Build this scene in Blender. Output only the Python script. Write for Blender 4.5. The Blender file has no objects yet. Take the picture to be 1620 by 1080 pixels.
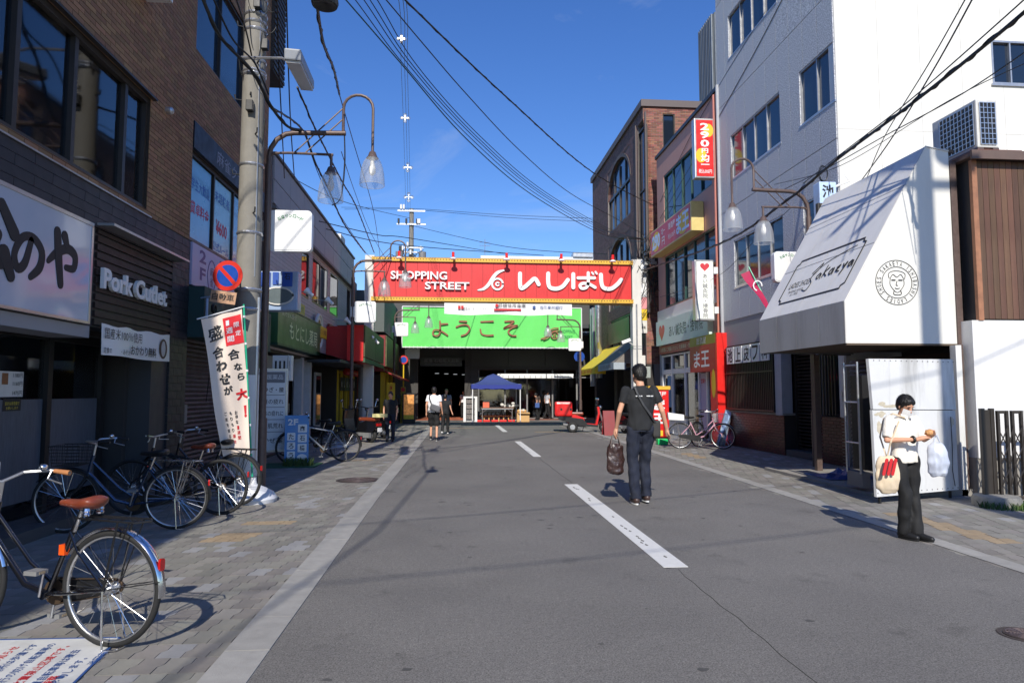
import bpy, bmesh, math, random
from mathutils import Vector, Matrix, noise
R = math.radians
random.seed(7)
S = bpy.context.scene
COL = S.collection
# ---------------------------------------------------------------- camera
_f, _vx, _vy = 1080.0, 718.0, 620.0
_Y = Vector(((_vx-810)/_f, (540-_vy)/_f, -1)).normalized()
_Z = Vector((0, -_Y[2], _Y[1])).normalized()
_X = _Y.cross(_Z)
ROT = Matrix((_X, _Y, _Z))            # camera space -> world
CAM = Vector((0, 0, 1.5))
cd = bpy.data.cameras.new('camera'); cam = bpy.data.objects.new('camera', cd); COL.objects.link(cam)
cam.matrix_world = Matrix.Translation(CAM) @ ROT.to_4x4()
cd.sensor_width = 36; cd.lens = 24; cd.clip_start = .05; cd.clip_end = 3000
S.camera = cam
# ---------------------------------------------------------------- sky and sun
SUN_EL, SUN_AZ = R(36), R(6.5)
w = bpy.data.worlds.new('World'); S.world = w; w.use_nodes = True
nt = w.node_tree; bg = nt.nodes['Background']; bg.inputs[1].default_value = .092
sk = nt.nodes.new('ShaderNodeTexSky'); sk.sky_type = 'NISHITA'; sk.sun_disc = False
sk.sun_elevation = SUN_EL; sk.sun_rotation = math.pi+SUN_AZ; sk.altitude = 50
sk.air_density = 1.15; sk.dust_density = .1; sk.ozone_density = 6.0
tc = nt.nodes.new('ShaderNodeTexCoord')
mp = nt.nodes.new('ShaderNodeMapping'); mp.inputs['Scale'].default_value = (2.6, 2.6, 5.5); nt.links.new(tc.outputs['Generated'], mp.inputs[0])
cn = nt.nodes.new('ShaderNodeTexNoise'); cn.inputs['Scale'].default_value = 1.6; cn.inputs['Detail'].default_value = 9; cn.inputs['Roughness'].default_value = .62
cn.inputs['Distortion'].default_value = .7
nt.links.new(mp.outputs[0], cn.inputs['Vector'])
cr = nt.nodes.new('ShaderNodeMapRange'); cr.inputs[1].default_value = .56; cr.inputs[2].default_value = .85; cr.inputs[3].default_value = 0; cr.inputs[4].default_value = .3
nt.links.new(cn.outputs['Fac'], cr.inputs[0])
cm = nt.nodes.new('ShaderNodeMixRGB'); cm.inputs[2].default_value = (6.5, 7.2, 8.2, 1)
nt.links.new(cr.outputs[0], cm.inputs[0]); hs_ = nt.nodes.new('ShaderNodeHueSaturation'); hs_.inputs['Saturation'].default_value = 1.18; hs_.inputs['Value'].default_value = 1.5; hs_.inputs['Hue'].default_value = .514; nt.links.new(sk.outputs[0], hs_.inputs['Color']); nt.links.new(hs_.outputs[0], cm.inputs[1]); nt.links.new(cm.outputs[0], bg.inputs[0])
sd = bpy.data.lights.new('sun', 'SUN'); sd.energy = 4.4; sd.angle = R(.55); sd.color = (1, .945, .85)
sun = bpy.data.objects.new('sun', sd); COL.objects.link(sun)
tosun = Vector((-math.sin(SUN_AZ)*math.cos(SUN_EL), -math.cos(SUN_AZ)*math.cos(SUN_EL), math.sin(SUN_EL)))
sun.rotation_euler = tosun.to_track_quat('Z', 'Y').to_euler(); sun.location = (0, -10, 20)
S.view_settings.view_transform = 'Standard'; S.view_settings.look = 'None'; S.view_settings.exposure = 0.17; S.view_settings.gamma = 1
try: S.view_settings.use_curve_mapping = False
except Exception: pass
# ---------------------------------------------------------------- helpers
def P(px, py, X=None, Y=None, Z=None):
    """where the sight line of a photo pixel meets a plane of the street"""
    d = ROT @ Vector(((px-810)/_f, (540-py)/_f, -1))
    t = (X-CAM.x)/d.x if X is not None else (Y-CAM.y)/d.y if Y is not None else (Z-CAM.z)/d.z
    return CAM+d*t
def seen(p, m=30):
    c = ROT.transposed() @ (Vector(p)-CAM)
    if c.z > -.1: return False
    x, y = 810-_f*c.x/c.z, 540+_f*c.y/c.z
    return -m < x < 1620+m and -m < y < 1080+m
def c(r, g, b): return tuple(((v/255+.055)/1.055)**2.4 if v > 10 else v/255/12.92 for v in (r, g, b))
MATS = {}
def mat(name, col=(.5, .5, .5), rough=.6, metal=0, var=.12, vs=6, bump=0, bs=60, spec=.5, isl=0, hue=0, alpha=1, trans=0, coat=0, dirt=0, stretch=None, emit=0, ior=1.5):
    if name in MATS: return MATS[name]
    m = bpy.data.materials.new(name); m.use_nodes = True; n = m.node_tree; b = n.nodes['Principled BSDF']; L = n.links.new
    b.inputs['Base Color'].default_value = (*col, 1); b.inputs['Roughness'].default_value = rough; b.inputs['Metallic'].default_value = metal
    b.inputs['Specular IOR Level'].default_value = spec; b.inputs['IOR'].default_value = ior
    if alpha < 1: b.inputs['Alpha'].default_value = alpha
    if trans: b.inputs['Transmission Weight'].default_value = trans
    if coat: b.inputs['Coat Weight'].default_value = coat; b.inputs['Coat Roughness'].default_value = .06
    if emit: b.inputs['Emission Color'].default_value = (*col, 1); b.inputs['Emission Strength'].default_value = emit
    t = n.nodes.new('ShaderNodeTexCoord'); vec = t.outputs['Object']
    if stretch:
        q = n.nodes.new('ShaderNodeMapping'); q.inputs['Scale'].default_value = stretch; L(vec, q.inputs[0]); vec = q.outputs[0]
    out = None
    if var or isl or dirt:
        r = n.nodes.new('ShaderNodeRGB'); r.outputs[0].default_value = (*col, 1); out = r.outputs[0]
    if var:
        a = n.nodes.new('ShaderNodeTexNoise'); a.inputs['Scale'].default_value = vs; a.inputs['Detail'].default_value = 8; a.inputs['Roughness'].default_value = .65; L(vec, a.inputs['Vector'])
        g = n.nodes.new('ShaderNodeMapRange'); g.inputs[1].default_value = .25; g.inputs[2].default_value = .75; g.inputs[3].default_value = 1-var; g.inputs[4].default_value = 1+var; L(a.outputs['Fac'], g.inputs[0])
        h = n.nodes.new('ShaderNodeVectorMath'); h.operation = 'SCALE'; L(out, h.inputs[0]); L(g.outputs[0], h.inputs['Scale']); out = h.outputs[0]
        k = n.nodes.new('ShaderNodeMapRange'); k.inputs[1].default_value = .3; k.inputs[2].default_value = .7; k.inputs[3].default_value = max(.02, rough-.1*min(1, rough*2)); k.inputs[4].default_value = min(1, rough+.1); L(a.outputs['Fac'], k.inputs[0]); L(k.outputs[0], b.inputs['Roughness'])
    if isl:
        o = n.nodes.new('ShaderNodeObjectInfo'); ge = n.nodes.new('ShaderNodeNewGeometry'); ad = n.nodes.new('ShaderNodeMath'); ad.operation = 'ADD'
        L(o.outputs['Random'], ad.inputs[0]); L(ge.outputs['Random Per Island'], ad.inputs[1])
        fr = n.nodes.new('ShaderNodeMath'); fr.operation = 'FRACT'; L(ad.outputs[0], fr.inputs[0])
        g = n.nodes.new('ShaderNodeMapRange'); g.inputs[3].default_value = 1-isl; g.inputs[4].default_value = 1+isl; L(fr.outputs[0], g.inputs[0])
        wn = n.nodes.new('ShaderNodeTexWhiteNoise'); wn.noise_dimensions = '1D'; L(fr.outputs[0], wn.inputs['W'])
        g2 = n.nodes.new('ShaderNodeMapRange'); g2.inputs[3].default_value = .5-hue; g2.inputs[4].default_value = .5+hue; L(wn.outputs['Value'], g2.inputs[0])
        hs = n.nodes.new('ShaderNodeHueSaturation'); L(g2.outputs[0], hs.inputs['Hue']); L(g.outputs[0], hs.inputs['Value']); L(out, hs.inputs['Color']); out = hs.outputs[0]
    if dirt:
        a = n.nodes.new('ShaderNodeTexNoise'); a.inputs['Scale'].default_value = 1.1; a.inputs['Detail'].default_value = 10; a.inputs['Roughness'].default_value = .72
        q = n.nodes.new('ShaderNodeMapping'); q.inputs['Scale'].default_value = (2.5, 2.5, .35); L(t.outputs['Object'], q.inputs[0]); L(q.outputs[0], a.inputs['Vector'])
        g = n.nodes.new('ShaderNodeMapRange'); g.inputs[1].default_value = .48; g.inputs[2].default_value = .75; g.inputs[3].default_value = 0; g.inputs[4].default_value = dirt; L(a.outputs['Fac'], g.inputs[0])
        mx = n.nodes.new('ShaderNodeMixRGB'); mx.inputs[2].default_value = (.12, .105, .085, 1); L(g.outputs[0], mx.inputs[0]); L(out, mx.inputs[1]); out = mx.outputs[0]
    if out is not None:
        L(out, b.inputs['Base Color'])
        if emit: L(out, b.inputs['Emission Color'])
    if bump:
        a = n.nodes.new('ShaderNodeTexNoise'); a.inputs['Scale'].default_value = bs; a.inputs['Detail'].default_value = 4; L(vec, a.inputs['Vector'])
        u = n.nodes.new('ShaderNodeBump'); u.inputs['Strength'].default_value = bump; u.inputs['Distance'].default_value = .01; L(a.outputs['Fac'], u.inputs['Height']); L(u.outputs[0], b.inputs['Normal'])
    MATS[name] = m; return m
ORG = {}
def tag(o, label=None, cat=None, group=None, kind=None):
    if label: o['label'] = label
    if cat: o['category'] = cat
    if group: o['group'] = group
    if kind: o['kind'] = kind
    return o
def thing(name, label, cat, loc=(0, 0, 0), group=None, kind=None):
    o = bpy.data.objects.new(name, None); COL.objects.link(o); o.location = loc; o.empty_display_size = .1
    ORG[o.name] = Vector(loc); return tag(o, label, cat, group, kind)
def put(o, loc, rz=0):
    o.location = loc; o.rotation_euler = (0, 0, rz); return o
KIDS = {}
def link(name, me, parent=None, kind=None, label=None):
    o = bpy.data.objects.new(name, me); COL.objects.link(o)
    if parent is not None: o.parent = parent; KIDS.setdefault(parent.name, []).append(o)
    if kind: o['kind'] = kind
    if label: o['label'] = label
    return o
def dup(o, parent=None, loc=None, rz=None, label=None):
    q = o.copy(); COL.objects.link(q)
    if parent is not None: q.parent = parent
    if loc is not None: q.location = loc
    if rz is not None: q.rotation_euler = (0, 0, rz)
    if label: q['label'] = label
    for k in KIDS.get(o.name, []):
        r = dup(k, q); KIDS.setdefault(q.name, []).append(r)
    return q
class MB:
    def __init__(s, M=None): s.v = []; s.f = []; s.M = M
    def add(s, vs, fs):
        n = len(s.v)
        s.v += [(s.M @ Vector(p)) if s.M else Vector(p) for p in vs]; s.f += [tuple(i+n for i in q) for q in fs]; return s
    def box(s, x0, x1, y0, y1, z0, z1):
        if x0 > x1: x0, x1 = x1, x0
        if y0 > y1: y0, y1 = y1, y0
        if z0 > z1: z0, z1 = z1, z0
        return s.add([(x0, y0, z0), (x1, y0, z0), (x1, y1, z0), (x0, y1, z0), (x0, y0, z1), (x1, y0, z1), (x1, y1, z1), (x0, y1, z1)],
              [(3, 2, 1, 0), (4, 5, 6, 7), (0, 1, 5, 4), (1, 2, 6, 5), (2, 3, 7, 6), (3, 0, 4, 7)])
    def bbox(s, x0, x1, y0, y1, z0, z1, b=.01):
        """box with bevelled edges"""
        bm = bmesh.new(); bmesh.ops.create_cube(bm, size=1)
        for v in bm.verts: v.co = Vector(((x0+x1)/2+v.co.x*(x1-x0), (y0+y1)/2+v.co.y*(y1-y0), (z0+z1)/2+v.co.z*(z1-z0)))
        bmesh.ops.bevel(bm, geom=bm.edges[:], offset=b, segments=2, affect='EDGES', profile=.6)
        s.bm(bm); return s
    def bm(s, bm):
        bm.verts.index_update(); s.add([v.co.copy() for v in bm.verts], [tuple(v.index for v in f.verts) for f in bm.faces]); bm.free()
    def poly(s, pts): return s.add(pts, [tuple(range(len(pts)))])
    def prism(s, pts, ax, d0, d1):
        """2-D outline extruded along axis ax between d0 and d1"""
        n = len(pts)
        def m(p, d): return {'x': (d, p[0], p[1]), 'y': (p[0], d, p[1]), 'z': (p[0], p[1], d)}[ax]
        vs = [m(p, d0) for p in pts]+[m(p, d1) for p in pts]
        return s.add(vs, [tuple(range(n)), tuple(range(2*n-1, n-1, -1))]+[(i, i+n, (i+1) % n+n, (i+1) % n) for i in range(n)])
    def tube(s, pts, r, n=8, caps=True, flat=1):
        pts = [Vector(p) for p in pts]; k = len(pts); rs = r if isinstance(r, (list, tuple)) else [r]*k
        up = None; vs = []; fs = []
        for i, p in enumerate(pts):
            t = ((pts[min(i+1, k-1)]-p).normalized()+(p-pts[max(i-1, 0)]).normalized())
            t = t.normalized() if t.length > 1e-6 else Vector((0, 0, 1))
            if up is None: up = t.orthogonal().normalized() if abs(t.z) > .9 else Vector((0, 0, 1))
            a = (up-t*up.dot(t)).normalized(); b = t.cross(a); up = a
            for j in range(n):
                q = 2*math.pi*j/n; vs.append(p+(a*math.cos(q)+b*math.sin(q)*flat)*rs[i])
        for i in range(k-1):
            for j in range(n): fs.append((i*n+j, i*n+(j+1) % n, (i+1)*n+(j+1) % n, (i+1)*n+j))
        if caps: fs += [tuple(range(n-1, -1, -1)), tuple(range((k-1)*n, k*n))]
        return s.add(vs, fs)
    def cyl(s, c0, c1, r, n=16): return s.tube([c0, c1], r, n)
    def ring(s, ctr, R_, r, ax='y', n=40, m=8, sq=1):
        ctr = Vector(ctr); vs = []; fs = []
        for i in range(n):
            a = 2*math.pi*i/n
            for j in range(m):
                b = 2*math.pi*j/m; q = R_+r*math.cos(b); h = r*sq*math.sin(b)
                d = {'y': (q*math.cos(a), h, q*math.sin(a)), 'z': (q*math.cos(a), q*math.sin(a), h), 'x': (h, q*math.cos(a), q*math.sin(a))}[ax]
                vs.append(ctr+Vector(d))
        for i in range(n):
            for j in range(m): fs.append((i*m+j, ((i+1) % n)*m+j, ((i+1) % n)*m+(j+1) % m, i*m+(j+1) % m))
        return s.add(vs, fs)
    def lathe(s, prof, ctr=(0, 0, 0), n=20, flute=0):
        vs = []; fs = []; k = len(prof)
        for r, z in prof:
            for j in range(n):
                q = 2*math.pi*j/n; rr = r*(1+(flute if j % 2 else -flute)); vs.append((ctr[0]+rr*math.cos(q), ctr[1]+rr*math.sin(q), ctr[2]+z))
        for i in range(k-1):
            for j in range(n): fs.append((i*n+j, i*n+(j+1) % n, (i+1)*n+(j+1) % n, (i+1)*n+j))
        return s.add(vs, fs)
    def ball(s, ctr, rx, ry=None, rz=None, n=10, m=7):
        ry = ry or rx; rz = rz or rx; vs = [(ctr[0], ctr[1], ctr[2]-rz)]; fs = []
        for i in range(1, m):
            a = math.pi*i/m
            for j in range(n):
                q = 2*math.pi*j/n; vs.append((ctr[0]+rx*math.sin(a)*math.cos(q), ctr[1]+ry*math.sin(a)*math.sin(q), ctr[2]-rz*math.cos(a)))
        vs.append((ctr[0], ctr[1], ctr[2]+rz))
        for j in range(n): fs.append((0, 1+(j+1) % n, 1+j))
        for i in range(m-2):
            for j in range(n): fs.append((1+i*n+j, 1+i*n+(j+1) % n, 1+(i+1)*n+(j+1) % n, 1+(i+1)*n+j))
        b = 1+(m-2)*n
        for j in range(n): fs.append((b+j, b+(j+1) % n, len(vs)-1))
        return s.add(vs, fs)
    def disc(s, ctr, r, n=24, z=0):
        return s.add([(ctr[0]+r*math.cos(2*math.pi*i/n), ctr[1]+r*math.sin(2*math.pi*i/n), z) for i in range(n)], [tuple(range(n))])
    def ribbon(s, pts, wd, z0=0, z1=.0, sm=5):
        """round-ended brush stroke in the xy plane"""
        p = [Vector((a[0], a[1])) for a in pts]
        ws = [a[2] if len(a) > 2 else 1 for a in pts]
        if sm and len(p) > 2:
            q = []; wq = []
            for i in range(len(p)-1):
                p0, p1, p2, p3 = p[max(i-1, 0)], p[i], p[i+1], p[min(i+2, len(p)-1)]
                for k in range(sm):
                    t = k/sm
                    q.append(.5*((2*p1)+(p2-p0)*t+(2*p0-5*p1+4*p2-p3)*t*t+(3*p1-p0-3*p2+p3)*t**3)); wq.append(ws[i]*(1-t)+ws[i+1]*t)
            q.append(p[-1]); wq.append(ws[-1]); p = q; ws = wq
        n = len(p); L = []; Rr = []
        for i in range(n):
            t = (p[min(i+1, n-1)]-p[max(i-1, 0)]).normalized(); nn = Vector((-t.y, t.x))*wd/2*ws[i]; L.append(p[i]+nn); Rr.append(p[i]-nn)
        t0 = (p[1]-p[0]).normalized(); t1 = (p[-1]-p[-2]).normalized()
        def cap(ctr, t, w):
            nn = Vector((-t.y, t.x)); return [ctr+(nn*math.cos(a)+t*math.sin(a))*w/2 for a in (math.pi*k/6 for k in range(1, 6))]
        c1 = cap(p[-1], t1, wd*ws[-1]); c0 = cap(p[0], -t0, wd*ws[0])
        vs = []; fs = []
        def push(a, z): vs.append((a.x, a.y, z)); return len(vs)-1
        for z, up in ((z1, 1),)+(((z0, 0),) if z1 != z0 else ()):
            l = [push(a, z) for a in L]; r = [push(a, z) for a in Rr]
            for i in range(n-1):
                fs.append((l[i], r[i], r[i+1], l[i+1]) if up else (l[i+1], r[i+1], r[i], l[i]))
            e = [l[-1]]+[push(a, z) for a in c1]+[r[-1]]; fs.append(tuple(e[::-1]) if up else tuple(e))
            e = [r[0]]+[push(a, z) for a in c0]+[l[0]]; fs.append(tuple(e[::-1]) if up else tuple(e))
        if z1 != z0:
            o = L+c1+Rr[::-1]+c0; k = len(o); a = [push(v, z1) for v in o]; b = [push(v, z0) for v in o]
            fs += [(a[i], b[i], b[(i+1) % k], a[(i+1) % k]) for i in range(k)]
        return s.add(vs, fs)
    def build(s, name, m, parent=None, label=None, kind=None, smooth=False, cat=None, group=None, loc=None):
        me = bpy.data.meshes.new(name)
        if parent is not None: o0 = ORG.get(parent.name, Vector())
        elif loc is not None: o0 = Vector(loc)
        elif s.v: xs = [v.x for v in s.v]; ys = [v.y for v in s.v]; o0 = Vector(((min(xs)+max(xs))/2, (min(ys)+max(ys))/2, min(v.z for v in s.v)))
        else: o0 = Vector()
        me.from_pydata([v-o0 for v in s.v], [], s.f)
        if smooth: me.polygons.foreach_set('use_smooth', [True]*len(me.polygons)); 
        me.materials.append(m if not isinstance(m, str) else MATS[m]); me.update()
        o = link(name, me, parent)
        if smooth == 'auto':
            try: me.set_sharp_from_angle(angle=R(40))
            except Exception: pass
        ORG[o.name] = o0
        if parent is None: o.location = o0
        return tag(o, label, cat, group, kind)
# facade sides: L faces +X (left row), R faces -X (right row), F faces the camera (-Y), B faces away
def W(side, pl, a, z, d=0):
    return {'L': (pl+d, a, z), 'R': (pl-d, a, z), 'F': (a, pl-d, z), 'B': (a, pl+d, z)}[side]
def fbox(mb, side, pl, a0, a1, z0, z1, d0, d1):
    p, q = W(side, pl, a0, z0, d0), W(side, pl, a1, z1, d1); return mb.box(p[0], q[0], p[1], q[1], p[2], q[2])
def TM(side, pl, a, z, d=0, rot=0):
    u = {'L': (0, 1, 0), 'R': (0, -1, 0), 'F': (1, 0, 0), 'B': (-1, 0, 0)}[side]; u = Vector(u); v = Vector((0, 0, 1)); n = u.cross(v)
    m = Matrix((u, v, n)).transposed().to_4x4(); m.translation = Vector(W(side, pl, a, z, d))
    return m @ Matrix.Rotation(rot, 4, 'Z')
_tc = {}
def tmesh(s, off=0, ex=0, res=2, sp=1):
    k = (s, off, ex, res, sp)
    if k not in _tc:
        cu = bpy.data.curves.new('t', 'FONT'); cu.body = s; cu.size = 1; cu.resolution_u = res; cu.offset = off; cu.extrude = ex; cu.align_x = 'CENTER' if '\n' in s else 'LEFT'
        cu.space_line = sp
        o = bpy.data.objects.new('t', cu); COL.objects.link(o)
        me = bpy.data.meshes.new_from_object(o.evaluated_get(bpy.context.evaluated_depsgraph_get()))
        _tc[k] = ([v.co.copy() for v in me.vertices], [tuple(p.vertices) for p in me.polygons])
        bpy.data.objects.remove(o); bpy.data.curves.remove(cu); bpy.data.meshes.remove(me)
    return _tc[k]
def txt(mb, s, M, w=None, h=None, off=0, ex=0, res=2, vert=False, sp=1.0, skew=0):
    """add lettering centred on matrix M, scaled to width w and/or height h"""
    if vert: s = '\n'.join(s)
    vs, fs = tmesh(s, off, ex, res, sp)
    if not vs: return
    x0, x1 = min(v.x for v in vs), max(v.x for v in vs); y0, y1 = min(v.y for v in vs), max(v.y for v in vs)
    sx = w/(x1-x0) if w else None; sy = h/(y1-y0) if h else None
    sx = sx or sy; sy = sy or sx
    mb.add([M @ Vector(((v.x-(x0+x1)/2)*sx+skew*(v.y-(y0+y1)/2)*sy, (v.y-(y0+y1)/2)*sy, (v.z+ex)*(1 if ex else 0))) for v in vs], fs)
def lett(parent, m, items, name='lettering'):
    """items: (string, matrix, w, h[, opts])"""
    mb = MB()
    for it in items: txt(mb, it[0], it[1], it[2], it[3], **(it[4] if len(it) > 4 else {}))
    return mb.build(name, m, parent)
def cut(cell, holes):
    """rectangles left of a cell after removing holes"""
    rs = [cell]
    for h in holes:
        out = []
        for (a0, a1, b0, b1) in rs:
            if h[1] <= a0 or h[0] >= a1 or h[3] <= b0 or h[2] >= b1: out.append((a0, a1, b0, b1)); continue
            if b0 < h[2]: out.append((a0, a1, b0, h[2]))
            if b1 > h[3]: out.append((a0, a1, h[3], b1))
            c0, c1 = max(b0, h[2]), min(b1, h[3])
            if a0 < h[0]: out.append((a0, h[0], c0, c1))
            if a1 > h[1]: out.append((h[1], a1, c0, c1))
        rs = out
    return [r for r in rs if r[1]-r[0] > .004 and r[3]-r[2] > .004]
def wall(mb, side, pl, a0, a1, z0, z1, holes=(), d0=-.2, d1=0):
    for r in cut((a0, a1, z0, z1), holes): fbox(mb, side, pl, r[0], r[1], r[2], r[3], d0, d1)
def field(parent, name, side, pl, a0, a1, z0, z1, du, dv, m, holes=(), joint=.008, depth=.006, stag=.5, limit=300, jit=.0, minpx=0):
    """pieces laid in courses on a facade: the largest in view become parts, the rest one stuff part"""
    cells = []; row = 0; z = z0
    while z < z1-1e-4:
        a = a0-(du*stag if row % 2 else 0)
        while a < a1-1e-4:
            cc = (max(a, a0)+joint/2, min(a+du, a1)-joint/2, z+joint/2, min(z+dv, z1)-joint/2)
            if cc[1]-cc[0] > .01 and cc[3]-cc[2] > .005:
                rs = cut(cc, holes)
                if rs:
                    ctr = Vector(W(side, pl, (cc[0]+cc[1])/2, (cc[2]+cc[3])/2, depth)); vis = seen(ctr)
                    cells.append(((ctr-CAM).length+(0 if vis else 500), cc, rs, ctr))
            a += du
        z += dv; row += 1
    cells.sort(key=lambda t: t[0])
    cache = {}; st = MB()
    for i, (dist, cc, rs, ctr) in enumerate(cells):
        if i < limit and dist < 400:
            full = len(rs) == 1 and rs[0] == cc
            key = (round(cc[1]-cc[0], 3), round(cc[3]-cc[2], 3)) if full else None
            off = (random.random()-.5)*jit
            if full and key in cache:
                o = bpy.data.objects.new(name, cache[key]); COL.objects.link(o); o.parent = parent
            else:
                mb = MB()
                for r in rs: fbox(mb, side, pl, r[0], r[1], r[2], r[3], -.002, depth)
                me = bpy.data.meshes.new(name); me.from_pydata([v-ctr for v in mb.v], [], mb.f); me.materials.append(m)
                if full: cache[key] = me
                o = bpy.data.objects.new(name, me); COL.objects.link(o); o.parent = parent
            n = Vector(W(side, 0, 0, 0, 1)); o.location = ctr-ORG.get(parent.name, Vector())+n*off
        else:
            for r in rs: fbox(st, side, pl, r[0], r[1], r[2], r[3], -.002, depth)
    if st.v: st.build(name, m, parent, kind='stuff')
def window(parent, side, pl, a0, a1, z0, z1, n=2, fm='brown_frame', gm='glass_dark', fw=.05, d=-.08, fd=.06, rows=1, sill=0, name='window'):
    """recessed window: frame with mullions, each pane a sub-part"""
    mb = MB(); o0, o1 = d-.02, d+fd
    fbox(mb, side, pl, a0, a1, z0, z0+fw, o0, o1); fbox(mb, side, pl, a0, a1, z1-fw, z1, o0, o1)
    fbox(mb, side, pl, a0, a0+fw, z0+fw, z1-fw, o0, o1); fbox(mb, side, pl, a1-fw, a1, z0+fw, z1-fw, o0, o1)
    st = (a1-a0-2*fw)/n; sr = (z1-z0-2*fw)/rows
    for i in range(1, n): fbox(mb, side, pl, a0+fw+st*i-fw*.4, a0+fw+st*i+fw*.4, z0+fw, z1-fw, o0, o1-.008)
    for j in range(1, rows): fbox(mb, side, pl, a0+fw, a1-fw, z0+fw+sr*j-fw*.35, z0+fw+sr*j+fw*.35, o0, o1-.016)
    if sill: fbox(mb, side, pl, a0-.04, a1+.04, z0-.045, z0-.002, -.05, sill)
    fr = mb.build(name, MATS[fm], parent)
    for i in range(n):
        for j in range(rows):
            p = MB(); b0, b1 = a0+fw+st*i+.004, a0+fw+st*(i+1)-.004; e0, e1 = z0+fw+sr*j+.004, z0+fw+sr*(j+1)-.004
            off = .008*((i % 2)*2-1)
            fbox(p, side, pl, b0, b1, e0, e1, d-.004+off, d+.002+off); p.build('pane', MATS[gm] if isinstance(gm, str) else MATS[gm[i % len(gm)]], fr)
    return fr
def arc(cx, cy, r, a0, a1, n=12): return [(cx+r*math.cos(R(a0+(a1-a0)*i/n)), cy+r*math.sin(R(a0+(a1-a0)*i/n))) for i in range(n+1)]
def sag(p, q, s=.3, n=14):
    p = Vector(p); q = Vector(q); return [p.lerp(q, i/n)-Vector((0, 0, s*4*(i/n)*(1-i/n))) for i in range(n+1)]
def rrect(x0, x1, y0, y1, r, n=5):
    o = []
    for cx, cy, a in ((x1-r, y0+r, -90), (x1-r, y1-r, 0), (x0+r, y1-r, 90), (x0+r, y0+r, 180)):
        o += [(cx+r*math.cos(R(a+90*i/n)), cy+r*math.sin(R(a+90*i/n))) for i in range(n+1)]
    return o
# ---------------------------------------------------------------- materials
mat('asphalt', (.158, .15, .14), .9, var=.1, vs=1.3)
mat('kerb', (.31, .30, .28), .85, var=.16, vs=9, bump=.25, bs=120, isl=.08)
mat('paver', (.225, .212, .188), .9, var=.14, vs=14, isl=.17, hue=.03, bump=.3, bs=150, dirt=.35)
mat('paver_light', (.28, .277, .275), .9, var=.1, vs=18, isl=.06, bump=.3, bs=150)
mat('paver_orange', (.32, .24, .15), .9, var=.2, vs=10, isl=.1, bump=.3, bs=150)
mat('paver_base', (.06, .058, .052), .95)
mat('white_paint', (.66, .655, .63), .7, var=.07, vs=14)
mat('white', (.78, .78, .77), .45, var=.03, vs=3)
mat('white_sign', (.80, .81, .82), .35, var=.02)
mat('offwhite', (.68, .665, .62), .6, var=.05, vs=2, dirt=.2)
mat('white_wall', (.74, .735, .72), .65, var=.05, vs=1, bump=.2, bs=40, dirt=.12)
mat('cream_wall', (.73, .715, .66), .6, var=.04, vs=1.5, bump=.2, bs=6, dirt=.10)
mat('dirty_white', (.70, .70, .68), .55, var=.06, vs=2.5, dirt=.4)
mat('grey_metal', (.42, .43, .44), .4, .7, var=.12)
mat('galv', (.55, .56, .57), .35, .85, var=.15, vs=12)
mat('chrome', (.75, .75, .76), .14, 1, var=.03)
mat('alu', (.62, .62, .62), .32, .9, var=.05)
mat('brown_steel', (.13, .09, .078), .45, .2, var=.25, vs=14, dirt=.2)
mat('brown_frame', (.05, .042, .036), .4, .3, var=.1)
mat('alu_frame', (.5, .5, .5), .35, .7, var=.05)
mat('black', (.012, .012, .013), .45, var=.15)
mat('black_gloss', (.008, .008, .01), .12, coat=1, var=0)
mat('rubber', (.018, .018, .018), .75, var=.15, bump=.2, bs=200)
mat('cable', (.010, .011, .011), .5, var=0)
mat('cable_teal', (.012, .05, .045), .45, var=0)
mat('dark_grey', (.05, .052, .056), .55, var=.1)
mat('mid_grey', (.2, .2, .2), .6, var=.1)
mat('concrete', (.30, .28, .25), .85, var=.16, vs=5, bump=.3, bs=70, dirt=.35)
mat('pole_concrete', (.235, .22, .19), .8, var=.14, vs=7, bump=.3, bs=50, dirt=.45)
mat('red', c(225, 38, 35), .4, var=.03, vs=2)
mat('red_sign', c(214, 48, 47), .45, var=.06, vs=1.5, dirt=.05)
mat('dark_red', (.22, .015, .02), .5)
mat('yellow_gold', c(228, 180, 62), .45, var=.06)
mat('yellow', c(225, 190, 40), .55, var=.05)
mat('green_banner', c(105, 216, 104), .7, var=.03, vs=2, bump=.15, bs=5)
mat('green', c(30, 92, 50), .5, var=.06)
mat('teal_dark', (.008, .045, .05), .6)
mat('green_pole', c(40, 170, 130), .4)
mat('bulb', (.85, .83, .78), .3)
mat('ink', (.02, .02, .022), .6, var=0)
mat('ink_red', c(200, 35, 40), .6, var=0)
mat('ink_blue', c(45, 80, 140), .6, var=0)
mat('ink_green', c(40, 130, 80), .6, var=0)
mat('ink_brown', c(148, 92, 66), .6, var=0)
mat('ink_white', (.8, .8, .8), .5, var=0)
mat('ink_grey', (.2, .2, .22), .6, var=0)
mat('blue', c(35, 80, 170), .4, var=.03)
mat('sky_blue', c(95, 160, 210), .4, var=.04)
mat('pale_blue', c(165, 190, 225), .4, var=.03)
mat('glass_dark', (.010, .016, .026), .04, var=0, spec=.75, ior=1.6)
mat('glass_blue', (.012, .03, .055), .05, var=.25, vs=.9, spec=.7, ior=1.55)
mat('glass_film', (.09, .105, .125), .2, var=.25, vs=8, stretch=(1, 30, 1))
mat('curtain', (.42, .42, .40), .9, var=.25, vs=5, stretch=(5, 5, .4))
mat('skin', c(214, 160, 130), .55, var=.05, vs=8, spec=.4)
mat('hair', (.012, .010, .009), .45, var=.2, vs=40, bump=.5, bs=150, stretch=(1, 1, .25))
mat('leather', c(128, 60, 38), .38, var=.15, vs=12, coat=.3)
mat('wood_floor', (.16, .09, .05), .7)
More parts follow.
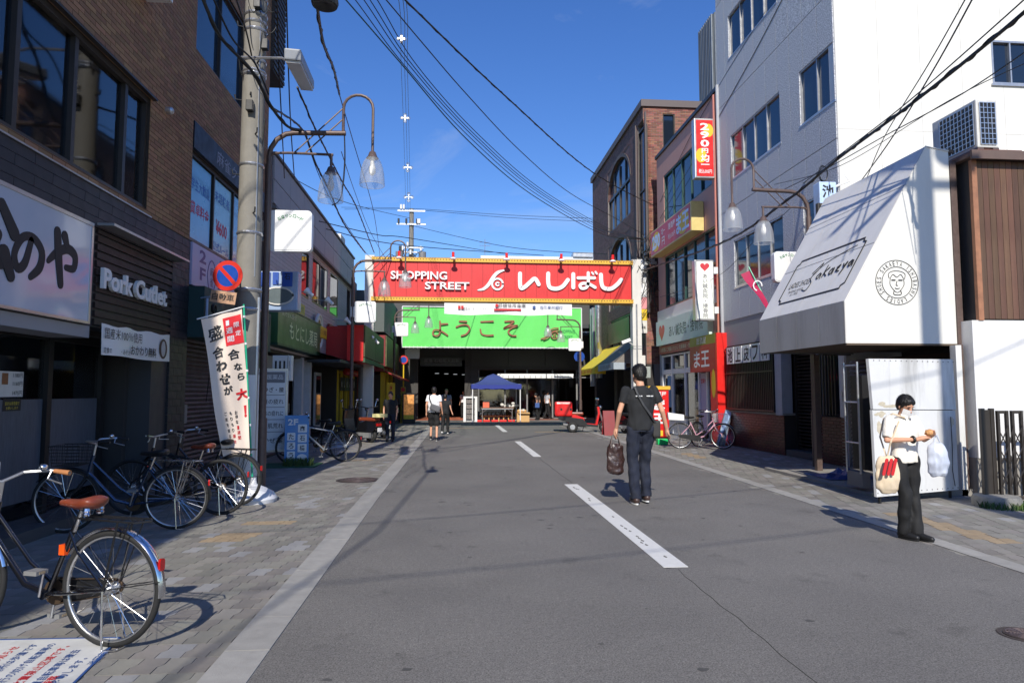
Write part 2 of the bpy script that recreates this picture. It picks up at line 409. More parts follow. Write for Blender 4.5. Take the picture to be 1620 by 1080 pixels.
def glassy(name, tint, a=.25, rough=.05):
    m = bpy.data.materials.new(name); m.use_nodes = True; n = m.node_tree; n.nodes.clear(); L = n.links.new
    o = n.nodes.new('ShaderNodeOutputMaterial'); t = n.nodes.new('ShaderNodeBsdfTransparent'); t.inputs[0].default_value = (*tint, 1)
    g = n.nodes.new('ShaderNodeBsdfGlossy'); g.inputs['Roughness'].default_value = rough; g.inputs[0].default_value = (.9, .92, .95, 1)
    fr = n.nodes.new('ShaderNodeFresnel'); fr.inputs[0].default_value = 1.5
    ad = n.nodes.new('ShaderNodeMath'); ad.operation = 'ADD'; ad.use_clamp = True; ad.inputs[1].default_value = a
    x = n.nodes.new('ShaderNodeMixShader'); L(fr.outputs[0], ad.inputs[0]); L(ad.outputs[0], x.inputs[0]); L(t.outputs[0], x.inputs[1]); L(g.outputs[0], x.inputs[2]); L(x.outputs[0], o.inputs[0]); MATS[name] = m
glassy('glass', (.74, .77, .79), .05)
def frosty():
    m = bpy.data.materials.new('lamp_glass'); m.use_nodes = True; n = m.node_tree; n.nodes.clear(); L = n.links.new
    o = n.nodes.new('ShaderNodeOutputMaterial'); t = n.nodes.new('ShaderNodeBsdfTransparent'); t.inputs[0].default_value = (.97, .98, .98, 1)
    d = n.nodes.new('ShaderNodeBsdfTranslucent'); d.inputs[0].default_value = (.85, .87, .88, 1); d2 = n.nodes.new('ShaderNodeBsdfDiffuse'); d2.inputs[0].default_value = (.85, .87, .88, 1); g = n.nodes.new('ShaderNodeBsdfGlossy'); g.inputs['Roughness'].default_value = .15
    a = n.nodes.new('ShaderNodeMixShader'); a.inputs[0].default_value = .5; L(d.outputs[0], a.inputs[1]); L(d2.outputs[0], a.inputs[2])
    b = n.nodes.new('ShaderNodeMixShader'); b.inputs[0].default_value = .12; L(a.outputs[0], b.inputs[1]); L(g.outputs[0], b.inputs[2])
    x = n.nodes.new('ShaderNodeMixShader'); x.inputs[0].default_value = .38; L(t.outputs[0], x.inputs[1]); L(b.outputs[0], x.inputs[2]); L(x.outputs[0], o.inputs[0]); MATS['lamp_glass'] = m
frosty()
glassy('film', (.86, .88, .9), .12, .2)
def mix_mat(name, cols, scale, rough, bump=0, detail=2, thr=None, contrast=None, mapping=None, bdist=.01):
    m = bpy.data.materials.new(name); m.use_nodes = True; n = m.node_tree; b = n.nodes['Principled BSDF']; L = n.links.new
    t = n.nodes.new('ShaderNodeTexCoord'); q = n.nodes.new('ShaderNodeMapping'); q.inputs['Scale'].default_value = mapping or (1, 1, 1); L(t.outputs['Object'], q.inputs[0])
    a = n.nodes.new('ShaderNodeTexNoise'); a.inputs['Scale'].default_value = scale; a.inputs['Detail'].default_value = detail; a.inputs['Roughness'].default_value = .6; L(q.outputs[0], a.inputs['Vector'])
    r = n.nodes.new('ShaderNodeValToRGB'); e = r.color_ramp.elements
    e[0].position = thr[0]; e[0].color = (*cols[0], 1); e[1].position = thr[-1]; e[1].color = (*cols[-1], 1)
    for p, k in zip(thr[1:-1], cols[1:-1]): z = e.new(p); z.color = (*k, 1)
    L(a.outputs['Fac'], r.inputs[0]); L(r.outputs[0], b.inputs['Base Color']); b.inputs['Roughness'].default_value = rough
    if bump:
        u = n.nodes.new('ShaderNodeBump'); u.inputs['Strength'].default_value = bump; u.inputs['Distance'].default_value = bdist; L(a.outputs['Fac'], u.inputs['Height']); L(u.outputs[0], b.inputs['Normal'])
    MATS[name] = m; return m
mix_mat('granite', [(.30, .31, .34), (.54, .55, .57), (.76, .77, .79)], 38, .75, bump=.5, detail=3, thr=[.36, .5, .62], bdist=.02)
mat('panel_grey', (.30, .30, .32), .6, var=.05, vs=2)
mat('brick_tan', (.31, .165, .082), .75, var=.12, vs=9, isl=.22, hue=.012, dirt=.25)
mat('mortar_dark', (.045, .035, .028), .95)
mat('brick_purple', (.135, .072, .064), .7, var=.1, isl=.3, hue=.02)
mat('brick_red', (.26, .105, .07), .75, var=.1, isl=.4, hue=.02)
mat('mortar_light', (.22, .2, .19), .95)
mat('tile_red', (.11, .028, .022), .3, var=.1, isl=.25, hue=.01)
mat('navy_panel', (.016, .019, .028), .5, var=.1, isl=.15)
mat('shutter_brown', (.075, .055, .045), .5, .2, var=.1)
mat('slat_brown', (.03, .020, .017), .55, isl=.1)
mat('pink_wall', (.56, .30, .245), .7, var=.06, vs=3, bump=.1, bs=30, dirt=.1)
mat('wood_plank', (.115, .058, .033), .6, var=.3, vs=3, isl=.28, hue=.012, stretch=(6, 6, .6), dirt=.25)
mat('siding', (.52, .48, .48), .7, isl=.05, dirt=.1)
mat('tent_blue', c(58, 70, 128), .7, var=.05, bump=.1, bs=10)
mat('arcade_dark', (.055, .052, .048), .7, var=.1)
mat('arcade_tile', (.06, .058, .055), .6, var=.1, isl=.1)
mat('red_brick_floor', c(175, 100, 70), .85, var=.15, isl=.12)
mat('foliage_green', (.05, .095, .02), .7, isl=.4, hue=.03, var=0)
mat('cardboard', c(205, 165, 110), .8, var=.06)
mat('moss', (.06, .09, .03), .9, var=.2)
# ================================================================ GROUND
m = mat('asphalt_road', (.148, .140, .130), .88, var=.1, vs=1.1, bump=.35, bs=260)
n_ = m.node_tree; b_ = n_.nodes['Principled BSDF']; src = b_.inputs['Base Color'].links[0].from_socket
t_ = n_.nodes.new('ShaderNodeTexCoord')
def _noise(sc, det, lo, hi, a, b):
    x = n_.nodes.new('ShaderNodeTexNoise'); x.inputs['Scale'].default_value = sc; x.inputs['Detail'].default_value = det; x.inputs['Roughness'].default_value = .6; n_.links.new(t_.outputs['Object'], x.inputs['Vector'])
    y = n_.nodes.new('ShaderNodeMapRange'); y.inputs[1].default_value = lo; y.inputs[2].default_value = hi; y.inputs[3].default_value = a; y.inputs[4].default_value = b; n_.links.new(x.outputs['Fac'], y.inputs[0]); return y.outputs[0]
def _mul(a, f):
    x = n_.nodes.new('ShaderNodeVectorMath'); x.operation = 'SCALE'; n_.links.new(a, x.inputs[0]); n_.links.new(f, x.inputs['Scale']); return x.outputs[0]
o_ = _mul(src, _noise(95, 3, .3, .72, .5, 1.6)); o_ = _mul(o_, _noise(260, 1, .60, .72, 1, 2.4))
o_ = _mul(o_, _noise(28, 4, .3, .7, .84, 1.16)); o_ = _mul(o_, _noise(2.3, 8, .60, .72, 1, .68)); o_ = _mul(o_, _noise(.4, 5, .3, .7, .86, 1.12)); n_.links.new(o_, b_.inputs['Base Color'])
MB().box(-400, 400, -60, 900, -1, -.034).build('ground', MATS['asphalt'], kind='structure')
def kL(y): return -1.06 if y < 10 else -1.06+.16*min(1, (y-10)/14)
def kR(y): return 4.62+.018*y
mb = MB(); ys = [-12, 0, 5, 10, 14, 18, 24, 30, 37]
for a, b in zip(ys, ys[1:]):
    mb.add([(kL(a), a, 0), (kR(a), a, 0), (kR(b), b, 0), (kL(b), b, 0)], [(0, 1, 2, 3)])
mb.add([(-9, 33.6, .001), (kL(33.6), 33.6, .001), (kL(37), 37, .001), (-9, 37, .001)], [(0, 1, 2, 3)])
mb.add([(kR(31.5), 31.5, .001), (14, 31.5, .001), (14, 37, .001), (kR(37), 37, .001)], [(0, 1, 2, 3)])
road = mb.build('road', MATS['asphalt_road'], kind='structure', loc=(0, 0, 0))
# painted dashes with worn middles
for y0, y1, hw in ((5.85, 11.15, .088), (15.97, 20.9, .085), (26.0, 31.0, .085)):
    x0, x1 = 1.89, 1.955 if y0 > 10 else 1.93
    MB().box(x0-hw+(.05 if y0 > 10 else 0), x1+hw, y0, y1, .0012, .005).build('road_marking', MATS['white_paint'], road)
mb = MB()
for i in range(26):
    y = random.choice((6.1, 6.6, 7.3, 8.2, 9.4, 10.3, 17, 18.2, 19.4))+random.random()*.5; x = 1.9+random.uniform(-.03, .03)
    mb.prism([(x+random.uniform(-.013, .013), y-random.uniform(.02, .07)), (x+.016, y), (x+.004, y+.07), (x-.014, y+.02)], 'z', .0055, .0062)
mb.build('paint_crack', MATS['asphalt'], road)
# crack along the road's centre and dark spots
mb = MB(); x = 1.9; pts = []
for i in range(60): y = 5.8-i*.07; x = 1.9+(5.8-y)*-.01+noise.noise((0, y*3, 1))*.03; pts.append((x, y))
mb.ribbon([p+(.5+.6*abs(noise.noise((i*.7, 0, 2))),) for i, p in enumerate(pts)], .008, .001, .0022, 1); pts = [(1.95+noise.noise((0, y*.9, 3))*.03, y) for y in [11.3+k*.25 for k in range(19)]]; mb.ribbon(pts, .008, .001, .0022, 1)
mb.build('road_crack', mat('crack', (.045, .043, .04), .95), road)
mb = MB()
for i in range(75):
    x, y = random.uniform(-.9, 4.5), random.uniform(3.0, 17); r = random.uniform(.008, .045)*(1.5 if random.random() < .15 else 1)
    mb.add([(x+r*1.5*random.uniform(.4, 1)*math.cos(a), y+r*random.uniform(.4, 1.1)*math.sin(a), .0016) for a in [k*.7 for k in range(9)]], [tuple(range(9))])
mb.build('road_spot', mat('spot', (.08, .077, .073), .8), road)
# orange utility marks
for p in ((3.6, 25.8), (.3, 28.7)):
    MB().box(p[0]-.55, p[0]+.55, p[1]-.16, p[1]+.16, .0012, .004).build('utility_mark', MATS['paver_orange'], road)
def manhole(x, y, r=.3, label=''):
    t = thing('manhole_cover', label, 'manhole cover', (x, y, 0))
    mb = MB(); mb.cyl((x, y, -.02), (x, y, .006), r, 32); mb.build('lid', mat('iron', (.07, .055, .05), .6, .4, bump=.3, bs=40), t)
    mb = MB()
    for i in range(5): mb.ring((x, y, .007), r*(.18+.17*i), .006, 'z', 28, 4)
    for i in range(12): a = i*math.pi/6; mb.tube([(x+r*.2*math.cos(a), y+r*.2*math.sin(a), .008), (x+r*.9*math.cos(a), y+r*.9*math.sin(a), .008)], .005, 4)
    mb.build('tread_ring', mat('iron2', (.13, .10, .095), .5, .5), t)
    MB().ring((x, y, .002), r+.02, .014, 'z', 36, 6, .3).build('rim', MATS['iron'], t)
manhole(-1.62, 12.0, .34, 'rusty round manhole cover in the left pavement beside the kerb')
manhole(3.53, 4.07, .11, 'small round iron cover in the asphalt at the lower right')
# ---- pavements
def pavement(name, xa, xb, y0, y1, kerbx, side, strips):
    pv = MB().box(xa, xb, y0, y1, -.033, -.010).build(name, MATS['paver_base'], kind='structure', loc=(0, 0, 0))
    L, Wd = .22, .142; prof = [(0, -.012), (.42, -.012), (.6, .012), (1, .012)]
    cells = []; j = 0; y = y0
    while y < y1:
        xs = xa+((j*.07) % Wd)-Wd
        while xs < xb:
            cx = xs+Wd/2
            if xa+.02 < cx < xb-.01: cells.append((cx, y+L/2, j))
            xs += Wd
        y += L; j += 1
    def outline(g=.0022): return [(-Wd/2+g+o, -L/2+g+t*(L-2*g)) for t, o in prof]+[(Wd/2-g+o, -L/2+g+t*(L-2*g)) for t, o in reversed(prof)]
    ol = outline()
    me = {}
    for k in ('paver', 'paver_light', 'paver_orange'):
        mb = MB(); mb.prism(ol, 'z', -.012, 0); q = bpy.data.meshes.new('paver'); q.from_pydata(mb.v, [], mb.f); q.materials.append(MATS[k]); me[k] = q
    def kind(cx, cy, j):
        for (sx0, sx1, sy0, sy1) in strips:
            if sx0 < cx < sx1 and sy0 < cy < sy1: return 'paver_orange'
        v = noise.noise((cx*2.3, cy*2.1, 5.0))
        return 'paver_light' if v > .45 or random.random() < .05 else 'paver'
    cells.sort(key=lambda a: (0 if seen((a[0], a[1], 0), 10) else 1, (Vector((a[0], a[1], 0))-CAM).length))
    rest = {k: MB() for k in me}
    for i, (cx, cy, j) in enumerate(cells):
        k = kind(cx, cy, j); dz = random.uniform(-.0025, .001)
        if i < 300:
            o = bpy.data.objects.new('paver', me[k]); COL.objects.link(o); o.parent = pv; o.location = (cx, cy, dz)
        else:
            n = len(ol); rest[k].add([(cx+a, cy+b, -.012+dz) for a, b in ol]+[(cx+a, cy+b, dz) for a, b in ol], [tuple(range(n, 2*n))]+[(q, (q+1) % n, (q+1) % n+n, q+n) for q in range(n)])
    for k, mb in rest.items():
        if mb.v: mb.build('pavers', MATS[k], pv, kind='stuff')
    return pv
pavL = pavement('pavement_left', -5.0, -1.16, 2.6, 33.6, kL, 'L', [(-2.45, -1.9, 8.05, 8.35), (-2.5, -2.1, 7.3, 7.55), (-2.2, -1.8, 15.3, 15.6)])
pavR = pavement('pavement_right', 4.7, 7.8, 3.4, 31.5, kR, 'R', [(5.38, 5.62, 6.5, 8.3), (5.5, 5.8, 15.3, 16.5)])
# ---- kerb stones
for nm, fx, sgn in (('kerb_left', kL, -1), ('kerb_right', kR, 1)):
    kb = thing(nm, None, None); del_ = None; kb['kind'] = 'structure'
    y = 2.4
    while y < 33.4:
        a, b = y+.003, y+.597; x0, x1 = fx(a), fx(b); w_ = .255*sgn if sgn < 0 else .2
        mb = MB(); dz = random.uniform(0, .002)
        mb.add([(x0, a, -.02), (x0+w_, a, -.02), (x1+w_, b, -.02), (x1, b, -.02), (x0, a, .006+dz), (x0+w_, a, .006+dz), (x1+w_, b, .006+dz), (x1, b, .006+dz)],
               [(4, 5, 6, 7) if sgn > 0 else (7, 6, 5, 4), (0, 4, 7, 3), (1, 2, 6, 5), (0, 1, 5, 4), (3, 7, 6, 2)])
        mb.build('kerb_stone', MATS['kerb'], kb); y += .6
# paved square in front of the arcade
MB().box(-12, 16, 37, 80, -.033, .003).build('arcade_floor', MATS['red_brick_floor'], kind='structure')
# painted notice sheet on the near pavement
t = thing('pavement_notice', 'white notice sheet with red and blue writing on the pavement under the near bicycle', 'ground sign', (-2.6, 3.9, 0))
q = [P(-140, 1120, Z=0), P(112, 1086, Z=0), P(190, 1009, Z=0), P(-160, 1016, Z=0)]
q = [Vector((v.x, v.y, .006)) for v in q]
MB().add([tuple(v) for v in q]+[(v.x, v.y, .001) for v in q], [(0, 1, 2, 3), (0, 4, 5, 1), (1, 5, 6, 2), (2, 6, 7, 3), (3, 7, 4, 0)]).build('sheet', mat('sheet_white', (.62, .62, .60), .6, var=.1, vs=8, dirt=.3), t)
mb = MB()
for a, b in ((1, 2), (2, 3)): mb.ribbon([(q[a].x, q[a].y), (q[b].x, q[b].y)], .014, .0062, .0075, 0)
mb.build('border', MATS['ink_blue'], t)
ux = (q[2]-q[3]).normalized(); uy = Vector((0, 0, 1)).cross(ux)
GD = (P(85, 1022, Z=0)-P(10, 1078, Z=0)).normalized()
def GM(px, py): 
    o = P(px, py, Z=.0078); a = GD; b = Vector((0, 0, 1)).cross(a); M_ = Matrix((a, b, Vector((0, 0, 1)))).transposed().to_4x4(); M_.translation = o; return M_
lines = [('お知らせ', 26, 1022, 'r'), ('この場所は歩道です', 56, 1018, 'b'), ('通行の妨げ自転車等の', 84, 1017, 'b'), ('放置禁止区域です。', 104, 1021, 'r'), ('放置自転車等は撤去', 122, 1027, 'b'), ('保管場所へ移動します。', 132, 1040, 'b'), ('警察', 88, 1068, 'r'), ('池田市', 166, 1030, 'b')]
for ink, kk in (('ink_blue', 'b'), ('ink_red', 'r')):
    mb = MB()
    for i, (s, px, py, k) in enumerate(lines):
        if k == kk:
            e_ = P(px, py, Z=.0078); L_ = len(s)*.062; M_ = GM(px, py); M_.translation = e_-GD*L_/2; txt(mb, s, M_, w=L_, h=.052, off=.01)
    mb.build('lettering', MATS[ink], t)
# ================================================================ LEFT ROW
XL = -4.2
# ---- brick building with the cutlet shop
b1 = thing('brick_building', 'tan brick tiled building with a wide dark window above the cutlet shop', 'building', (-6, 5, 0))
win = (2.0, 9.55, 3.98, 5.53); win2 = (2.0, 7.5, 7.3, 8.3)
mb = MB(); wall(mb, 'L', XL, -10, 11.08, 3.9, 8.7, [win, win2], -.3, 0); mb.box(-13, XL-.3, 10.98, 11.08, 0, 8.7); mb.box(-13, XL-.3, -10, 11.08, 8.6, 8.7); mb.box(-13, -12.9, -10, 10.98, 0, 8.6); mb.box(-12.9, XL-.3, -10.1, -10, 0, 8.7)
mb.build('wall', MATS['mortar_dark'], b1)
field(b1, 'brick', 'L', XL, 5.0, 11.075, 3.905, 8.7, .235, .066, MATS['brick_tan'], [win, win2], joint=.009, depth=.007, jit=.003)
Wy = lambda px: P(px, 250, X=XL).y
fr = MB(); ys = [2.0, Wy(-60), Wy(24), Wy(118), Wy(200), 9.55]
for i, y in enumerate(ys):
    a, b = (y-.035, y+.035) if 0 < i < 5 else ((y, y+.06) if i == 0 else (y-.06, y)); fbox(fr, 'L', XL, a, b, 4.03, 5.46, -.13, -.03)
fbox(fr, 'L', XL, 2, 9.55, 3.98, 4.03, -.14, -.02); fbox(fr, 'L', XL, 2, 9.55, 5.46, 5.53, -.14, -.02); fbox(fr, 'L', XL, 1.96, 9.62, 5.532, 5.56, -.14, .07)
fr = fr.build('window', MATS['brown_frame'], b1)
for i in range(5):
    a, b = ys[i]+.035, ys[i+1]-.035
    p = MB(); fbox(p, 'L', XL, a+.002, b-.002, 4.032, 5.458, -.09, -.085); p.build('pane', MATS['glass'], fr)
mb = MB(); fbox(mb, 'L', XL, 1.9, 9.62, 3.882, 3.9, -.1, .05); mb.build('sill', MATS['alu_frame'], b1)
bl = MB()
for a, b in ((ys[1]+.1, ys[2]-.1), (ys[2]+.04, ys[3]-.34), (ys[4]+.1, ys[5]-.22)):
    z = 4.04
    while z < 5.46: bl.add([W('L', XL, a, z, -.135), W('L', XL, b, z, -.135), W('L', XL, b, z+.015, -.155), W('L', XL, a, z+.015, -.155)], [(0, 1, 2, 3)]); z += .024
bl.build('blinds', mat('blind', (.75, .75, .72), .6, var=.02), b1, kind='stuff')
mb = MB()
for a in (ys[3]-.3, ys[5]-.2):
    pts = []; n = 12
    for i in range(n+1):
        x = a+(.2 if a < 9 else .08)*i/n; o = .02*math.sin(i*2.2); pts.append((x, o))
    for i in range(n):
        mb.add([(XL-.15+pts[i][1], pts[i][0], 4.05), (XL-.15+pts[i+1][1], pts[i+1][0], 4.05), (XL-.15+pts[i+1][1], pts[i+1][0]-.02, 5.45), (XL-.15+pts[i][1], pts[i][0]-.02, 5.45)], [(0, 1, 2, 3)])
mb.build('curtain', mat('curtain_pale', (.5, .58, .56), .9), b1)
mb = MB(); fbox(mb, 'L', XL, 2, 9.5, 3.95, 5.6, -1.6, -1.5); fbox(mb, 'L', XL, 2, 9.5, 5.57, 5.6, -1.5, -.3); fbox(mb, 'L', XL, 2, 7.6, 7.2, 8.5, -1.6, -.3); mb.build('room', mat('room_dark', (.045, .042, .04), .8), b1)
mb = MB(); mb.cyl(W('L', XL, 10.05, 5.58, 0), W('L', XL, 10.05, 5.58, .06), .055, 14); mb.ball(W('L', XL, 10.05, 5.58, .06), .055); mb.build('vent_cap', MATS['alu'], b1)
mb = MB(); fbox(mb, 'L', XL, 8.6, 9.3, 6.78, 6.9, .01, .35); mb.build('outdoor_light', MATS['white'], b1)
# navy band, pillar
hs = []
field(b1, 'cladding_panel', 'L', XL, 3.0, 11.06, 3.42, 3.88, .62, .115, MATS['navy_panel'], depth=.03, joint=.006, stag=.5)
field(b1, 'cladding_panel', 'L', XL, 10.42, 11.06, .02, 3.42, .32, .115, MATS['navy_panel'], depth=.03, joint=.005)
mb = MB(); fbox(mb, 'L', XL, -10, 11.08, 3.4, 3.9, -.3, -.003); fbox(mb, 'L', XL, 9.9, 11.08, 0, 3.4, -.3, -.003); fbox(mb, 'L', XL, -10, 9.9, 2.26, 3.4, -.3, -.003); fbox(mb, 'L', XL, -10, 4.0, 0, 2.26, -.3, -.02)
mb.build('frontage', MATS['dark_grey'], b1)
mb = MB(); fbox(mb, 'L', XL, 3, 8.2, 2.12, 2.255, -.4, .02); mb.build('lintel', MATS['panel_grey'], b1)
# shop front recess
mb = MB(); fbox(mb, 'L', XL, 3.5, 9.9, 0, .12, -2.9, -.02); mb.build('doorstep', mat('step_stone', (.07, .07, .072), .6, bump=.2), b1)
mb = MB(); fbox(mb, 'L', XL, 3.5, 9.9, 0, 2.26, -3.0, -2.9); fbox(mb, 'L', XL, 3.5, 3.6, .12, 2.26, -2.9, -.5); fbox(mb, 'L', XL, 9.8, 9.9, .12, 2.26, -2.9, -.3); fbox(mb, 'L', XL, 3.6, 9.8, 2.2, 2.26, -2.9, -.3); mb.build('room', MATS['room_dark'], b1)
sf = MB(); dys = [3.6, 5.2, Wy(56)+.25, Wy(125)+.5, 9.0, 9.8]
dys = [4.0, 5.6, 7.15, 8.35, 9.55]
for y in dys: fbox(sf, 'L', XL, y-.045, y+.045, .12, 2.2, -.56, -.46)
fbox(sf, 'L', XL, 4.0, 9.55, 2.1, 2.2, -.55, -.47)
sf = sf.build('shop_window', MATS['black'], b1)
for i in range(4):
    p = MB(); fbox(p, 'L', XL, dys[i]+.047, dys[i+1]-.047, .14, 2.098, -.52, -.514); p.build('pane', MATS['glass'], sf)
    if i > 0:
        p = MB(); fbox(p, 'L', XL, dys[i]+.05, dys[i+1]-.05, .3, 1.42, -.51, -.507); p.build('privacy_film', mat('film_streak', (.085, .10, .125), .45, var=.5, vs=5, stretch=(1, 22, 1.2)), sf)
mb = MB(); fbox(mb, 'L', XL, 7.22, 7.92, 1.45, 1.72, -.505, -.502); mb.build('poster', MATS['offwhite'], sf)
mb = MB(); fbox(mb, 'L', XL, 7.24, 7.5, 1.6, 1.7, -.5015, -.5); fbox(mb, 'L', XL, 7.56, 7.66, 1.58, 1.7, -.5015, -.5); mb.build('poster_photo', mat('foodpic', (.25, .1, .04), .5, var=.5, vs=30), sf)
lett(sf, MATS['ink'], [('1180円', TM('L', XL, 7.82, 1.68, -.499), .16, .05), ('1160円', TM('L', XL, 7.82, 1.59, -.499), .16, .05), ('1475円', TM('L', XL, 7.82, 1.49, -.499), .16, .05), ('定食メニュー', TM('L', XL, 7.38, 1.53, -.499), .28, .05)])
mb = MB(); fbox(mb, 'L', XL, 7.6, 7.9, 1.3, 1.43, -.505, -.503); mb.build('notice', MATS['ink'], sf)
lett(sf, mat('ink_yellow', (.6, .5, .05), .5), [('会計は券売機で', TM('L', XL, 7.75, 1.38, -.501), .24, .04), ('お願いします', TM('L', XL, 7.75, 1.33, -.501), .2, .03)])
# slat cladding with raised words
field(b1, 'slat', 'L', XL, 8.27, 10.45, 1.95+.32, 3.42, 3, .098, MATS['slat_brown'], depth=.028, joint=.03, stag=0)
mb = MB(); fbox(mb, 'L', XL, 8.25, 10.55, 3.445, 3.475, .03, .22); mb.build('light_canopy', MATS['alu_frame'], b1)
t = thing('raised_letter_sign', 'white raised English words reading Pork Cutlet on brown slats', 'shop sign', (XL, 9.3, 2.7))
mb = MB(); txt(mb, 'Pork Cutlet', TM('L', XL, 9.22, 2.84, .05), w=1.78, h=.25, off=.03, ex=.022, res=3); mb.build('lettering', MATS['white'], t)
mb = MB(); fbox(mb, 'L', XL, 8.5, 10.2, 2.75, 2.765, .028, .055); mb.build('rail', MATS['black'], t)
t = thing('rice_banner', 'white cloth banner about free rice refills hung below the brown slats', 'banner', (XL+.2, 9.2, 1.9))
mb = MB(); N = 16
top = []; bot = []
for i in range(N+1):
    u = i/N; y = 8.27+1.88*u; x = XL+.12+.02*math.sin(u*9); top.append((x, y, 2.3-.025*math.sin(u*math.pi*3)**2+.02*u)); bot.append((x+.01, y, 1.93+.006*math.sin(u*7)))
for i in range(N): mb.add([bot[i], bot[i+1], top[i+1], top[i]], [(0, 1, 2, 3)]); mb.add([(v[0]-.004, v[1], v[2]) for v in (bot[i], bot[i+1], top[i+1], top[i])], [(3, 2, 1, 0)])
mb.build('cloth', MATS['white'], t)
lett(t, MATS['ink'], [('国産米100％使用', TM('L', XL, 8.78, 2.19, .145), .95, .13), ('定食のライス・みそ汁', TM('L', XL, 8.62, 1.99, .145), .66, .07), ('おかわり無料', TM('L', XL, 9.33, 2.03, .145), .74, .13, {'off': .012})])
mb = MB(); mb.add([Vector((XL+.15, 9.9+.13*math.cos(a), 2.1+.14*math.sin(a))) for a in [k*.4 for k in range(16)]], [tuple(range(16))]); mb.build('bowl_print', mat('bowl', (.05, .02, .02), .5), t)
mb = MB(); mb.add([Vector((XL+.152, 9.9+.07*math.cos(a), 2.1+.11*math.sin(a))) for a in [k*.4 for k in range(16)]], [tuple(range(16))]); mb.build('rice_print', mat('rice', (.55, .55, .52), .8, var=.3, vs=60), t)
# shop sign with brush characters
t = thing('brush_character_sign', 'large white light box sign with black brush characters over the shop window', 'shop sign', (XL, 6, 2.3))
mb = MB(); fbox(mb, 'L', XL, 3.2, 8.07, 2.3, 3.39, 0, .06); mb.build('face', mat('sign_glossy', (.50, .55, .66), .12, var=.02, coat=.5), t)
mb = MB()
for a, b, z0, z1 in ((3.18, 8.11, 2.27, 2.30), (3.18, 8.11, 3.39, 3.43), (8.072, 8.11, 2.3, 3.39)): fbox(mb, 'L', XL, a, b, z0, z1, 0, .07)
mb.build('frame', MATS['alu'], t)
mb = MB()
def stroke(mb, side, pl, a, z, s, strokes, wd, d, ex=.004):
    M_ = TM(side, pl, a, z, d)
    for k, st in enumerate(strokes):
        q = MB(M_); q.ribbon([(p[0]*s, p[1]*s)+tuple(p[2:]) for p in st], wd*s, 0, ex+.0012*k); mb.add([v for v in q.v], q.f)
YA = [[(.08, .35, .6), (.3, .52, 1), (.62, .66, 1.1), (.86, .58, 1.1), (.84, .36, .9), (.6, .33, .7)], [(.52, .86, 1.2), (.6, .72, .9)], [(.3, .88, 1.2), (.36, .5, 1.3), (.46, .02, 1.0)]]
NO = [[(.55, .74, .9), (.4, .3, 1.1), (.2, .18, 1.1), (.1, .42, 1), (.3, .74, 1), (.62, .8, 1), (.88, .6, 1.2), (.84, .3, 1.2), (.58, .08, .8)]]
MATSU = [[(.02, .68, 1), (.42, .72, .8)], [(.22, .95, 1), (.22, .05, 1)], [(.2, .62, .8), (.04, .3, .7)], [(.24, .6, .7), (.4, .42, .8)], [(.62, .92, 1.2), (.48, .6, 1)], [(.72, .92, 1), (.98, .62, 1.3)], [(.68, .55, 1), (.52, .2, 1.1), (.84, .24, .9)], [(.8, .36, 1.4), (.95, .1, 1)]]
stroke(mb, 'L', XL, 7.22, 2.62, .62, YA, .16, .061); stroke(mb, 'L', XL, 6.68, 2.58, .54, NO, .16, .061); stroke(mb, 'L', XL, 5.95, 2.5, .78, MATSU, .14, .061)
mb.build('lettering', MATS['ink'], t)
# ---- mahjong building
b2 = thing('mahjong_building', 'taller tan brick building with blue windows and mahjong parlour signs behind the concrete pole', 'building', (-6, 13.5, 0))
wa = (11.2, 13.75, 7.12, 8.9); wb = (11.25, 14.6, 3.95, 5.42)
mb = MB(); wall(mb, 'L', XL-.06, 11.1, 15.6, 3.1, 12.2, [wa, wb], -.3, 0); mb.box(-13, XL-.36, 11.1, 11.2, 0, 12.2); mb.box(-13, XL-.36, 11.2, 16.6, 12.1, 12.2); mb.box(-13, XL-.36, 15.5, 15.6, 0, 12.1); mb.box(-13, -12.9, 11.2, 15.5, 0, 12.1)
mb.build('wall', MATS['mortar_dark'], b2)
field(b2, 'brick', 'L', XL-.06, 11.1, 15.6, 5.9, 12.1, .235, .066, MATS['brick_tan'], [wa, wb], joint=.009, depth=.007, jit=.003)
window(b2, 'L', XL-.06, *wa, n=2, gm='glass_blue', fw=.05)
window(b2, 'L', XL-.06, *wb, n=3, fm='brown_frame', gm='glass_blue', fw=.06)
mb = MB(); fbox(mb, 'L', XL-.06, 11.15, 15.5, 5.44, 5.88, 0, .06); mb.build('sign_band', MATS['navy_panel'], b2)
lett(b2, mat('ink_pale', (.3, .3, .36), .5), [('麻雀クラブ', TM('L', XL-.06, 13.15, 5.66, .062), 1.9, .26)])
for k, (a, b) in enumerate(((11.33, 12.3), (12.42, 13.4), (13.52, 14.5))):
    mb = MB(); fbox(mb, 'L', XL-.06, a, b, 4.03, 5.34, -.065, -.06); mb.build('window_poster', mat('poster_blue%d' % k, c(*[(96, 165, 205), (130, 185, 200), (100, 170, 210)][k]), .3, var=.18, vs=3, coat=.6), b2)
lett(b2, mat('ink_cyan', c(40, 110, 190), .5), [('学生大歓迎', TM('L', XL-.06, 11.82, 4.95, -.058), .85, .2, {'off': .012}), ('未経験者', TM('L', XL-.06, 12.9, 5.05, -.058), .8, .2, {'off': .012}), ('公式ルール', TM('L', XL-.06, 12.9, 4.13, -.058), .85, .17, {'off': .01})])
lett(b2, mat('ink_pink', c(205, 55, 90), .5), [('貸卓料金', TM('L', XL-.06, 11.82, 4.55, -.058), .85, .22, {'off': .012}), ('¥600', TM('L', XL-.06, 12.9, 4.5, -.058), .6, .26, {'off': .03})])
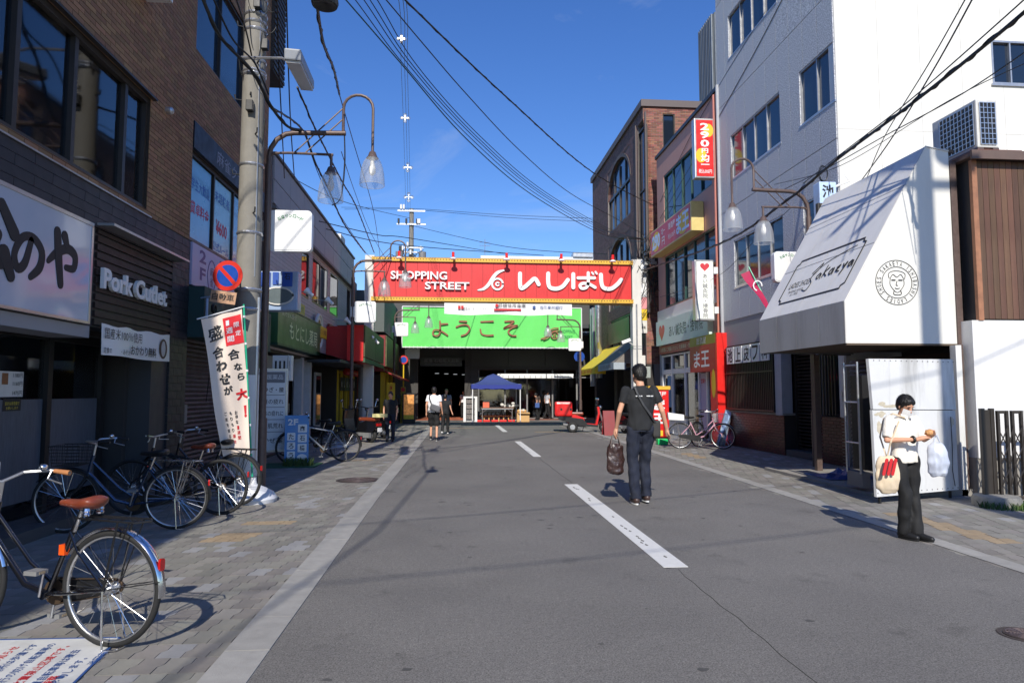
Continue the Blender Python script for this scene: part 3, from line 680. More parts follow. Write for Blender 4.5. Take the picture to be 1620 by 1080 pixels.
t = thing('mahjong_fascia_sign', 'lavender fascia sign for the mahjong parlour on the second floor', 'shop sign', (XL, 12.3, 3.2))
mb = MB(); fbox(mb, 'L', XL-.05, 11.1, 15.2, 3.2, 3.88, 0, .1); mb.build('face', mat('lavender', c(178, 178, 215), .4, var=.06), t)
lett(t, mat('ink_purple', c(100, 80, 140), .5), [('2F', TM('L', XL-.05, 11.55, 3.58, .102), .3, .5, {'off': .03, 'vert': True}), ('石橋', TM('L', XL-.05, 12.45, 3.45, .102), .36, .34, {'off': .01}), ('貸卓専門店', TM('L', XL-.05, 12.9, 3.76, .102), 1.1, .14, {'off': .01}), ('麻雀', TM('L', XL-.05, 11.98, 3.46, .106), .15, .34, {'vert': True})])
mb = MB(); M_ = TM('L', XL-.05, 11.98, 3.47, .101); q = MB(M_)
pts = [(.19*math.cos(k*.3), .27*math.sin(k*.3)) for k in range(22)]; q.ribbon(pts, .02, 0, .004, 0); mb.add(q.v, q.f); mb.build('oval_ring', MATS['ink_purple'], t)
mb = MB(); fbox(mb, 'L', XL-.05, 11.06, 15.0, 2.36, 3.17, 0, .32); mb.build('awning_box', MATS['teal_dark'], b2)
mb = MB(); fbox(mb, 'L', XL-.05, 11.1, 11.18, 0, 2.36, -.2, .02); fbox(mb, 'L', XL-.05, 14.7, 14.9, 0, 2.36, -.2, .02); fbox(mb, 'L', XL-.05, 14.9, 15.6, 0, 3.1, -.25, -.02); fbox(mb, 'L', XL-.05, 11.1, 14.9, 2.36, 3.1, -.2, -.004)
mb.build('door_surround', MATS['brown_frame'], b2)
z = .0; mb = MB()
while z < 2.34:
    mb.add([W('L', XL-.05, 11.19, z, -.12), W('L', XL-.05, 14.69, z, -.12), W('L', XL-.05, 14.69, z+.035, -.095), W('L', XL-.05, 11.19, z+.035, -.095), W('L', XL-.05, 14.69, z+.07, -.12), W('L', XL-.05, 11.19, z+.07, -.12)], [(0, 1, 2, 3), (3, 2, 4, 5)]); z += .075
mb.build('roller_shutter', MATS['shutter_brown'], b2)
mb = MB(); fbox(mb, 'L', XL-.05, 11.32, 11.46, 1.0, 1.3, -.09, -.03); mb.build('letter_box', MATS['mid_grey'], b2)
mb = MB(); fbox(mb, 'L', XL, 15.62, 16.6, 8.9, 12.2, -2, -.0)
for k in range(24): fbox(mb, 'L', XL, 15.62, 16.6, 8.95+k*.135, 9.03+k*.135, 0, .03)
mb.build('ribbed_upper_wall', mat('ribbed_brown', (.045, .036, .03), .6), b2)
# bracket and cable coil by the awning
t = thing('wall_bracket', 'pale steel bracket holding a coiled cable beside the no parking sign', 'bracket', (XL+.1, 11.5, 2.9))
mb = MB(); mb.tube([(XL+.05, 11.2, 2.98), (-3.2, 10.45, 2.98)], .012); mb.tube([(XL+.3, 11.1, 2.98), (XL+.3, 11.1, 2.6)], .02); mb.build('arm', MATS['pale_blue'], t)
mb = MB(); mb.ring((XL+.45, 10.95, 2.8), .06, .02, 'x', 20, 6); mb.ring((XL+.47, 10.95, 2.79), .07, .015, 'x', 20, 6); mb.tube(sag((XL+.47, 10.95, 2.72), (XL+.3, 11.2, 1.35), .12), .006, 5); mb.build('cable_coil', MATS['cable'], t)
# ---- grey building with the pharmacy
b3 = thing('grey_panel_building', 'pinkish grey two-storey building with long fascia over the green pharmacy sign', 'building', (-6, 22, 0))
hs = [(18.95, 20.0, 4.15, 5.5), (20.45, 22.9, 4.15, 5.55), (23.35, 24.95, 4.15, 5.6), (27.0, 27.9, 4.1, 5.6)]
mb = MB(); wall(mb, 'L', XL, 15.65, 28.2, 2.5, 5.75, hs, -.25, -.012); mb.box(-12, XL-.1, 15.62, 15.7, 2.5, 6.95); mb.box(-12, XL-.25, 28.1, 28.2, 0, 6.9); mb.box(-12, -11.9, 15.7, 28.1, 0, 6.9)
mb.build('wall', MATS['siding'], b3)
field(b3, 'siding_board', 'L', XL-.012, 15.65, 28.2, 2.5, 5.75, 14, .1, MATS['siding'], hs, joint=.008, depth=.012, stag=0)
for h in hs[:3]: wn_ = window(b3, 'L', XL, *h, n={0: 1, 1: 2, 2: 1}[hs.index(h)], gm='glass_dark', fw=.07, d=-.06)
for o_ in list(bpy.data.objects):
    if o_.name.startswith('pane') and o_.parent and o_.parent.parent == b3:
        vs_ = o_.data.vertices; ym_ = sum(v.co.y for v in vs_)/len(vs_)
        for v in vs_: v.co.x += (v.co.y-ym_)*.07
window(b3, 'L', XL, *hs[3], n=1, gm='glass_dark', fw=.05)
field(b3, 'fascia_panel', 'L', XL+.05, 15.7, 28.2, 5.8, 6.92, 1.55, .56, mat('fascia_grey', (.36, .34, .34), .6, var=.05, dirt=.15), joint=.02, depth=.03, stag=0)
mb = MB(); fbox(mb, 'L', XL, 15.7, 28.2, 5.75, 6.94, -.2, .048); fbox(mb, 'L', XL, 15.7, 28.25, 6.94, 7.0, -.3, .12); fbox(mb, 'L', XL, 15.7, 28.25, 5.68, 5.748, -.1, .14); mb.box(-12, XL-.2, 15.7, 28.2, 6.8, 6.93)
mb.build('fascia', mat('fascia_dark', (.15, .14, .145), .6), b3)
b3b = thing('dark_grey_building', 'low dark grey building with sloping edge behind the left gate post', 'building', (-6, 30.5, 0))
mb = MB(); mb.box(-12, XL, 28.25, 29.7, 2.6, 6.15); mb.box(-12, -3.02, 29.75, 36.6, 4.1, 5.9); mb.build('wall', mat('grey_green', (.10, .12, .115), .7), b3b)
window(b3b, 'L', -3.02, 30.5, 32.5, 4.5, 5.6, n=2, gm='glass_dark'); window(b3b, 'L', -3.02, 33.5, 35.8, 4.5, 5.6, n=2, gm='glass_dark')
t = thing('roof_unit', 'pale box unit on the roof of the grey building', 'roof unit', (-4.6, 26.5, 6.94))
mb = MB(); mb.bbox(-5.0, -4.3, 26.0, 27.0, 6.93, 7.5, .03); mb.build('casing', MATS['offwhite'], t)
mb = MB(); mb.ring((-4.65, 25.99, 7.2), .2, .015, 'y'); mb.build('fan_guard', MATS['alu'], t)
# pharmacy frontage
t = thing('pharmacy_sign', 'long green fascia sign with pale Japanese characters for the pharmacy', 'shop sign', (XL, 18, 2.6))
mb = MB(); fbox(mb, 'L', XL, 15.55, 20.4, 2.6, 3.45, 0, .28); mb.build('face', mat('sign_green', c(44, 88, 52), .45, var=.12, vs=2, dirt=.1), t)
lett(t, mat('ink_cream', c(205, 215, 180), .5), [('もとにし薬局', TM('L', XL, 18.3, 2.98, .282), 3.3, .44, {'off': .006}), ('処方せん受付', TM('L', XL, 16.6, 3.32, .282), 1.4, .12)])
mb = MB(); fbox(mb, 'L', XL, 15.5, 20.45, 2.55, 2.6, 0, .3); fbox(mb, 'L', XL, 15.5, 20.45, 3.45, 3.49, 0, .3); mb.build('frame', mat('dark_green', (.01, .05, .03), .5), t)
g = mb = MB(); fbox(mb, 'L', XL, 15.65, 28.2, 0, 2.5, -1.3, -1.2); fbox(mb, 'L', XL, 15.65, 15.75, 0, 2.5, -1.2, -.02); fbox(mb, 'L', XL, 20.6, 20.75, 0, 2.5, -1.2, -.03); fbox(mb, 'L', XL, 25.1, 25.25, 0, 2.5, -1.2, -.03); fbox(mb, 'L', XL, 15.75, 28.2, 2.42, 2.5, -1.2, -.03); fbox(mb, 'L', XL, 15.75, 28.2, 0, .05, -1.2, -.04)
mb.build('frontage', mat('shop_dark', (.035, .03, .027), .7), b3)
mb = MB(); fbox(mb, 'L', XL, 16.0, 17.3, .05, 2.35, -.2, -.1); mb.build('wall_panel', MATS['mid_grey'], b3)
# wooden doors
for a in (17.45, 18.3):
    d = MB(); fbox(d, 'L', XL, a, a+.8, .05, 2.3, -.34, -.28); d = d.build('door', mat('door_wood', (.10, .035, .018), .45, var=.3, stretch=(1, 1, .2)), b3)
    mb = MB(); fbox(mb, 'L', XL, a+.15, a+.62, .95, 2.1, -.275, -.27); mb.build('pane', MATS['glass_dark'], d)
    mb = MB(); fbox(mb, 'L', XL, a+.68, a+.72, .95, 1.2, -.278, -.24); mb.build('handle', MATS['chrome'], d)
mat('pale_grey', (.42, .43, .46), .6, dirt=.1)
for a in (19.3, 20.35): mb = MB(); fbox(mb, 'L', XL, a, a+.22, .05, 2.45, -.2, .02); mb.build('column', MATS['pale_grey'], b3)
mb = MB(); fbox(mb, 'L', XL, 19.55, 20.3, .05, 2.45, -.3, -.24); mb.build('entrance_panel', MATS['pale_grey'], b3)
mb = MB(); fbox(mb, 'L', XL, 21.1, 22.0, .4, 2.1, -.02, .03); mb.build('notice_board', MATS['panel_grey'], b3)
mb = MB(); fbox(mb, 'L', XL, 21.2, 21.9, .5, 2.0, .031, .036); mb.build('notice', MATS['glass_dark'], b3)
mb = MB(); fbox(mb, 'L', XL, 20.0, 24.6, 2.36, 2.44, 0, .95); mb.add([W('L', XL, 20, 2.75, 0), W('L', XL, 24.6, 2.75, 0), W('L', XL, 24.6, 2.46, .95), W('L', XL, 20, 2.46, .95)], [(0, 1, 2, 3)]); mb.build('dark_canopy', mat('canopy_dark', (.02, .025, .035), .6), b3)
# poster stand, plain white sign, poles by the pharmacy
t = thing('medicine_poster_stand', 'white framed board of medicine notices beside the steel lamp post', 'notice board', (-3.8, 14.9, 0))
MX = Matrix.Translation((-3.86, 14.95, 0)) @ Matrix.Rotation(R(12), 4, 'Z')
mb = MB(MX); mb.box(-.32, -.28, -.02, .02, 0, 2.0); mb.box(.28, .32, -.02, .02, 0, 2.0); mb.box(-.28, .28, -.02, .02, 1.96, 2.0); mb.box(-.28, .28, -.02, .02, .24, .28); mb.build('frame', MATS['alu_frame'], t)
mb = MB(MX); mb.box(-.28, .28, -.012, .01, .28, 1.96); mb.build('board', MATS['white_sign'], t)
MF = lambda x, z: MX @ Matrix(((1, 0, 0, x), (0, 0, -1, -.014), (0, 1, 0, z), (0, 0, 0, 1)))
mb = MB(MX); mb.box(-.26, .26, -.0135, -.0125, 1.7, 1.93); mb.build('header', MATS['ink_grey'], t)
mb = MB(MX)
for z in (1.44, 1.18, .92, .66): mb.box(-.26, .26, -.0135, -.0125, z-.006, z+.006)
mb.build('rule_line', MATS['ink_grey'], t)
lett(t, MATS['ink'], [(s, MF(.04, z), .4, .11, {'off': .008}) for s, z in (('ひざ・腰', 1.55), ('目の疲れ', 1.3), ('体の疲れに', 1.05), ('お肌荒れ', .79), ('かぜ薬', .48))])
lett(t, MATS['ink_red'], [('●', MF(-.2, 1.55), .09, .1), ('●', MF(-.2, 1.3), .09, .1), ('●', MF(-.2, .79), .09, .1)], 'red_dot')
lett(t, MATS['ink_white'], [('医薬品', MF(.06, 1.82), .32, .1)], 'header_lettering')
t = thing('kiosk_meter_box', 'pale box with black marks on a thin pole beside the pharmacy', 'box', (-3.6, 15.4, 0))
mb = MB(); mb.box(-3.95, -3.55, 15.3, 15.5, 1.75, 2.3); mb.build('box', MATS['white'], t)
mb = MB()
for k in range(4): mb.box(-3.9+k*.09, -3.86+k*.09, 15.296, 15.299, 1.92+.05*(k % 2), 2.18)
mb.build('mark', MATS['ink'], t)
mb = MB(); mb.tube([(-3.58, 15.15, 0), (-3.58, 15.15, 2.3)], .015); mb.tube([(-3.82, 14.3, 0), (-3.82, 14.3, 1.7)], .012); mb.build('pole', MATS['grey_metal'], t)
# blue 2F sign standing on the pavement
t = thing('blue_standing_sign', 'blue standing sign with white tile shaped letters in front of the pharmacy', 'standing sign', (-3.2, 14.6, 0))
MX = Matrix.Translation((-3.24, 14.6, 0)) @ Matrix.Rotation(R(14), 4, 'Z') @ Matrix.Rotation(R(-4), 4, 'X')
mb = MB(MX); mb.box(-.24, .24, 0, .05, .03, 1.02); mb.build('panel', mat('blue_sign', c(60, 130, 195), .35, var=.1, vs=6), t)
mb = MB(MX)
for z in (.12, .31, .50): mb.prism(rrect(-.19, -.03, z, z+.16, .02), 'y', -.006, -.002)
for z in (.26, .46, .66): mb.prism(rrect(.02, .2, z, z+.17, .02), 'y', -.006, -.002)
mb.prism([(.11+.1*math.cos(k*.35), .15+.07*math.sin(k*.35)) for k in range(18)], 'y', -.006, -.002)
mb.build('white_tile', MATS['white'], t)
MF = lambda x, z: MX @ Matrix(((1, 0, 0, x), (0, 0, -1, -.008), (0, 1, 0, z), (0, 0, 0, 1)))
lett(t, MATS['ink'], [(s, MF(x, z), .1, .11, {'off': .015}) for s, x, z in (('た', -.11, .58), ('ろ', -.11, .39), ('う', -.11, .2), ('麻', .11, .745), ('石', .11, .545), ('橋', .11, .345))])
lett(t, MATS['ink_white'], [('2F', MF(-.08, .88), .2, .13, {'off': .03})], 'floor_lettering')
mb = MB(MX); mb.box(-.2, -.17, .05, .3, 0, .03); mb.box(.17, .2, .05, .3, 0, .03); mb.tube([(-.18, .04, .9), (-.18, .28, .02)], .01); mb.tube([(.18, .04, .9), (.18, .28, .02)], .01); mb.build('stand', MATS['grey_metal'], t)
def tuft(name, label, x, y, n, h, sp, grp=None):
    mb = MB()
    for i in range(n):
        a = random.random()*6.3; r = sp*math.sqrt(random.random()); bx, by = x+r*math.cos(a), y+r*math.sin(a)*.7; hh = h*random.uniform(.4, 1); lx, ly = random.uniform(-.5, .5)*hh, random.uniform(-.5, .5)*hh; w_ = .006+.004*random.random()
        mb.add([(bx-w_, by, 0), (bx+w_, by, 0), (bx+lx*.5+w_*.7, by+ly*.5, hh*.65), (bx+lx, by+ly, hh*.9), (bx+lx*.5-w_*.7, by+ly*.5, hh*.65)], [(0, 1, 2, 3, 4)])
    o = mb.build(name, MATS['foliage_green'], kind='stuff', loc=(x, y, 0)); o['label'] = label; o['category'] = 'grass'
tuft('grass_tuft', 'green weeds growing at the foot of the blue standing sign', -3.15, 14.35, 260, .22, .3)
tuft('grass_tuft', 'green weeds round the low round stone at the right edge', 7.25, 8.42, 420, .11, .42)
MB().box(-3.9, -2.75, 14.0, 14.9, .001, .012).build('green_mat', mat('mat_green', (.02, .09, .04), .9), label='green plastic mat under the blue standing sign', cat='mat')
# wall signs on the grey building
t = thing('yellow_wall_sign', 'small yellow and green plate sign above the round shop sign', 'wall sign', (XL, 18.7, 3.5))
mb = MB(); fbox(mb, 'L', XL, 17.5, 19.0, 3.58, 3.86, .05, .12); mb.build('plate', mat('yg', c(170, 175, 60), .5), t)
lett(t, MATS['ink_green'], [('処方箋受付', TM('L', XL, 18.25, 3.72, .122), 1.2, .2, {'off': .01})])
t = thing('round_shop_sign', 'round brown and cream projecting sign crossed by a yellow band', 'wall sign', (XL+.3, 20.7, 3.3))
MX = TM('L', XL, 20.9, 3.32, .14)
mb = MB(MX); mb.add([(.55*math.cos(k*.2), .5*math.sin(k*.2), .0) for k in range(31)], [tuple(range(31))]); mb.ring((0, 0, 0), .5, .045, 'z', 36, 6, 1); mb.build('disc', MATS['offwhite'], t)
mb = MB(MX); mb.ribbon([(-.2, -.28), (-.16, .1), (0, .3), (.16, .1), (.2, -.28)], .1, .01, .02); mb.build('mug_print', mat('mugbrown', c(130, 80, 40), .5), t)
mb = MB(MX); mb.box(-.2, .95, -.17, .17, .02, .06); mb.build('band', MATS['yellow'], t)
M2 = MX.copy(); M2.translation += Vector((.062, .38, 0)); lett(t, MATS['ink_brown'], [('パンと喫茶', M2, .95, .16, {'off': .01})])
t = thing('dark_red_wall_sign', 'narrow dark red vertical wall sign with a white oval emblem', 'wall sign', (XL, 23.2, 2.7))
mb = MB(); fbox(mb, 'L', XL, 22.9, 23.8, 2.55, 3.75, .02, .1); mb.build('plate', mat('maroon', c(120, 18, 30), .45), t)
MX = TM('L', XL, 23.35, 3.25, .102); mb = MB(MX)
mb.add([(.25*math.cos(k*.3), .32*math.sin(k*.3), 0) for k in range(21)], [tuple(range(21))]); mb.build('emblem', MATS['offwhite'], t)
# spotlights on brackets
def spot(x, y, z, label, dx=.5):
    t = thing('spotlight', label, 'spotlight', (x, y, z), 'spotlights on the left row')
    mb = MB(); mb.tube([(x-dx, y, z+.06), (x, y, z+.02)], .012); mb.build('arm', MATS['grey_metal'], t)
    MX = Matrix.Translation((x, y, z)) @ Matrix.Rotation(R(-50), 4, 'Y')
    mb = MB(MX); mb.lathe([(.02, -.12), (.05, -.1), (.05, 0), (.085, .09), (.09, .12), (.05, .115), (.0, .1)], n=14); mb.build('lamp_head', MATS['white'], t, smooth='auto')
spot(-3.55, 17.0, 3.92, 'white spotlight just above the green pharmacy sign'); spot(-3.45, 19.2, 4.0, 'first of the grey spotlights over the yellow wall sign'); spot(-3.3, 21.6, 3.7, 'grey spotlight over the round shop sign')
spot(-2.9, 24.2, 3.45, 'white spotlight nearest the red shop box'); spot(-2.85, 25.4, 3.35, 'white spotlight over the red shop box')
# projecting light boxes by the near lamp post
t = thing('oval_light_box', 'rusty white and blue light box sign with an oval picture behind the steel post', 'light box', (-3.2, 12.2, 2.9))
mb = MB(); mb.bbox(-3.45, -2.75, 12.2, 12.5, 2.93, 3.62, .02); mb.build('box', mat('lb_blue', c(150, 170, 200), .4, var=.08, dirt=.3), t)
MX = TM('F', 12.195, -3.08, 3.18, .01)
mb = MB(MX); mb.add([(.24*math.cos(k*.25), .13*math.sin(k*.25), .012) for k in range(26)], [tuple(range(26))]); mb.build('oval_picture', mat('ovalpic', (.10, .13, .14), .35), t)
mb = MB(MX); mb.ribbon([(.26*math.cos(k*.25), .15*math.sin(k*.25)) for k in range(27)], .025, 0, .02, 0); mb.build('oval_rim', MATS['offwhite'], t)
mb = MB(MX); mb.box(-.32, -.14, .17, .42, .001, .004); mb.box(-.1, .0, .2, .42, .001, .004); mb.box(.06, .24, .17, .42, .001, .004); mb.build('print', MATS['blue'], t)
M2 = TM('F', 12.195, -2.93, 3.52, .018); lett(t, MATS['ink'], [('石', M2, .1, .11, {'off': .01})])
# red shop and green board fronts
b4 = thing('red_fronted_shop', 'eatery with a bright red box fascia and yellow framed doors', 'shop', (XL, 27.5, 0))
mb = MB(); mb.box(-3.44, -2.92, 22.3, 24.9, 2.5, 3.66); mb.build('fascia_box', MATS['red'], b4)
mb = MB(); mb.box(-4.19, -3.445, 22.8, 24.9, 2.5, 3.66); mb.build('side_panel', mat('red_dark', c(180, 26, 26), .5), b4)
mb = MB(); mb.box(-4.19, -3.35, 24.9, 29.6, 2.5, 3.9); mb.build('fascia_back', MATS['dark_red'], b4)
field(b4, 'vine_board', 'L', -2.92, 22.32, 28.3, 2.62, 3.68, 2.99, 1.06, mat('vine_board', (.085, .08, .03), .6, var=.95, vs=5, stretch=(1, 5, 1.2), hue=.06, isl=.2), joint=.03, depth=.05, stag=0)
mb = MB(); fbox(mb, 'L', -2.9, 22.32, 28.3, 2.46, 2.6, -.04, .04); mb.build('lower_trim', mat('trimgreen', (.03, .09, .04), .5), b4)
mb = MB(); fbox(mb, 'L', XL, 25.3, 29.6, 0, 2.6, -.9, -.8); mb.box(XL-.9, XL+.1, 29.5, 29.65, 0, 2.6); mb.box(-4.15, -3.45, 25.25, 29.4, 2.46, 2.6); mb.box(XL-.8, XL+.1, 25.3, 29.5, 0, .04); mb.build('frontage', MATS['shop_dark'], b4)
mb = MB()
for a in (25.35, 26.3, 27.4, 28.3, 29.3): fbox(mb, 'L', XL, a, a+.12, .04, 2.3, -.12, .0)
fbox(mb, 'L', XL, 25.3, 29.4, .04, .3, -.1, -.02); mb.build('door_frame', MATS['yellow'], b4)
for a in (25.5, 26.45, 27.55, 28.45): p = MB(); fbox(p, 'L', XL, a, a+.8, .31, 2.2, -.08, -.07); p.build('door', MATS['glass_dark'], b4)
mb = MB()
for k in range(14): y = 25.6+k*.26; mb.ball((XL+.22, y, 2.25), .1, .1, .13)
mb.build('lantern_row', mat('lantern', c(170, 30, 20), .5), b4)
for k in range(6):
    a = 25.55+k*.62; mb = MB(); fbox(mb, 'L', XL, a, a+.5, 1.55, 2.05, .05, .06); nr = mb.build('noren', MATS['ink'], b4)
    lett(nr, MATS['ink_white'], [('めし処酒場屋台'[k], TM('L', XL, a+.25, 1.8, .065), .2, .24)])
t = thing('round_column', 'pale round column standing before the red fronted shop', 'column', (-3.5, 26.9, 0)); mb = MB(); mb.cyl((-3.5, 26.9, 0), (-3.5, 26.9, 2.5), .2, 24); mb.build('shaft', MATS['pale_grey'], t, smooth='auto')
b5 = thing('green_board_shop', 'shop with faded green vine boards and a red awning next to the arcade', 'shop', (-3, 33, 0))
mb = MB(); mb.box(-4.1, -3.0, 32.25, 36.6, 2.42, 3.95); mb.build('fascia_box', mat('dkred2', (.2, .02, .02), .5), b5)
field(b5, 'vine_board', 'L', -2.95, 29.75, 36.5, 2.6, 3.95, 3.35, 1.35, MATS['vine_board'], joint=.03, depth=.05, stag=0)
mb = MB(); mb.box(-3.35, -2.96, 29.75, 32.24, 2.6, 3.95); mb.box(-3.6, -3.05, 30, 36.5, 2.42, 2.58); mb.box(-4.3, -4.2, 29.7, 36.6, 0, 2.4); mb.build('backing', MATS['dark_red'], b5)
mb = MB()
mb.add([(-3.0, 30.2, 2.45), (-3.0, 36.4, 2.45), (-2.35, 36.4, 2.12), (-2.35, 30.2, 2.12), (-3.0, 30.2, 2.38), (-3.0, 36.4, 2.38), (-2.35, 36.4, 2.04), (-2.35, 30.2, 2.04)], [(0, 3, 2, 1), (4, 5, 6, 7), (2, 3, 7, 6), (0, 4, 7, 3), (1, 2, 6, 5)])
mb.build('awning', mat('awn_red', c(150, 25, 25), .6), b5)
for y in (31.2, 33.0, 34.8): MB().box(-3.3, -3.1, y, y+.2, 0, 2.4).build('column', MATS['yellow'], b5)
for k, y in enumerate((31.5, 33.3, 35.1)): p = MB(); p.box(-3.24, -3.2, y, y+1.4, .05, 2.3); p.build('door', MATS['glass_dark'], b5)
t = thing('vertical_menu_board', 'tall yellow and red menu board standing before the green board shop', 'standing sign', (-2.7, 30.6, 0)); mb = MB(); mb.box(-2.95, -2.6, 30.6, 30.7, .1, 1.9); mb.build('panel', MATS['yellow'], t)
lett(t, MATS['ink_red'], [('本日のおすすめ', TM('F', 30.6, -2.77, 1.0, .004), .16, 1.6, {'vert': True, 'off': .01})]); mb = MB(); mb.box(-2.95, -2.6, 30.55, 30.8, 0, .1); mb.build('base', MATS['black'], t)
# bright picture light box
t = thing('picture_light_box', 'lit standing light box with an orange food picture at the arcade corner', 'light box', (-1.9, 33.0, 0))
x0, x1 = P(639, 620, Y=33).x, P(655, 620, Y=33).x
mb = MB(); mb.box(x0-.06, x1+.06, 33.0, 33.3, 0, 1.45); mb.build('case', MATS['black'], t)
mb = MB(); mb.box(x0, x1, 32.985, 32.996, .22, 1.38); mb.build('picture', mat('food_pic', c(190, 130, 70), .4, var=.8, vs=6, emit=.35), t)
mb = MB(); mb.box(x0, x1, 32.98, 32.984, .22, .42); mb.build('caption', mat('cap_y', c(225, 200, 60), .4, var=.3, vs=20), t)
t = thing('yellow_column_sign', 'narrow yellow pillar sign with a red roundel beside the picture light box', 'standing sign', (-2.3, 33.4, 0))
x0 = P(634, 620, Y=33.4).x; mb = MB(); mb.box(x0, x0+.22, 33.4, 33.55, 0, 1.75); mb.build('panel', mat('yel2', c(160, 140, 30), .5), t)
mb = MB(TM('F', 33.4, x0+.11, 1.62, .004)); mb.disc((0, 0), .1); mb.build('roundel', MATS['ink_red'], t)
# ================================================================ GATE over the street
G = 25.0; gx0, gx1 = -2.95, 6.62; gz0, gz1 = 4.82, 6.40
t = gate = thing('gate_sign', 'long red street gate sign with white lettering between two white posts', 'gateway', (1.8, G, 0))
mb = MB(); mb.box(gx0, gx1, G, G+.45, gz0+.12, gz1-.12); mb.build('backing', MATS['dark_red'], t)
n = 24; wdt = (gx1-gx0)/n
for i in range(n):
    mb = MB(); mb.box(gx0+i*wdt+.004, gx0+(i+1)*wdt-.004, G-.035+.0015*(i % 2), G-.002, gz0+.13, gz1-.13); mb.build('panel', MATS['red_sign'], t)
for z0, z1 in ((gz0-.0, gz0+.118), (gz1-.118, gz1+.0)):
    mb = MB(); mb.box(gx0-.06, gx1+.06, G-.1, G+.5, z0, z1); rail = mb.build('gold_trim', MATS['yellow_gold'], t)
    mb = MB(); mb.box(gx0-.065, gx1+.065, G-.105, G+.505, z0-.018, z0-.002); mb.box(gx0-.065, gx1+.065, G-.105, G+.505, z1+.002, z1+.02); mb.build('edge', mat('brownedge', (.4, .22, .05), .5), rail)
    mb = MB(); x = gx0
    while x < gx1: mb.box(x, x+.04, G-.108, G-.101, z0+.055, z0+.09); x += .105
    mb.build('bead', mat('beadbrown', (.2, .08, .02), .5), rail, kind='stuff')
GT = lambda px, py, d=.04: (lambda v: TM('F', G, v.x, v.z, d))(P(px, py, Y=G-d))
mb = MB()
txt(mb, 'SHOPPING', GT(663, 436), w=2.05, h=.30, off=.022, ex=.05, res=3); txt(mb, 'STREET', GT(707.5, 452.5), w=1.62, h=.28, off=.022, ex=.05, res=3)
mb.build('english_lettering', MATS['ink_white'], t)
def gstroke(pts, wd, k):
    vs = [P(a, b, Y=G-.04) for a, b in pts]; q = MB(TM('F', G, 0, 0, .036)); q.ribbon([(v.x, v.z)+((pts_w[i],) if pts_w else ()) for i, v in enumerate(vs)], wd, 0, .06+.004*k, 5); return q
mb = MB(); pts_w = None
S_ = [[(822.5, 433), (822.5, 448), (824, 456), (830, 454), (838, 447), (846, 441), (852, 450)],
      [(867, 433), (867, 447), (870, 455), (880, 457), (890, 453), (898, 443)],
      [(906.5, 434), (906.5, 455)], [(914, 440), (940, 440)], [(930, 432), (930, 448), (927, 455), (920, 456.5), (917, 452), (922, 448.5), (932, 450), (941, 455)], [(936, 431.5), (938, 434)], [(941.5, 430.5), (943.5, 433.5)],
      [(950, 435), (951, 449), (955, 456), (966, 457), (976, 450), (982, 443)]]
for k, st in enumerate(S_):
    q = gstroke(st, .148 if k not in (3, 4, 5, 6) else (.115 if k in (3, 4) else .07), k); mb.add(q.v, q.f)
mb.build('kana_lettering', MATS['ink_white'], t)
# swirl emblem
def emblem(side_Y, fx, m, parent, name='emblem', sc=1):
    mb = MB(); k = 0
    def stk(pts, wd, kk): 
        vs = [P(a, b, Y=side_Y) for a, b in pts]; return [(v.x, v.z)+((wd[i],) if isinstance(wd, list) else ()) for i, v in enumerate(vs)]
    for pts, ws, wid in fx:
        q = MB(TM('F', side_Y, 0, 0, .002)); q.ribbon(stk(pts, ws, k), wid, 0, .03+.004*k, 5); mb.add(q.v, q.f); k += 1
    return mb.build(name, m, parent)
ring = lambda cx, cy, r, n=14: [(cx+r*math.cos(2*math.pi*i/n), cy+r*math.sin(2*math.pi*i/n)) for i in range(n+1)]
emblem(G-.045, [([(756, 459), (765, 457), (773, 450), (780, 439), (787, 431), (797, 427.5)], [.3, .8, 1, 1, .8, .3], .13), (ring(787, 449.5, 8.5), None and [], .07), (ring(787, 449.5, 2.6), None and [], .05), ([(778, 446), (783, 437), (790, 431), (798, 428)], [.6, .9, .7, .3], .08)], MATS['ink_white'], t)
for px in (583.5, 1007):
    X0 = P(px, 560, Y=G+.2).x; mb = MB(); mb.box(X0-.17, X0+.17, G+.05, G+.4, 0, gz1+.1); po = mb.build('post', MATS['offwhite'], t)
    mb = MB(); mb.box(X0-.26, X0+.26, G+.0, G+.5, 0, .3); mb.build('footing', MATS['concrete'], po)
    if px > 800:
        mb = MB(); mb.tube([(X0-.02, G+.03, 2.4), (X0-.02, G+.03, 4.8)], .03); mb.box(X0-.178, X0+.178, G+.042, G+.408, 3.1, 3.13); mb.box(X0-.178, X0+.178, G+.042, G+.408, 3.2, 3.22); mb.build('band', MATS['grey_metal'], po)
for px in (632, 717, 801, 887, 968):
    v = P(px, 405, Y=G-.3); x = v.x
    mb = MB(); mb.tube([(x, G+.1, gz1+.02), (x, G-.2, gz1+.1), (x, G-.45, gz1+.02)], .018); mb.cyl((x, G-.45, gz1-.03), (x, G-.45, gz1+.16), .05, 10); l_ = mb.build('sign_lamp', MATS['red'], t)
    mb = MB(); mb.lathe([(.05, 0), (.11, -.04), (.12, -.07), (.02, -.06)], (x, G-.45, gz1-.03), 12); mb.build('lamp_head', MATS['white'], l_)
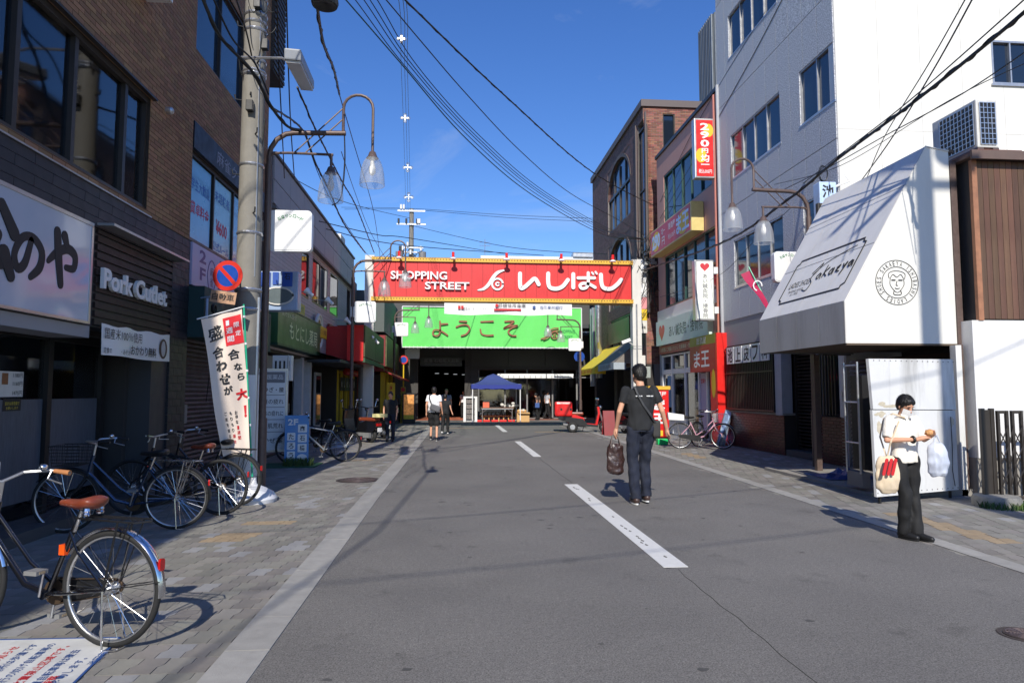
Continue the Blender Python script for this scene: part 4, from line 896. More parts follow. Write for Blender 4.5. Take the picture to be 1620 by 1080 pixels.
# welcome banner hung further back
t = thing('welcome_banner', 'bright green welcome banner with brown kana hung before the arcade', 'banner', (2, 36, 3.8))
bx0, bx1, bz0, bz1 = -2.72, 6.8, 3.84, 5.98; BY = 36.0
N = 26; mb = MB()
for i in range(N):
    for j in range(4):
        def pt(u, v): return (bx0+(bx1-bx0)*u, BY+.03*math.sin(u*40)*v*(1-v)*4+.02*math.sin(u*11), bz0+(bz1-bz0)*v-.03*math.sin(u*math.pi*5)**2*(1-v)*.5)
        mb.add([pt(i/N, j/4), pt((i+1)/N, j/4), pt((i+1)/N, (j+1)/4), pt(i/N, (j+1)/4)], [(0, 1, 2, 3)])
mb.build('cloth', MATS['green_banner'], t)
mb = MB()
for a, b in (((bx0, bz0), (bx1, bz0)), ((bx0, bz1), (bx1, bz1)), ((bx0, bz0), (bx0, bz1)), ((bx1, bz0), (bx1, bz1))): mb.tube([(a[0], BY-.02, a[1]), (b[0], BY-.02, b[1])], .03, 6)
for i in range(48): x = bx0+(bx1-bx0)*i/47; mb.tube([(x, BY-.05, bz0-.06), (x, BY-.05, bz0+.08)], .012, 4)
mb.build('hem', MATS['white'], t)
BT = lambda px, py: (lambda v: TM('F', BY, v.x, v.z, .07))(P(px, py, Y=BY-.07))
YO = [[(696, 508), (696, 525), (692, 531), (685, 529), (687, 522), (697, 523), (708, 530)], [(697, 512.5), (708, 512)]]
UU = [[(727, 508), (738, 508.5)], [(722, 517), (730, 514), (739, 514), (743, 520), (738, 528), (730, 531)]]
KO = [[(761, 509), (780, 508)], [(760, 521), (762, 528), (770, 530.5), (780, 530)]]
SO = [[(799, 508.5), (813, 508), (807, 513), (797, 519), (808, 515.5), (819, 515), (809, 519), (804, 525), (809, 530.5), (816, 531)]]
mb = MB(); k = 0
for st in YO+UU+KO+SO:
    vs = [P(a, b, Y=BY-.08) for a, b in st]; q = MB(TM('F', BY-.08, 0, 0, 0)); q.ribbon([(v.x, v.z) for v in vs], .082, 0, .004+.003*k, 5); mb.add(q.v, q.f); k += 1
mb.build('kana_lettering', MATS['ink_brown'], t)
emblem(BY-.08, [([(856, 536), (863, 533), (868, 527), (874, 520), (883, 519)], None and [], .06), (ring(877.5, 530, 5.5), None and [], .06), (ring(877.5, 530, 1.8), None and [], .05), ([(860, 537), (868, 533), (872, 526), (878, 523), (884, 523)], None and [], .05)], MATS['ink_brown'], t)
lett(t, MATS['ink_green'], [('SHOPPING', BT(897, 524), .85, .17), ('STREET', BT(897, 533), .62, .17)], 'small_lettering')
# white sponsor banner
t = thing('sponsor_banner', 'white sponsor banner hung under the red gate sign', 'banner', (2.5, 24.9, 4.3)); v0, v1 = P(703, 479, Y=24.9), P(905, 499, Y=24.9)
mb = MB()
for i in range(20):
    a, b = v0.x+(v1.x-v0.x)*i/20, v0.x+(v1.x-v0.x)*(i+1)/20; f = lambda u: 24.9+.03*math.sin(u*5); zz = lambda u: v1.z-.02*math.sin(u*3)
    mb.add([(a, f(a), zz(a)), (b, f(b), zz(b)), (b, 24.93, v0.z), (a, 24.93, v0.z)], [(0, 1, 2, 3)])
mb.build('cloth', MATS['white'], t)
ST = lambda px, py: (lambda v: TM('F', 24.9, v.x, v.z, .045))(P(px, py, Y=24.86))
lett(t, MATS['ink'], [('尼崎信用金庫', ST(810, 483), 1.02, .12, {'off': .01}), ('豊中ロータリークラブ', ST(751, 488), .86, .08)])
lett(t, MATS['ink_blue'], [('池田泉州銀行', ST(872, 486), .86, .13, {'off': .01}), ('◆', ST(845, 486), .14, .14)], 'blue_lettering')
lett(t, MATS['ink_red'], [('●', ST(786, 483), .12, .12), ('■■', ST(729, 486), .2, .12)], 'red_mark')
mb = MB(TM('F', 24.9, P(803, 490, Y=24.9).x, P(803, 490, Y=24.9).z, .046)); mb.box(-.5, .5, -.035, .035, 0, .002); mb.build('red_strip', MATS['ink_red'], t)
# ================================================================ ARCADE
A = 38.5
ar = thing('arcade_building', 'dark arcade entrance building closing the end of the street', 'building', (2, A, 0))
hz = 4.6
lx0, lx1 = P(660, 600, Y=A).x, P(738, 600, Y=A).x; rx0, rx1 = P(757, 600, Y=A).x, P(945, 600, Y=A).x
mb = MB(); H0 = 3.15
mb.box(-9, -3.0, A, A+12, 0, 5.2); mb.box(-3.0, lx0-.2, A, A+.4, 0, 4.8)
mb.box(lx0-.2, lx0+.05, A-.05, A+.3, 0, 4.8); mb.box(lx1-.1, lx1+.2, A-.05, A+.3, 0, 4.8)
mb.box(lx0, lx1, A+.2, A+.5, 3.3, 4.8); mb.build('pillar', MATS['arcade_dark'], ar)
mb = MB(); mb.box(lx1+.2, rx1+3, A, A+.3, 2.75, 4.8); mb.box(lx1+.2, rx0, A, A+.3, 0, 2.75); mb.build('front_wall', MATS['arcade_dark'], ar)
field(ar, 'wall_panel', 'F', A, lx1+.25, 9.5, 2.95, 4.8, 2.1, .92, MATS['arcade_tile'], joint=.05, depth=.04, stag=0)
field(ar, 'tile', 'F', A, lx1+.22, rx0, .05, 2.75, .6, .16, MATS['arcade_tile'], joint=.02, depth=.02, stag=0)
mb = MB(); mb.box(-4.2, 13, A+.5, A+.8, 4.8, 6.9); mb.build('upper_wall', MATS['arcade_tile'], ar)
mb = MB(); mb.box(-9, 14, A-2.2, A-.1, 4.95, 5.15); mb.box(-9, 14, A+.4, A+45, 4.9, 5.1); mb.box(-9, -8.9, A-2, A+12, 0, 4.9); mb.build('roof', mat('roof_dark', (.05, .055, .06), .7), ar)
mb = MB()
for i in range(60): x = -4+i*.22; mb.box(x, x+.12, A-2.35, A-.3, 4.70, 4.73)
mb.build('roof_louvre', mat('louvre_blue', (.04, .09, .2), .5), ar, kind='stuff')
MB().box(12, 14, A-6, A+12, 0, 5).build('side_wall', MATS['arcade_dark'], ar)
# passage interior
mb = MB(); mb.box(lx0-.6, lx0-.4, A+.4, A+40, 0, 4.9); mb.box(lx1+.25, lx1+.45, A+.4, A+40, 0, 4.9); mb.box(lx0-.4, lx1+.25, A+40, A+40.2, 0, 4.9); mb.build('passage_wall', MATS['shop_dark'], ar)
mb = MB(); mb.box(rx0, rx1+2.9, A+5, A+5.1, 0, 2.9); mb.box(rx0, rx1+2.9, A+.3, A+5, 2.75, 2.9); mb.build('shop_interior', MATS['shop_dark'], ar)
mb = MB()
for i in range(5):
    x = lx0+.6+i*.7; mb.box(x, x+.3, A+14+i*1.2, A+14.1+i*1.2, 2.9, 2.95)
mb.build('passage_lamp', mat('lamp_glow', (.9, .95, 1), .4, emit=.35), ar)
mb = MB(); mb.box(lx0+.15, lx1-.25, A+.1, A+.18, 2.95, 3.45); st_ = mb.build('station_sign', mat('sign_black', (.02, .02, .022), .4), ar)
v = P(705, 569, Y=A+.1); lett(st_, mat('ink_dim', (.16, .16, .17), .5), [('阪急 石橋阪大前駅', TM('F', A+.1, (lx0+lx1)/2, 3.26, .004), 1.95, .2, {'off': .01}), ('Hankyu Ishibashi handai-mae Station', TM('F', A+.1, (lx0+lx1)/2, 3.06, .004), 1.9, .07)])
sfm = MB()
xs = [rx0, rx0+1.5, rx0+2.75, rx0+4.2, rx0+5.6, rx1+1.5]
for x in xs: sfm.box(x-.04, x+.04, A+.0, A+.1, .05, 2.74)
sfm.box(rx0, rx1+1.5, A+.01, A+.09, 2.3, 2.36); sfm.box(rx0, rx1+1.5, A-.01, A+.3, 0, .05)
sw = sfm.build('shop_window', mat('dim_alu', (.22, .22, .22), .5), ar)
for i in range(5): p = MB(); p.box(xs[i]+.045, xs[i+1]-.045, A+.04, A+.05, .055, 2.29); p.build('pane', MATS['glass'], sw)
mb = MB(); mb.box(rx0+1.0, rx0+5.2, A-1.2, A-.1, 2.42, 2.50)
for i in range(14): mb.box(rx0+1.0+i*.3, rx0+1.28+i*.3, A-1.22, A-1.2, 2.26, 2.44)
mb.build('white_awning', MATS['white'], ar)
MB().box(lx1+.3, rx1+3, A-.7, A-.3, .0032, .02).build('door_mat_strip', MATS['black'], ar)
# flat pale building far beyond
t = thing('far_white_building', 'flat white building top showing above the gate sign', 'building', (7.5, 66, 0))
mb = MB(); mb.box(2.3, 16, 60, 72, 0, 13.6); mb.build('wall', MATS['white_wall'], t)
mb = MB(); mb.box(2.2, 16.1, 59.9, 72.1, 13.2, 13.3); mb.box(10.6, 12.4, 59.8, 61, 13.6, 14.0); mb.build('roof_edge', MATS['alu_frame'], t)
mb = MB(); mb.tube([(2.7, 60.5, 13.6), (2.7, 60.5, 15.2)], .03, 5)
for z in (14.6, 14.9): mb.tube([(2.2, 60.5, z), (3.2, 60.5, z)], .02, 4)
mb.build('aerial', MATS['grey_metal'], t)
# ================================================================ TENT, TABLE, BOXES
TY = 34.2; tx0, tx1 = P(747.5, 640, Y=TY).x, P(823, 640, Y=TY).x; tw = tx1-tx0
t = thing('market_tent', 'blue pop-up tent with white legs in front of the arcade', 'tent', ((tx0+tx1)/2, TY+1.1, 0))
ez = P(780, 615, Y=TY).z; vz = P(780, 607.5, Y=TY).z; az = P(786, 591, Y=TY+1.1).z
mb = MB(); cx, cy = (tx0+tx1)/2-.1, TY+1.15; o = .06
cs = [(tx0-o, TY-o), (tx1+o, TY-o), (tx1+o, TY+2.3), (tx0-o, TY+2.3)]; ap = [(cx-.32, cy-.25), (cx+.32, cy-.25), (cx+.32, cy+.25), (cx-.32, cy+.25)]
K = 6
for i in range(4):
    a, b = cs[i], cs[(i+1) % 4]; a2, b2_ = ap[i], ap[(i+1) % 4]
    for k in range(K):
        for j in range(4):
            def q(u, v):
                x = (a[0]*(1-u)+b[0]*u)*(1-v)+(a2[0]*(1-u)+b2_[0]*u)*v; y = (a[1]*(1-u)+b[1]*u)*(1-v)+(a2[1]*(1-u)+b2_[1]*u)*v
                return (x, y, vz+(az-.12-vz)*v-.09*math.sin(math.pi*v)-.04*math.sin(math.pi*u)*(1-v))
            mb.add([q(k/K, j/4), q((k+1)/K, j/4), q((k+1)/K, (j+1)/4), q(k/K, (j+1)/4)], [(0, 1, 2, 3)])
mb.add([(x, y, az-.12) for x, y in ap]+[(cx, cy, az)], [(0, 1, 4), (1, 2, 4), (2, 3, 4), (3, 0, 4)])
mb.build('canopy', MATS['tent_blue'], t)
mb = MB()
for i in range(4):
    a, b = cs[i], cs[(i+1) % 4]
    for k in range(10):
        u0, u1 = k/10, (k+1)/10; zz = lambda u: -.04*math.sin(math.pi*u)
        f = lambda u: (a[0]+(b[0]-a[0])*u, a[1]+(b[1]-a[1])*u)
        mb.add([(*f(u0), ez+.02*math.sin(u0*25)), (*f(u1), ez+.02*math.sin(u1*25)), (*f(u1), vz+zz(u1)), (*f(u0), vz+zz(u0))], [(0, 1, 2, 3)])
mb.build('valance', mat('tent_valance', c(40, 56, 140), .7, var=.1), t)
for x, y in ((tx0, TY), (tx1, TY), (tx1, TY+2.2), (tx0, TY+2.2)):
    mb = MB(); mb.box(x-.022, x+.022, y-.022, y+.022, 0, vz); mb.box(x-.06, x+.06, y-.06, y+.06, 0, .02); mb.build('leg', MATS['white'], t)
mb = MB()
for y in (TY, TY+2.2): mb.tube([(tx0, y, ez+.06), (tx1, y, ez+.06)], .018, 6); mb.tube([(tx0, y, ez+.25), ((tx0+tx1)/2, y, ez+.05), (tx1, y, ez+.25)], .014, 5)
mb.build('truss', MATS['alu_frame'], t)
t = thing('folding_table', 'brown topped folding table with pale legs under the blue tent', 'table', (2.1, TY+.9, 0)); yy = TY+.35
a, b = P(761, 650, Y=yy).x, P(813, 650, Y=yy).x; tz = .72
mb = MB(); mb.box(a, b, yy, yy+.6, tz-.03, tz); mb.build('tabletop', mat('table_brown', (.22, .11, .06), .5), t)
mb = MB(); mb.box(a+.03, b-.03, yy+.02, yy+.58, tz-.09, tz-.032); mb.build('frame', MATS['alu_frame'], t)
for x in (a+.08, b-.08):
    for y in (yy+.05, yy+.55): mb = MB(); mb.tube([(x, y, 0), (x, y, tz-.09)], .018, 8); mb.tube([(x, y, .45), (x+(.2 if x < 2 else -.2), y, tz-.1)], .01, 5); mb.build('leg', MATS['alu_frame'], t)
mb = MB(); mb.box(a+.1, a+.42, yy+.1, yy+.4, tz+.001, tz+.27); mb.build('orange_box', mat('orange_box', c(225, 110, 80), .6), label='orange box on the left end of the folding table', cat='box')
t = thing('wrapped_goods', 'heap of clear wrapped goods on the middle of the folding table', 'goods', (2.3, yy+.3, tz))
for i in range(16): mb = MB(); mb.ball((a+1.0+random.random()*.9, yy+.15+random.random()*.3, tz+.06+random.random()*.16*(i % 2)), .1, .1, .07, 8, 5); mb.build('bag', MATS['offwhite'] if i % 3 else MATS['dark_grey'], t)
t = thing('low_crate_row', 'low wooden bench with red items beneath the folding table', 'bench', (2.1, yy, 0))
mb = MB(); mb.box(a+.05, b-.05, yy+.62, yy+.8, .26, .3); mb.build('plank', MATS['cardboard'], t)
for i in range(6): x = a+.15+i*(b-a-.4)/5; mb = MB(); mb.box(x, x+.06, yy+.64, yy+.78, 0, .26); mb.build('leg', MATS['cardboard'], t)
for i in range(5): x = a-.3+i*.42; MB().bbox(x, x+.34, yy+.1, yy+.45, .004, .1, .015).build('red_tray', MATS['red'], label=('leftmost', 'second from left', 'middle', 'fourth from left', 'rightmost')[i]+' red tray on the ground under the folding table', cat='tray', group='red trays under the table')
t = thing('cardboard_box', 'brown cardboard box with open flaps at the right tent leg', 'box', (3.3, TY, 0)); x0, x1 = P(818, 655, Y=TY+.1).x, P(837.5, 655, Y=TY+.1).x
mb = MB(); mb.box(x0, x1, TY+.1, TY+.55, .003, .48); mb.build('carton', MATS['cardboard'], t)
mb = MB(); mb.add([(x0, TY+.1, .48), (x1, TY+.1, .48), (x1+.02, TY-.02, .42), (x0+.1, TY-.04, .43)], [(0, 1, 2, 3)]); mb.add([(x0, TY+.12, .485), (x0, TY+.55, .485), (x0-.14, TY+.5, .6), (x0-.13, TY+.15, .58)], [(0, 1, 2, 3)]); mb.build('flap', MATS['cardboard'], t)
for i in range(5): mb = MB(); mb.ball((x0+.1+i*.08, TY+.3, .55+.03*(i % 2)), .09, .1, .08, 8, 5); mb.build('wrapping', MATS['offwhite'] if i % 2 else MATS['cardboard'], t)
t = thing('display_rack', 'white framed display rack with rows of pictures left of the tent', 'display rack', (.6, 34.6, 0)); x0, x1 = P(733, 655, Y=34.6).x, P(755, 655, Y=34.6).x
mb = MB(); mb.box(x0, x0+.13, 34.6, 34.9, .01, 1.28); mb.box(x1-.12, x1, 34.6, 34.9, .01, 1.28); mb.box(x0+.13, x1-.12, 34.6, 34.9, 1.2, 1.28); mb.box(x0+.13, x1-.12, 34.85, 34.9, .01, 1.2); mb.build('frame', MATS['white'], t)
for i in range(4): mb = MB(); mb.box(x0+.15, x1-.14, 34.7, 34.84, .15+i*.26, .36+i*.26); mb.build('picture', mat('rackpic', (.18, .16, .15), .5, var=.8, vs=18), t)
# ================================================================ RIGHT ROW
XR = 7.8
# ---- granite fronted building with white side
b = thing('granite_building', 'tall building with speckled grey granite panels and a white side wall', 'building', (11, 16, 0))
wins = [(15.39, 18.3, 7.48, 8.74), (15.41, 18.3, 11.0, 12.25), (13.03+.02, 14.44, 7.5, 8.75), (13.05, 14.44, 11.0, 12.25), (15.4, 18.25, 4.4, 5.72), (13.15, 14.44, 4.4, 5.72)]
mb = MB(); wall(mb, 'R', XR, 13.02, 19.2, 2.8, 15.5, wins, -.3, 0)
mb.box(XR+.02, 16, 19.1, 19.2, 0, 15.5); mb.box(XR+.3, 16, 13.3, 19.1, 15.3, 15.5); mb.build('wall', MATS['panel_grey'], b)
field(b, 'panel', 'R', XR, 13.02, 19.19, 6.68-3.17, 15.4, .617, 3.17, MATS['granite'], wins, joint=.02, depth=.02, stag=0)
for i, h in enumerate(wins):
    window(b, 'R', XR, h[0], h[1], h[2], h[3], n=4 if h[0] > 15 else 2, fm='alu_frame', gm='glass_blue', fw=.035, d=-.05, fd=.05, sill=.03)
whole = (11.24, 12.1, 7.95, 8.9)
mb = MB(); wall(mb, 'F', 13.0, XR+.001, 16, 0, 15.5, [whole], -.25, -.012); mb.build('side_wall', MATS['white_wall'], b)
field(b, 'side_panel', 'F', 13.012, XR+.002, 16, 3.7, 15.4, .92, 3.17, MATS['cream_wall'], [whole], joint=.006, depth=.012, stag=0)
window(b, 'F', 13.0, *whole, n=2, fm='alu_frame', gm='glass_dark', fw=.04, d=-.05, fd=.06, sill=.04)
mb = MB(); mb.tube([(XR+.12, 12.96, 3.8), (XR+.12, 12.96, 4.9), (XR+.12, 13.03, 5.0)], .03); mb.build('conduit', MATS['white'], b)
# ground floor
for q_ in ((13.02, 13.1, 0, 2.8, -.3, 0), (15.62, 15.95, .95, 2.6, -.2, .06), (14.0, 14.12, .0, 2.6, -.2, .03)): mb = MB(); fbox(mb, 'R', XR, *q_); mb.build('column', MATS['pale_grey'], b)
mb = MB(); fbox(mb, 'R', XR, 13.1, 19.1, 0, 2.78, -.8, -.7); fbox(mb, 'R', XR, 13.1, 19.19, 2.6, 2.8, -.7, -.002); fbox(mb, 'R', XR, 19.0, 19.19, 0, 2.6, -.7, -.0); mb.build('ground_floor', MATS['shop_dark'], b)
mb = MB(); fbox(mb, 'R', XR, 15.64, 19.0, 0, .95, -.3, -.01); fbox(mb, 'R', XR, 13.1, 14.0, 0, 1.0, -.3, -.01); mb.build('low_wall', MATS['mortar_dark'], b)
field(b, 'brick', 'R', XR, 15.64, 19.0, .02, .94, .21, .068, MATS['tile_red'], depth=.012, joint=.01, limit=220)
field(b, 'brick_facing', 'R', XR, 13.1, 14.0, .02, .99, .21, .068, MATS['tile_red'], depth=.012, joint=.01, limit=60)
mb = MB(); fbox(mb, 'R', XR, 15.6, 19.05, .95, 1.0, -.3, .05); mb.build('sill', MATS['concrete'], b)
lt = MB(); fbox(lt, 'R', XR, 15.98, 18.9, 2.68, 2.72, .06, .1); fbox(lt, 'R', XR, 15.98, 18.9, 1.02, 1.06, .06, .1); fbox(lt, 'R', XR, 15.98, 18.9, 2.0, 2.03, .06, .1)
lt = lt.build('window_lattice', MATS['brown_frame'], b)
for i in range(29): p = MB(); a = 15.99+i*.1; fbox(p, 'R', XR, a, a+.03, 1.0, 2.76, .063, .095); p.build('bar', MATS['brown_frame'], lt)
p = MB(); fbox(p, 'R', XR, 16.0, 18.95, 1.0, 2.6, -.1, -.09); p.build('pane', MATS['glass_dark'], lt)
lw = MB(); fbox(lw, 'R', XR, 13.3, 13.95, 1.05, 2.4, -.1, -.09); lw = lw.build('barred_window', MATS['glass_dark'], b)
for i in range(6): p = MB(); a = 13.35+i*.11; fbox(p, 'R', XR, a, a+.025, 1.02, 2.45, .03, .055); p.build('bar', MATS['brown_frame'], lw)
mb = MB(); fbox(mb, 'R', XR, 14.14, 15.6, .02, .16, -.5, -.0); mb.build('doorstep', MATS['step_stone'], b)
sh = MB(); fbox(sh, 'R', XR, 14.12, 14.2, .16, 2.6, -.35, -.25); fbox(sh, 'R', XR, 15.54, 15.62, .16, 2.6, -.35, -.25); sh = sh.build('grille_shutter', MATS['brown_frame'], b)
for i in range(30): z = .2+i*.08; p = MB(); p.tube([W('R', XR, 14.2, z, -.3), W('R', XR, 15.54, z, -.3)], .014, 6); p.build('slat', MATS['shutter_brown'], sh)
mb = MB(); fbox(mb, 'R', XR, 13.05, 13.25, 1.0, 2.5, 0, .02); fbox(mb, 'R', XR, 13.12, 13.2, 1.35, 1.52, .021, .05); mb.build('intercom_panel', MATS['white'], b)
t = thing('clinic_letter_plates', 'five white plates with black Japanese characters above the dark lattice window', 'sign', (XR-.1, 17.2, 2.35))
for i, ch in enumerate('池上皮フ科'):
    a = 18.45-i*.53; mb = MB(); fbox(mb, 'R', XR, a-.23, a+.23, 2.28, 2.74, .1, .125); p_ = mb.build('plate', MATS['white_sign'], t)
    lett(p_, MATS['ink'], [(ch, TM('R', XR, a, 2.51, .127), .34, .38, {'off': .02})])
# vertical clinic sign
t = thing('clinic_projecting_sign', 'white projecting light box with a bold black character above the shoe shop awning', 'light box', (7.4, 13.2, 4.6))
v0, v1 = P(1296, 287, Y=12.9), P(1325, 345, Y=12.9)
mb = MB(); mb.bbox(v0.x, v1.x, 12.9, 13.15, 3.6, v0.z, .02); mb.build('box', mat('pale_lb', c(190, 212, 240), .3), t)
mb = MB(); mb.tube([(v1.x-.05, 13.02, v0.z-.1), (XR+.2, 13.02, v0.z+.05), (XR+.1, 13.02, v0.z+.2)], .03); mb.build('bracket', MATS['white'], t)
lett(t, MATS['ink'], [('池', TM('F', 12.9, (v0.x+v1.x)/2, v0.z-.2, .004), .25, .27, {'off': .03}), ('上', TM('F', 12.9, (v0.x+v1.x)/2, v0.z-.52, .004), .22, .24, {'off': .03})])
# ---- pink building
b = thing('pink_building', 'narrow pink plaster building with red pub signs', 'building', (10, 22, 0))
w1 = (19.8, 24.55, 7.8, 9.58); w2 = (19.5, 24.55, 4.6, 6.5)
mb = MB(); wall(mb, 'R', XR, 19.22, 25.4, 3.2, 10.5, [w1, w2], -.3, 0); mb.box(XR+.3, 15, 19.22, 25.4, 10.3, 10.48); mb.box(XR+.3, 15, 25.3, 25.4, 0, 10.4); mb.build('wall', MATS['pink_wall'], b)
mb = MB(); mb.box(XR-.06, XR+.3, 19.2, 25.45, 10.5, 10.62); mb.build('parapet_cap', MATS['brown_frame'], b)
mat('green_frame', (.02, .07, .06), .4)
window(b, 'R', XR, *w1, n=5, fm='green_frame', gm='glass_blue', fw=.06, d=-.08); window(b, 'R', XR, *w2, n=5, fm='green_frame', gm='glass_blue', fw=.06, d=-.08)
mb = MB(); mb.tube([(XR-.06, 19.35, 3.2), (XR-.06, 19.35, 10.4)], .055, 10); mb.build('copper_pipe', mat('copper', c(205, 130, 110), .4, var=.05), b)
mb = MB(); mb.tube([(XR-.05, 19.12, .0), (XR-.05, 19.12, 10.6)], .05, 10); mb.build('downpipe', mat('pipe_pale', (.42, .43, .45), .5), b)
mb = MB(); fbox(mb, 'R', XR, 19.5, 25.38, 4.15, 4.55, 0, .06); mb.build('white_band', MATS['white'], b)
mb = MB(); fbox(mb, 'R', XR, 19.25, 25.4, 0, 3.2, -2.2, -2.1); fbox(mb, 'R', XR, 25.2, 25.38, 0, 3.2, -2.1, 0); fbox(mb, 'R', XR, 19.25, 19.4, 0, 3.2, -2.1, 0); fbox(mb, 'R', XR, 19.4, 25.2, 2.9, 3.2, -2.1, -.0); fbox(mb, 'R', XR, 19.4, 25.2, 0, .03, -2.1, 0); mb.build('shop_room', mat('shop_room', (.3, .31, .33), .7), b)
sw = MB(); DY = [19.5, 20.6, 21.3, 22.6, 24.0, 25.1]
for y in DY: fbox(sw, 'R', XR, y-.05, y+.05, .03, 2.86, -.1, -.0)
fbox(sw, 'R', XR, 19.5, 25.1, 2.15, 2.32, -.11, -.01); fbox(sw, 'R', XR, 21.3, 25.1, 2.8, 2.86, -.11, -.01); fbox(sw, 'R', XR, 22.6, 25.1, .03, .6, -.11, -.02)
sw = sw.build('shop_front', MATS['white'], b)
for i in range(5):
    p = MB(); fbox(p, 'R', XR, DY[i]+.055, DY[i+1]-.055, .62 if i > 2 else .05, 2.14, -.06, -.055); p.build('pane', MATS['glass'], sw); p = MB(); fbox(p, 'R', XR, DY[i]+.055, DY[i+1]-.055, 2.33, 2.79, -.06, -.055); p.build('pane', MATS['glass_dark'], sw)
mb = MB(); fbox(mb, 'R', XR, 20.7, 21.25, .3, 2.1, -.05, -.04); po = mb.build('window_poster', mat('lilac', c(190, 175, 205), .4), sw)
lett(po, MATS['ink_red'], [('営業中', TM('R', XR, 20.98, 1.85, -.038), .4, .16, {'off': .02})])
mb = MB(); fbox(mb, 'R', XR, 24.1, 24.6, .95, 2.1, -.05, -.04); mb.build('window_poster', mat('skyposter', c(70, 130, 180), .4, var=.6, vs=9), sw)
mb = MB(); fbox(mb, 'R', XR, 22.9, 23.3, .6, .9, -.3, -.15); mb.build('green_crate', mat('seagreen', c(30, 120, 100), .5), sw)
t = thing('acupuncture_fascia_sign', 'white fascia sign with a red heart for the acupuncture clinic', 'shop sign', (XR, 22.5, 3.2))
mb = MB(); fbox(mb, 'R', XR, 19.95, 25.2, 3.22, 4.12, 0, .18); mb.build('face', mat('sign_aqua', c(205, 225, 220), .4, var=.03), t)
lett(t, mat('ink_dkgreen', c(60, 90, 80), .5), [('あい鍼灸院・接骨院', TM('R', XR, 22.0, 3.65, .182), 3.3, .42, {'off': .006})])
def heart(mb, M_, s):
    pts = []
    for i in range(28):
        a = 2*math.pi*i/28; pts.append((s*16*math.sin(a)**3/16, s*(13*math.cos(a)-5*math.cos(2*a)-2*math.cos(3*a)-math.cos(4*a))/16))
    mb.add([M_ @ Vector((x, y, 0)) for x, y in pts], [tuple(range(27, -1, -1))])
mb = MB(); heart(mb, TM('R', XR, 24.5, 3.7, .184), .34); mb.build('heart', mat('heart_red', c(205, 60, 70), .4), t)
t = thing('red_strip_sign', 'narrow red strip sign above the white shop windows', 'shop sign', (XR, 23, 2.9)); mb = MB(); fbox(mb, 'R', XR, 21.35, 25.2, 2.9, 3.2, .0, .08); mb.build('face', mat('strip_red', c(165, 60, 55), .5), t)
lett(t, MATS['ink_cream'], [('お気軽にご相談ください 交通事故・労災', TM('R', XR, 23.3, 3.05, .082), 3.4, .15)])
t = thing('round_pub_sign', 'red and yellow green corner box with two large white characters over the pub entrance', 'shop sign', (XR-.3, 20, 2.1))
mb = MB(); fbox(mb, 'R', XR, 19.1, 21.2, 2.12, 2.92, .0, .3); mb.build('box', mat('pub_red', c(180, 30, 35), .45), t)
mb = MB(); fbox(mb, 'R', XR, 19.1, 21.2, 2.922, 3.2, .0, .3); mb.build('top_band', mat('olive', c(150, 145, 40), .5), t)
lett(t, MATS['ink_white'], [('ま王', TM('R', XR, 20.2, 2.5, .302), 1.3, .5, {'off': .02}), ('居酒屋', TM('R', XR, 20.2, 3.06, .302), .8, .2)])
mb = MB(); mb.box(XR-.3, XR+.0, 18.96, 19.08, .0, 3.2); mb.box(XR-.3, XR-.2, 19.08, 19.5, 0, 2.11); mb.build('red_pillar', mat('pub_bright', c(225, 40, 35), .35, var=.04), t)
mb = MB(TM('R', XR-.3, 19.25, 1.75, .004)); mb.add([(.16*math.cos(k*.3), .42*math.sin(k*.3), 0) for k in range(21)], [tuple(range(21))]); mb.build('yellow_disc', MATS['yellow'], t)
# long 290 yen sign
t = thing('long_pub_sign', 'long box sign with yellow discs and white letters between the rows of green framed windows', 'shop sign', (XR-.2, 22.7, 6.5))
mb = MB(); fbox(mb, 'R', XR, 20.5, 24.9, 6.55, 7.48, .02, .42); mb.build('box', mat('sign_cream', c(215, 195, 125), .4), t)
mb = MB(); fbox(mb, 'R', XR, 20.6, 24.85, 6.6, 7.44, .421, .43); mb.build('face', mat('pub_face', c(195, 32, 36), .4, var=.05), t)
mb = MB(); M_ = TM('R', XR, 24.2, 7.0, .431); q = MB(M_); q.add([(.5*math.cos(k*.25), .36*math.sin(k*.25), 0) for k in range(26)], [tuple(range(26))]); q.add([(2.95+.55*math.cos(k*.25), .38*math.sin(k*.25), 0) for k in range(26)], [tuple(range(26))]); mb.add(q.v, q.f); mb.build('yellow_disc', MATS['yellow'], t)
lett(t, mat('ink_sky', c(205, 225, 245), .4), [('290', TM('R', XR, 24.2, 7.0, .434), .95, .55, {'off': .05}), ('ま王', TM('R', XR, 21.3, 7.02, .434), 1.25, .62, {'off': .03})])
lett(t, MATS['ink_white'], [('均一', TM('R', XR, 23.35, 7.2, .434), .4, .24, {'off': .01}), ('円', TM('R', XR, 23.35, 6.85, .434), .32, .3, {'off': .01}), ('居酒屋', TM('R', XR, 22.4, 7.2, .434), .7, .22, {'off': .01}), ('税込305円', TM('R', XR, 22.4, 6.85, .434), .75, .18)], 'small_lettering')
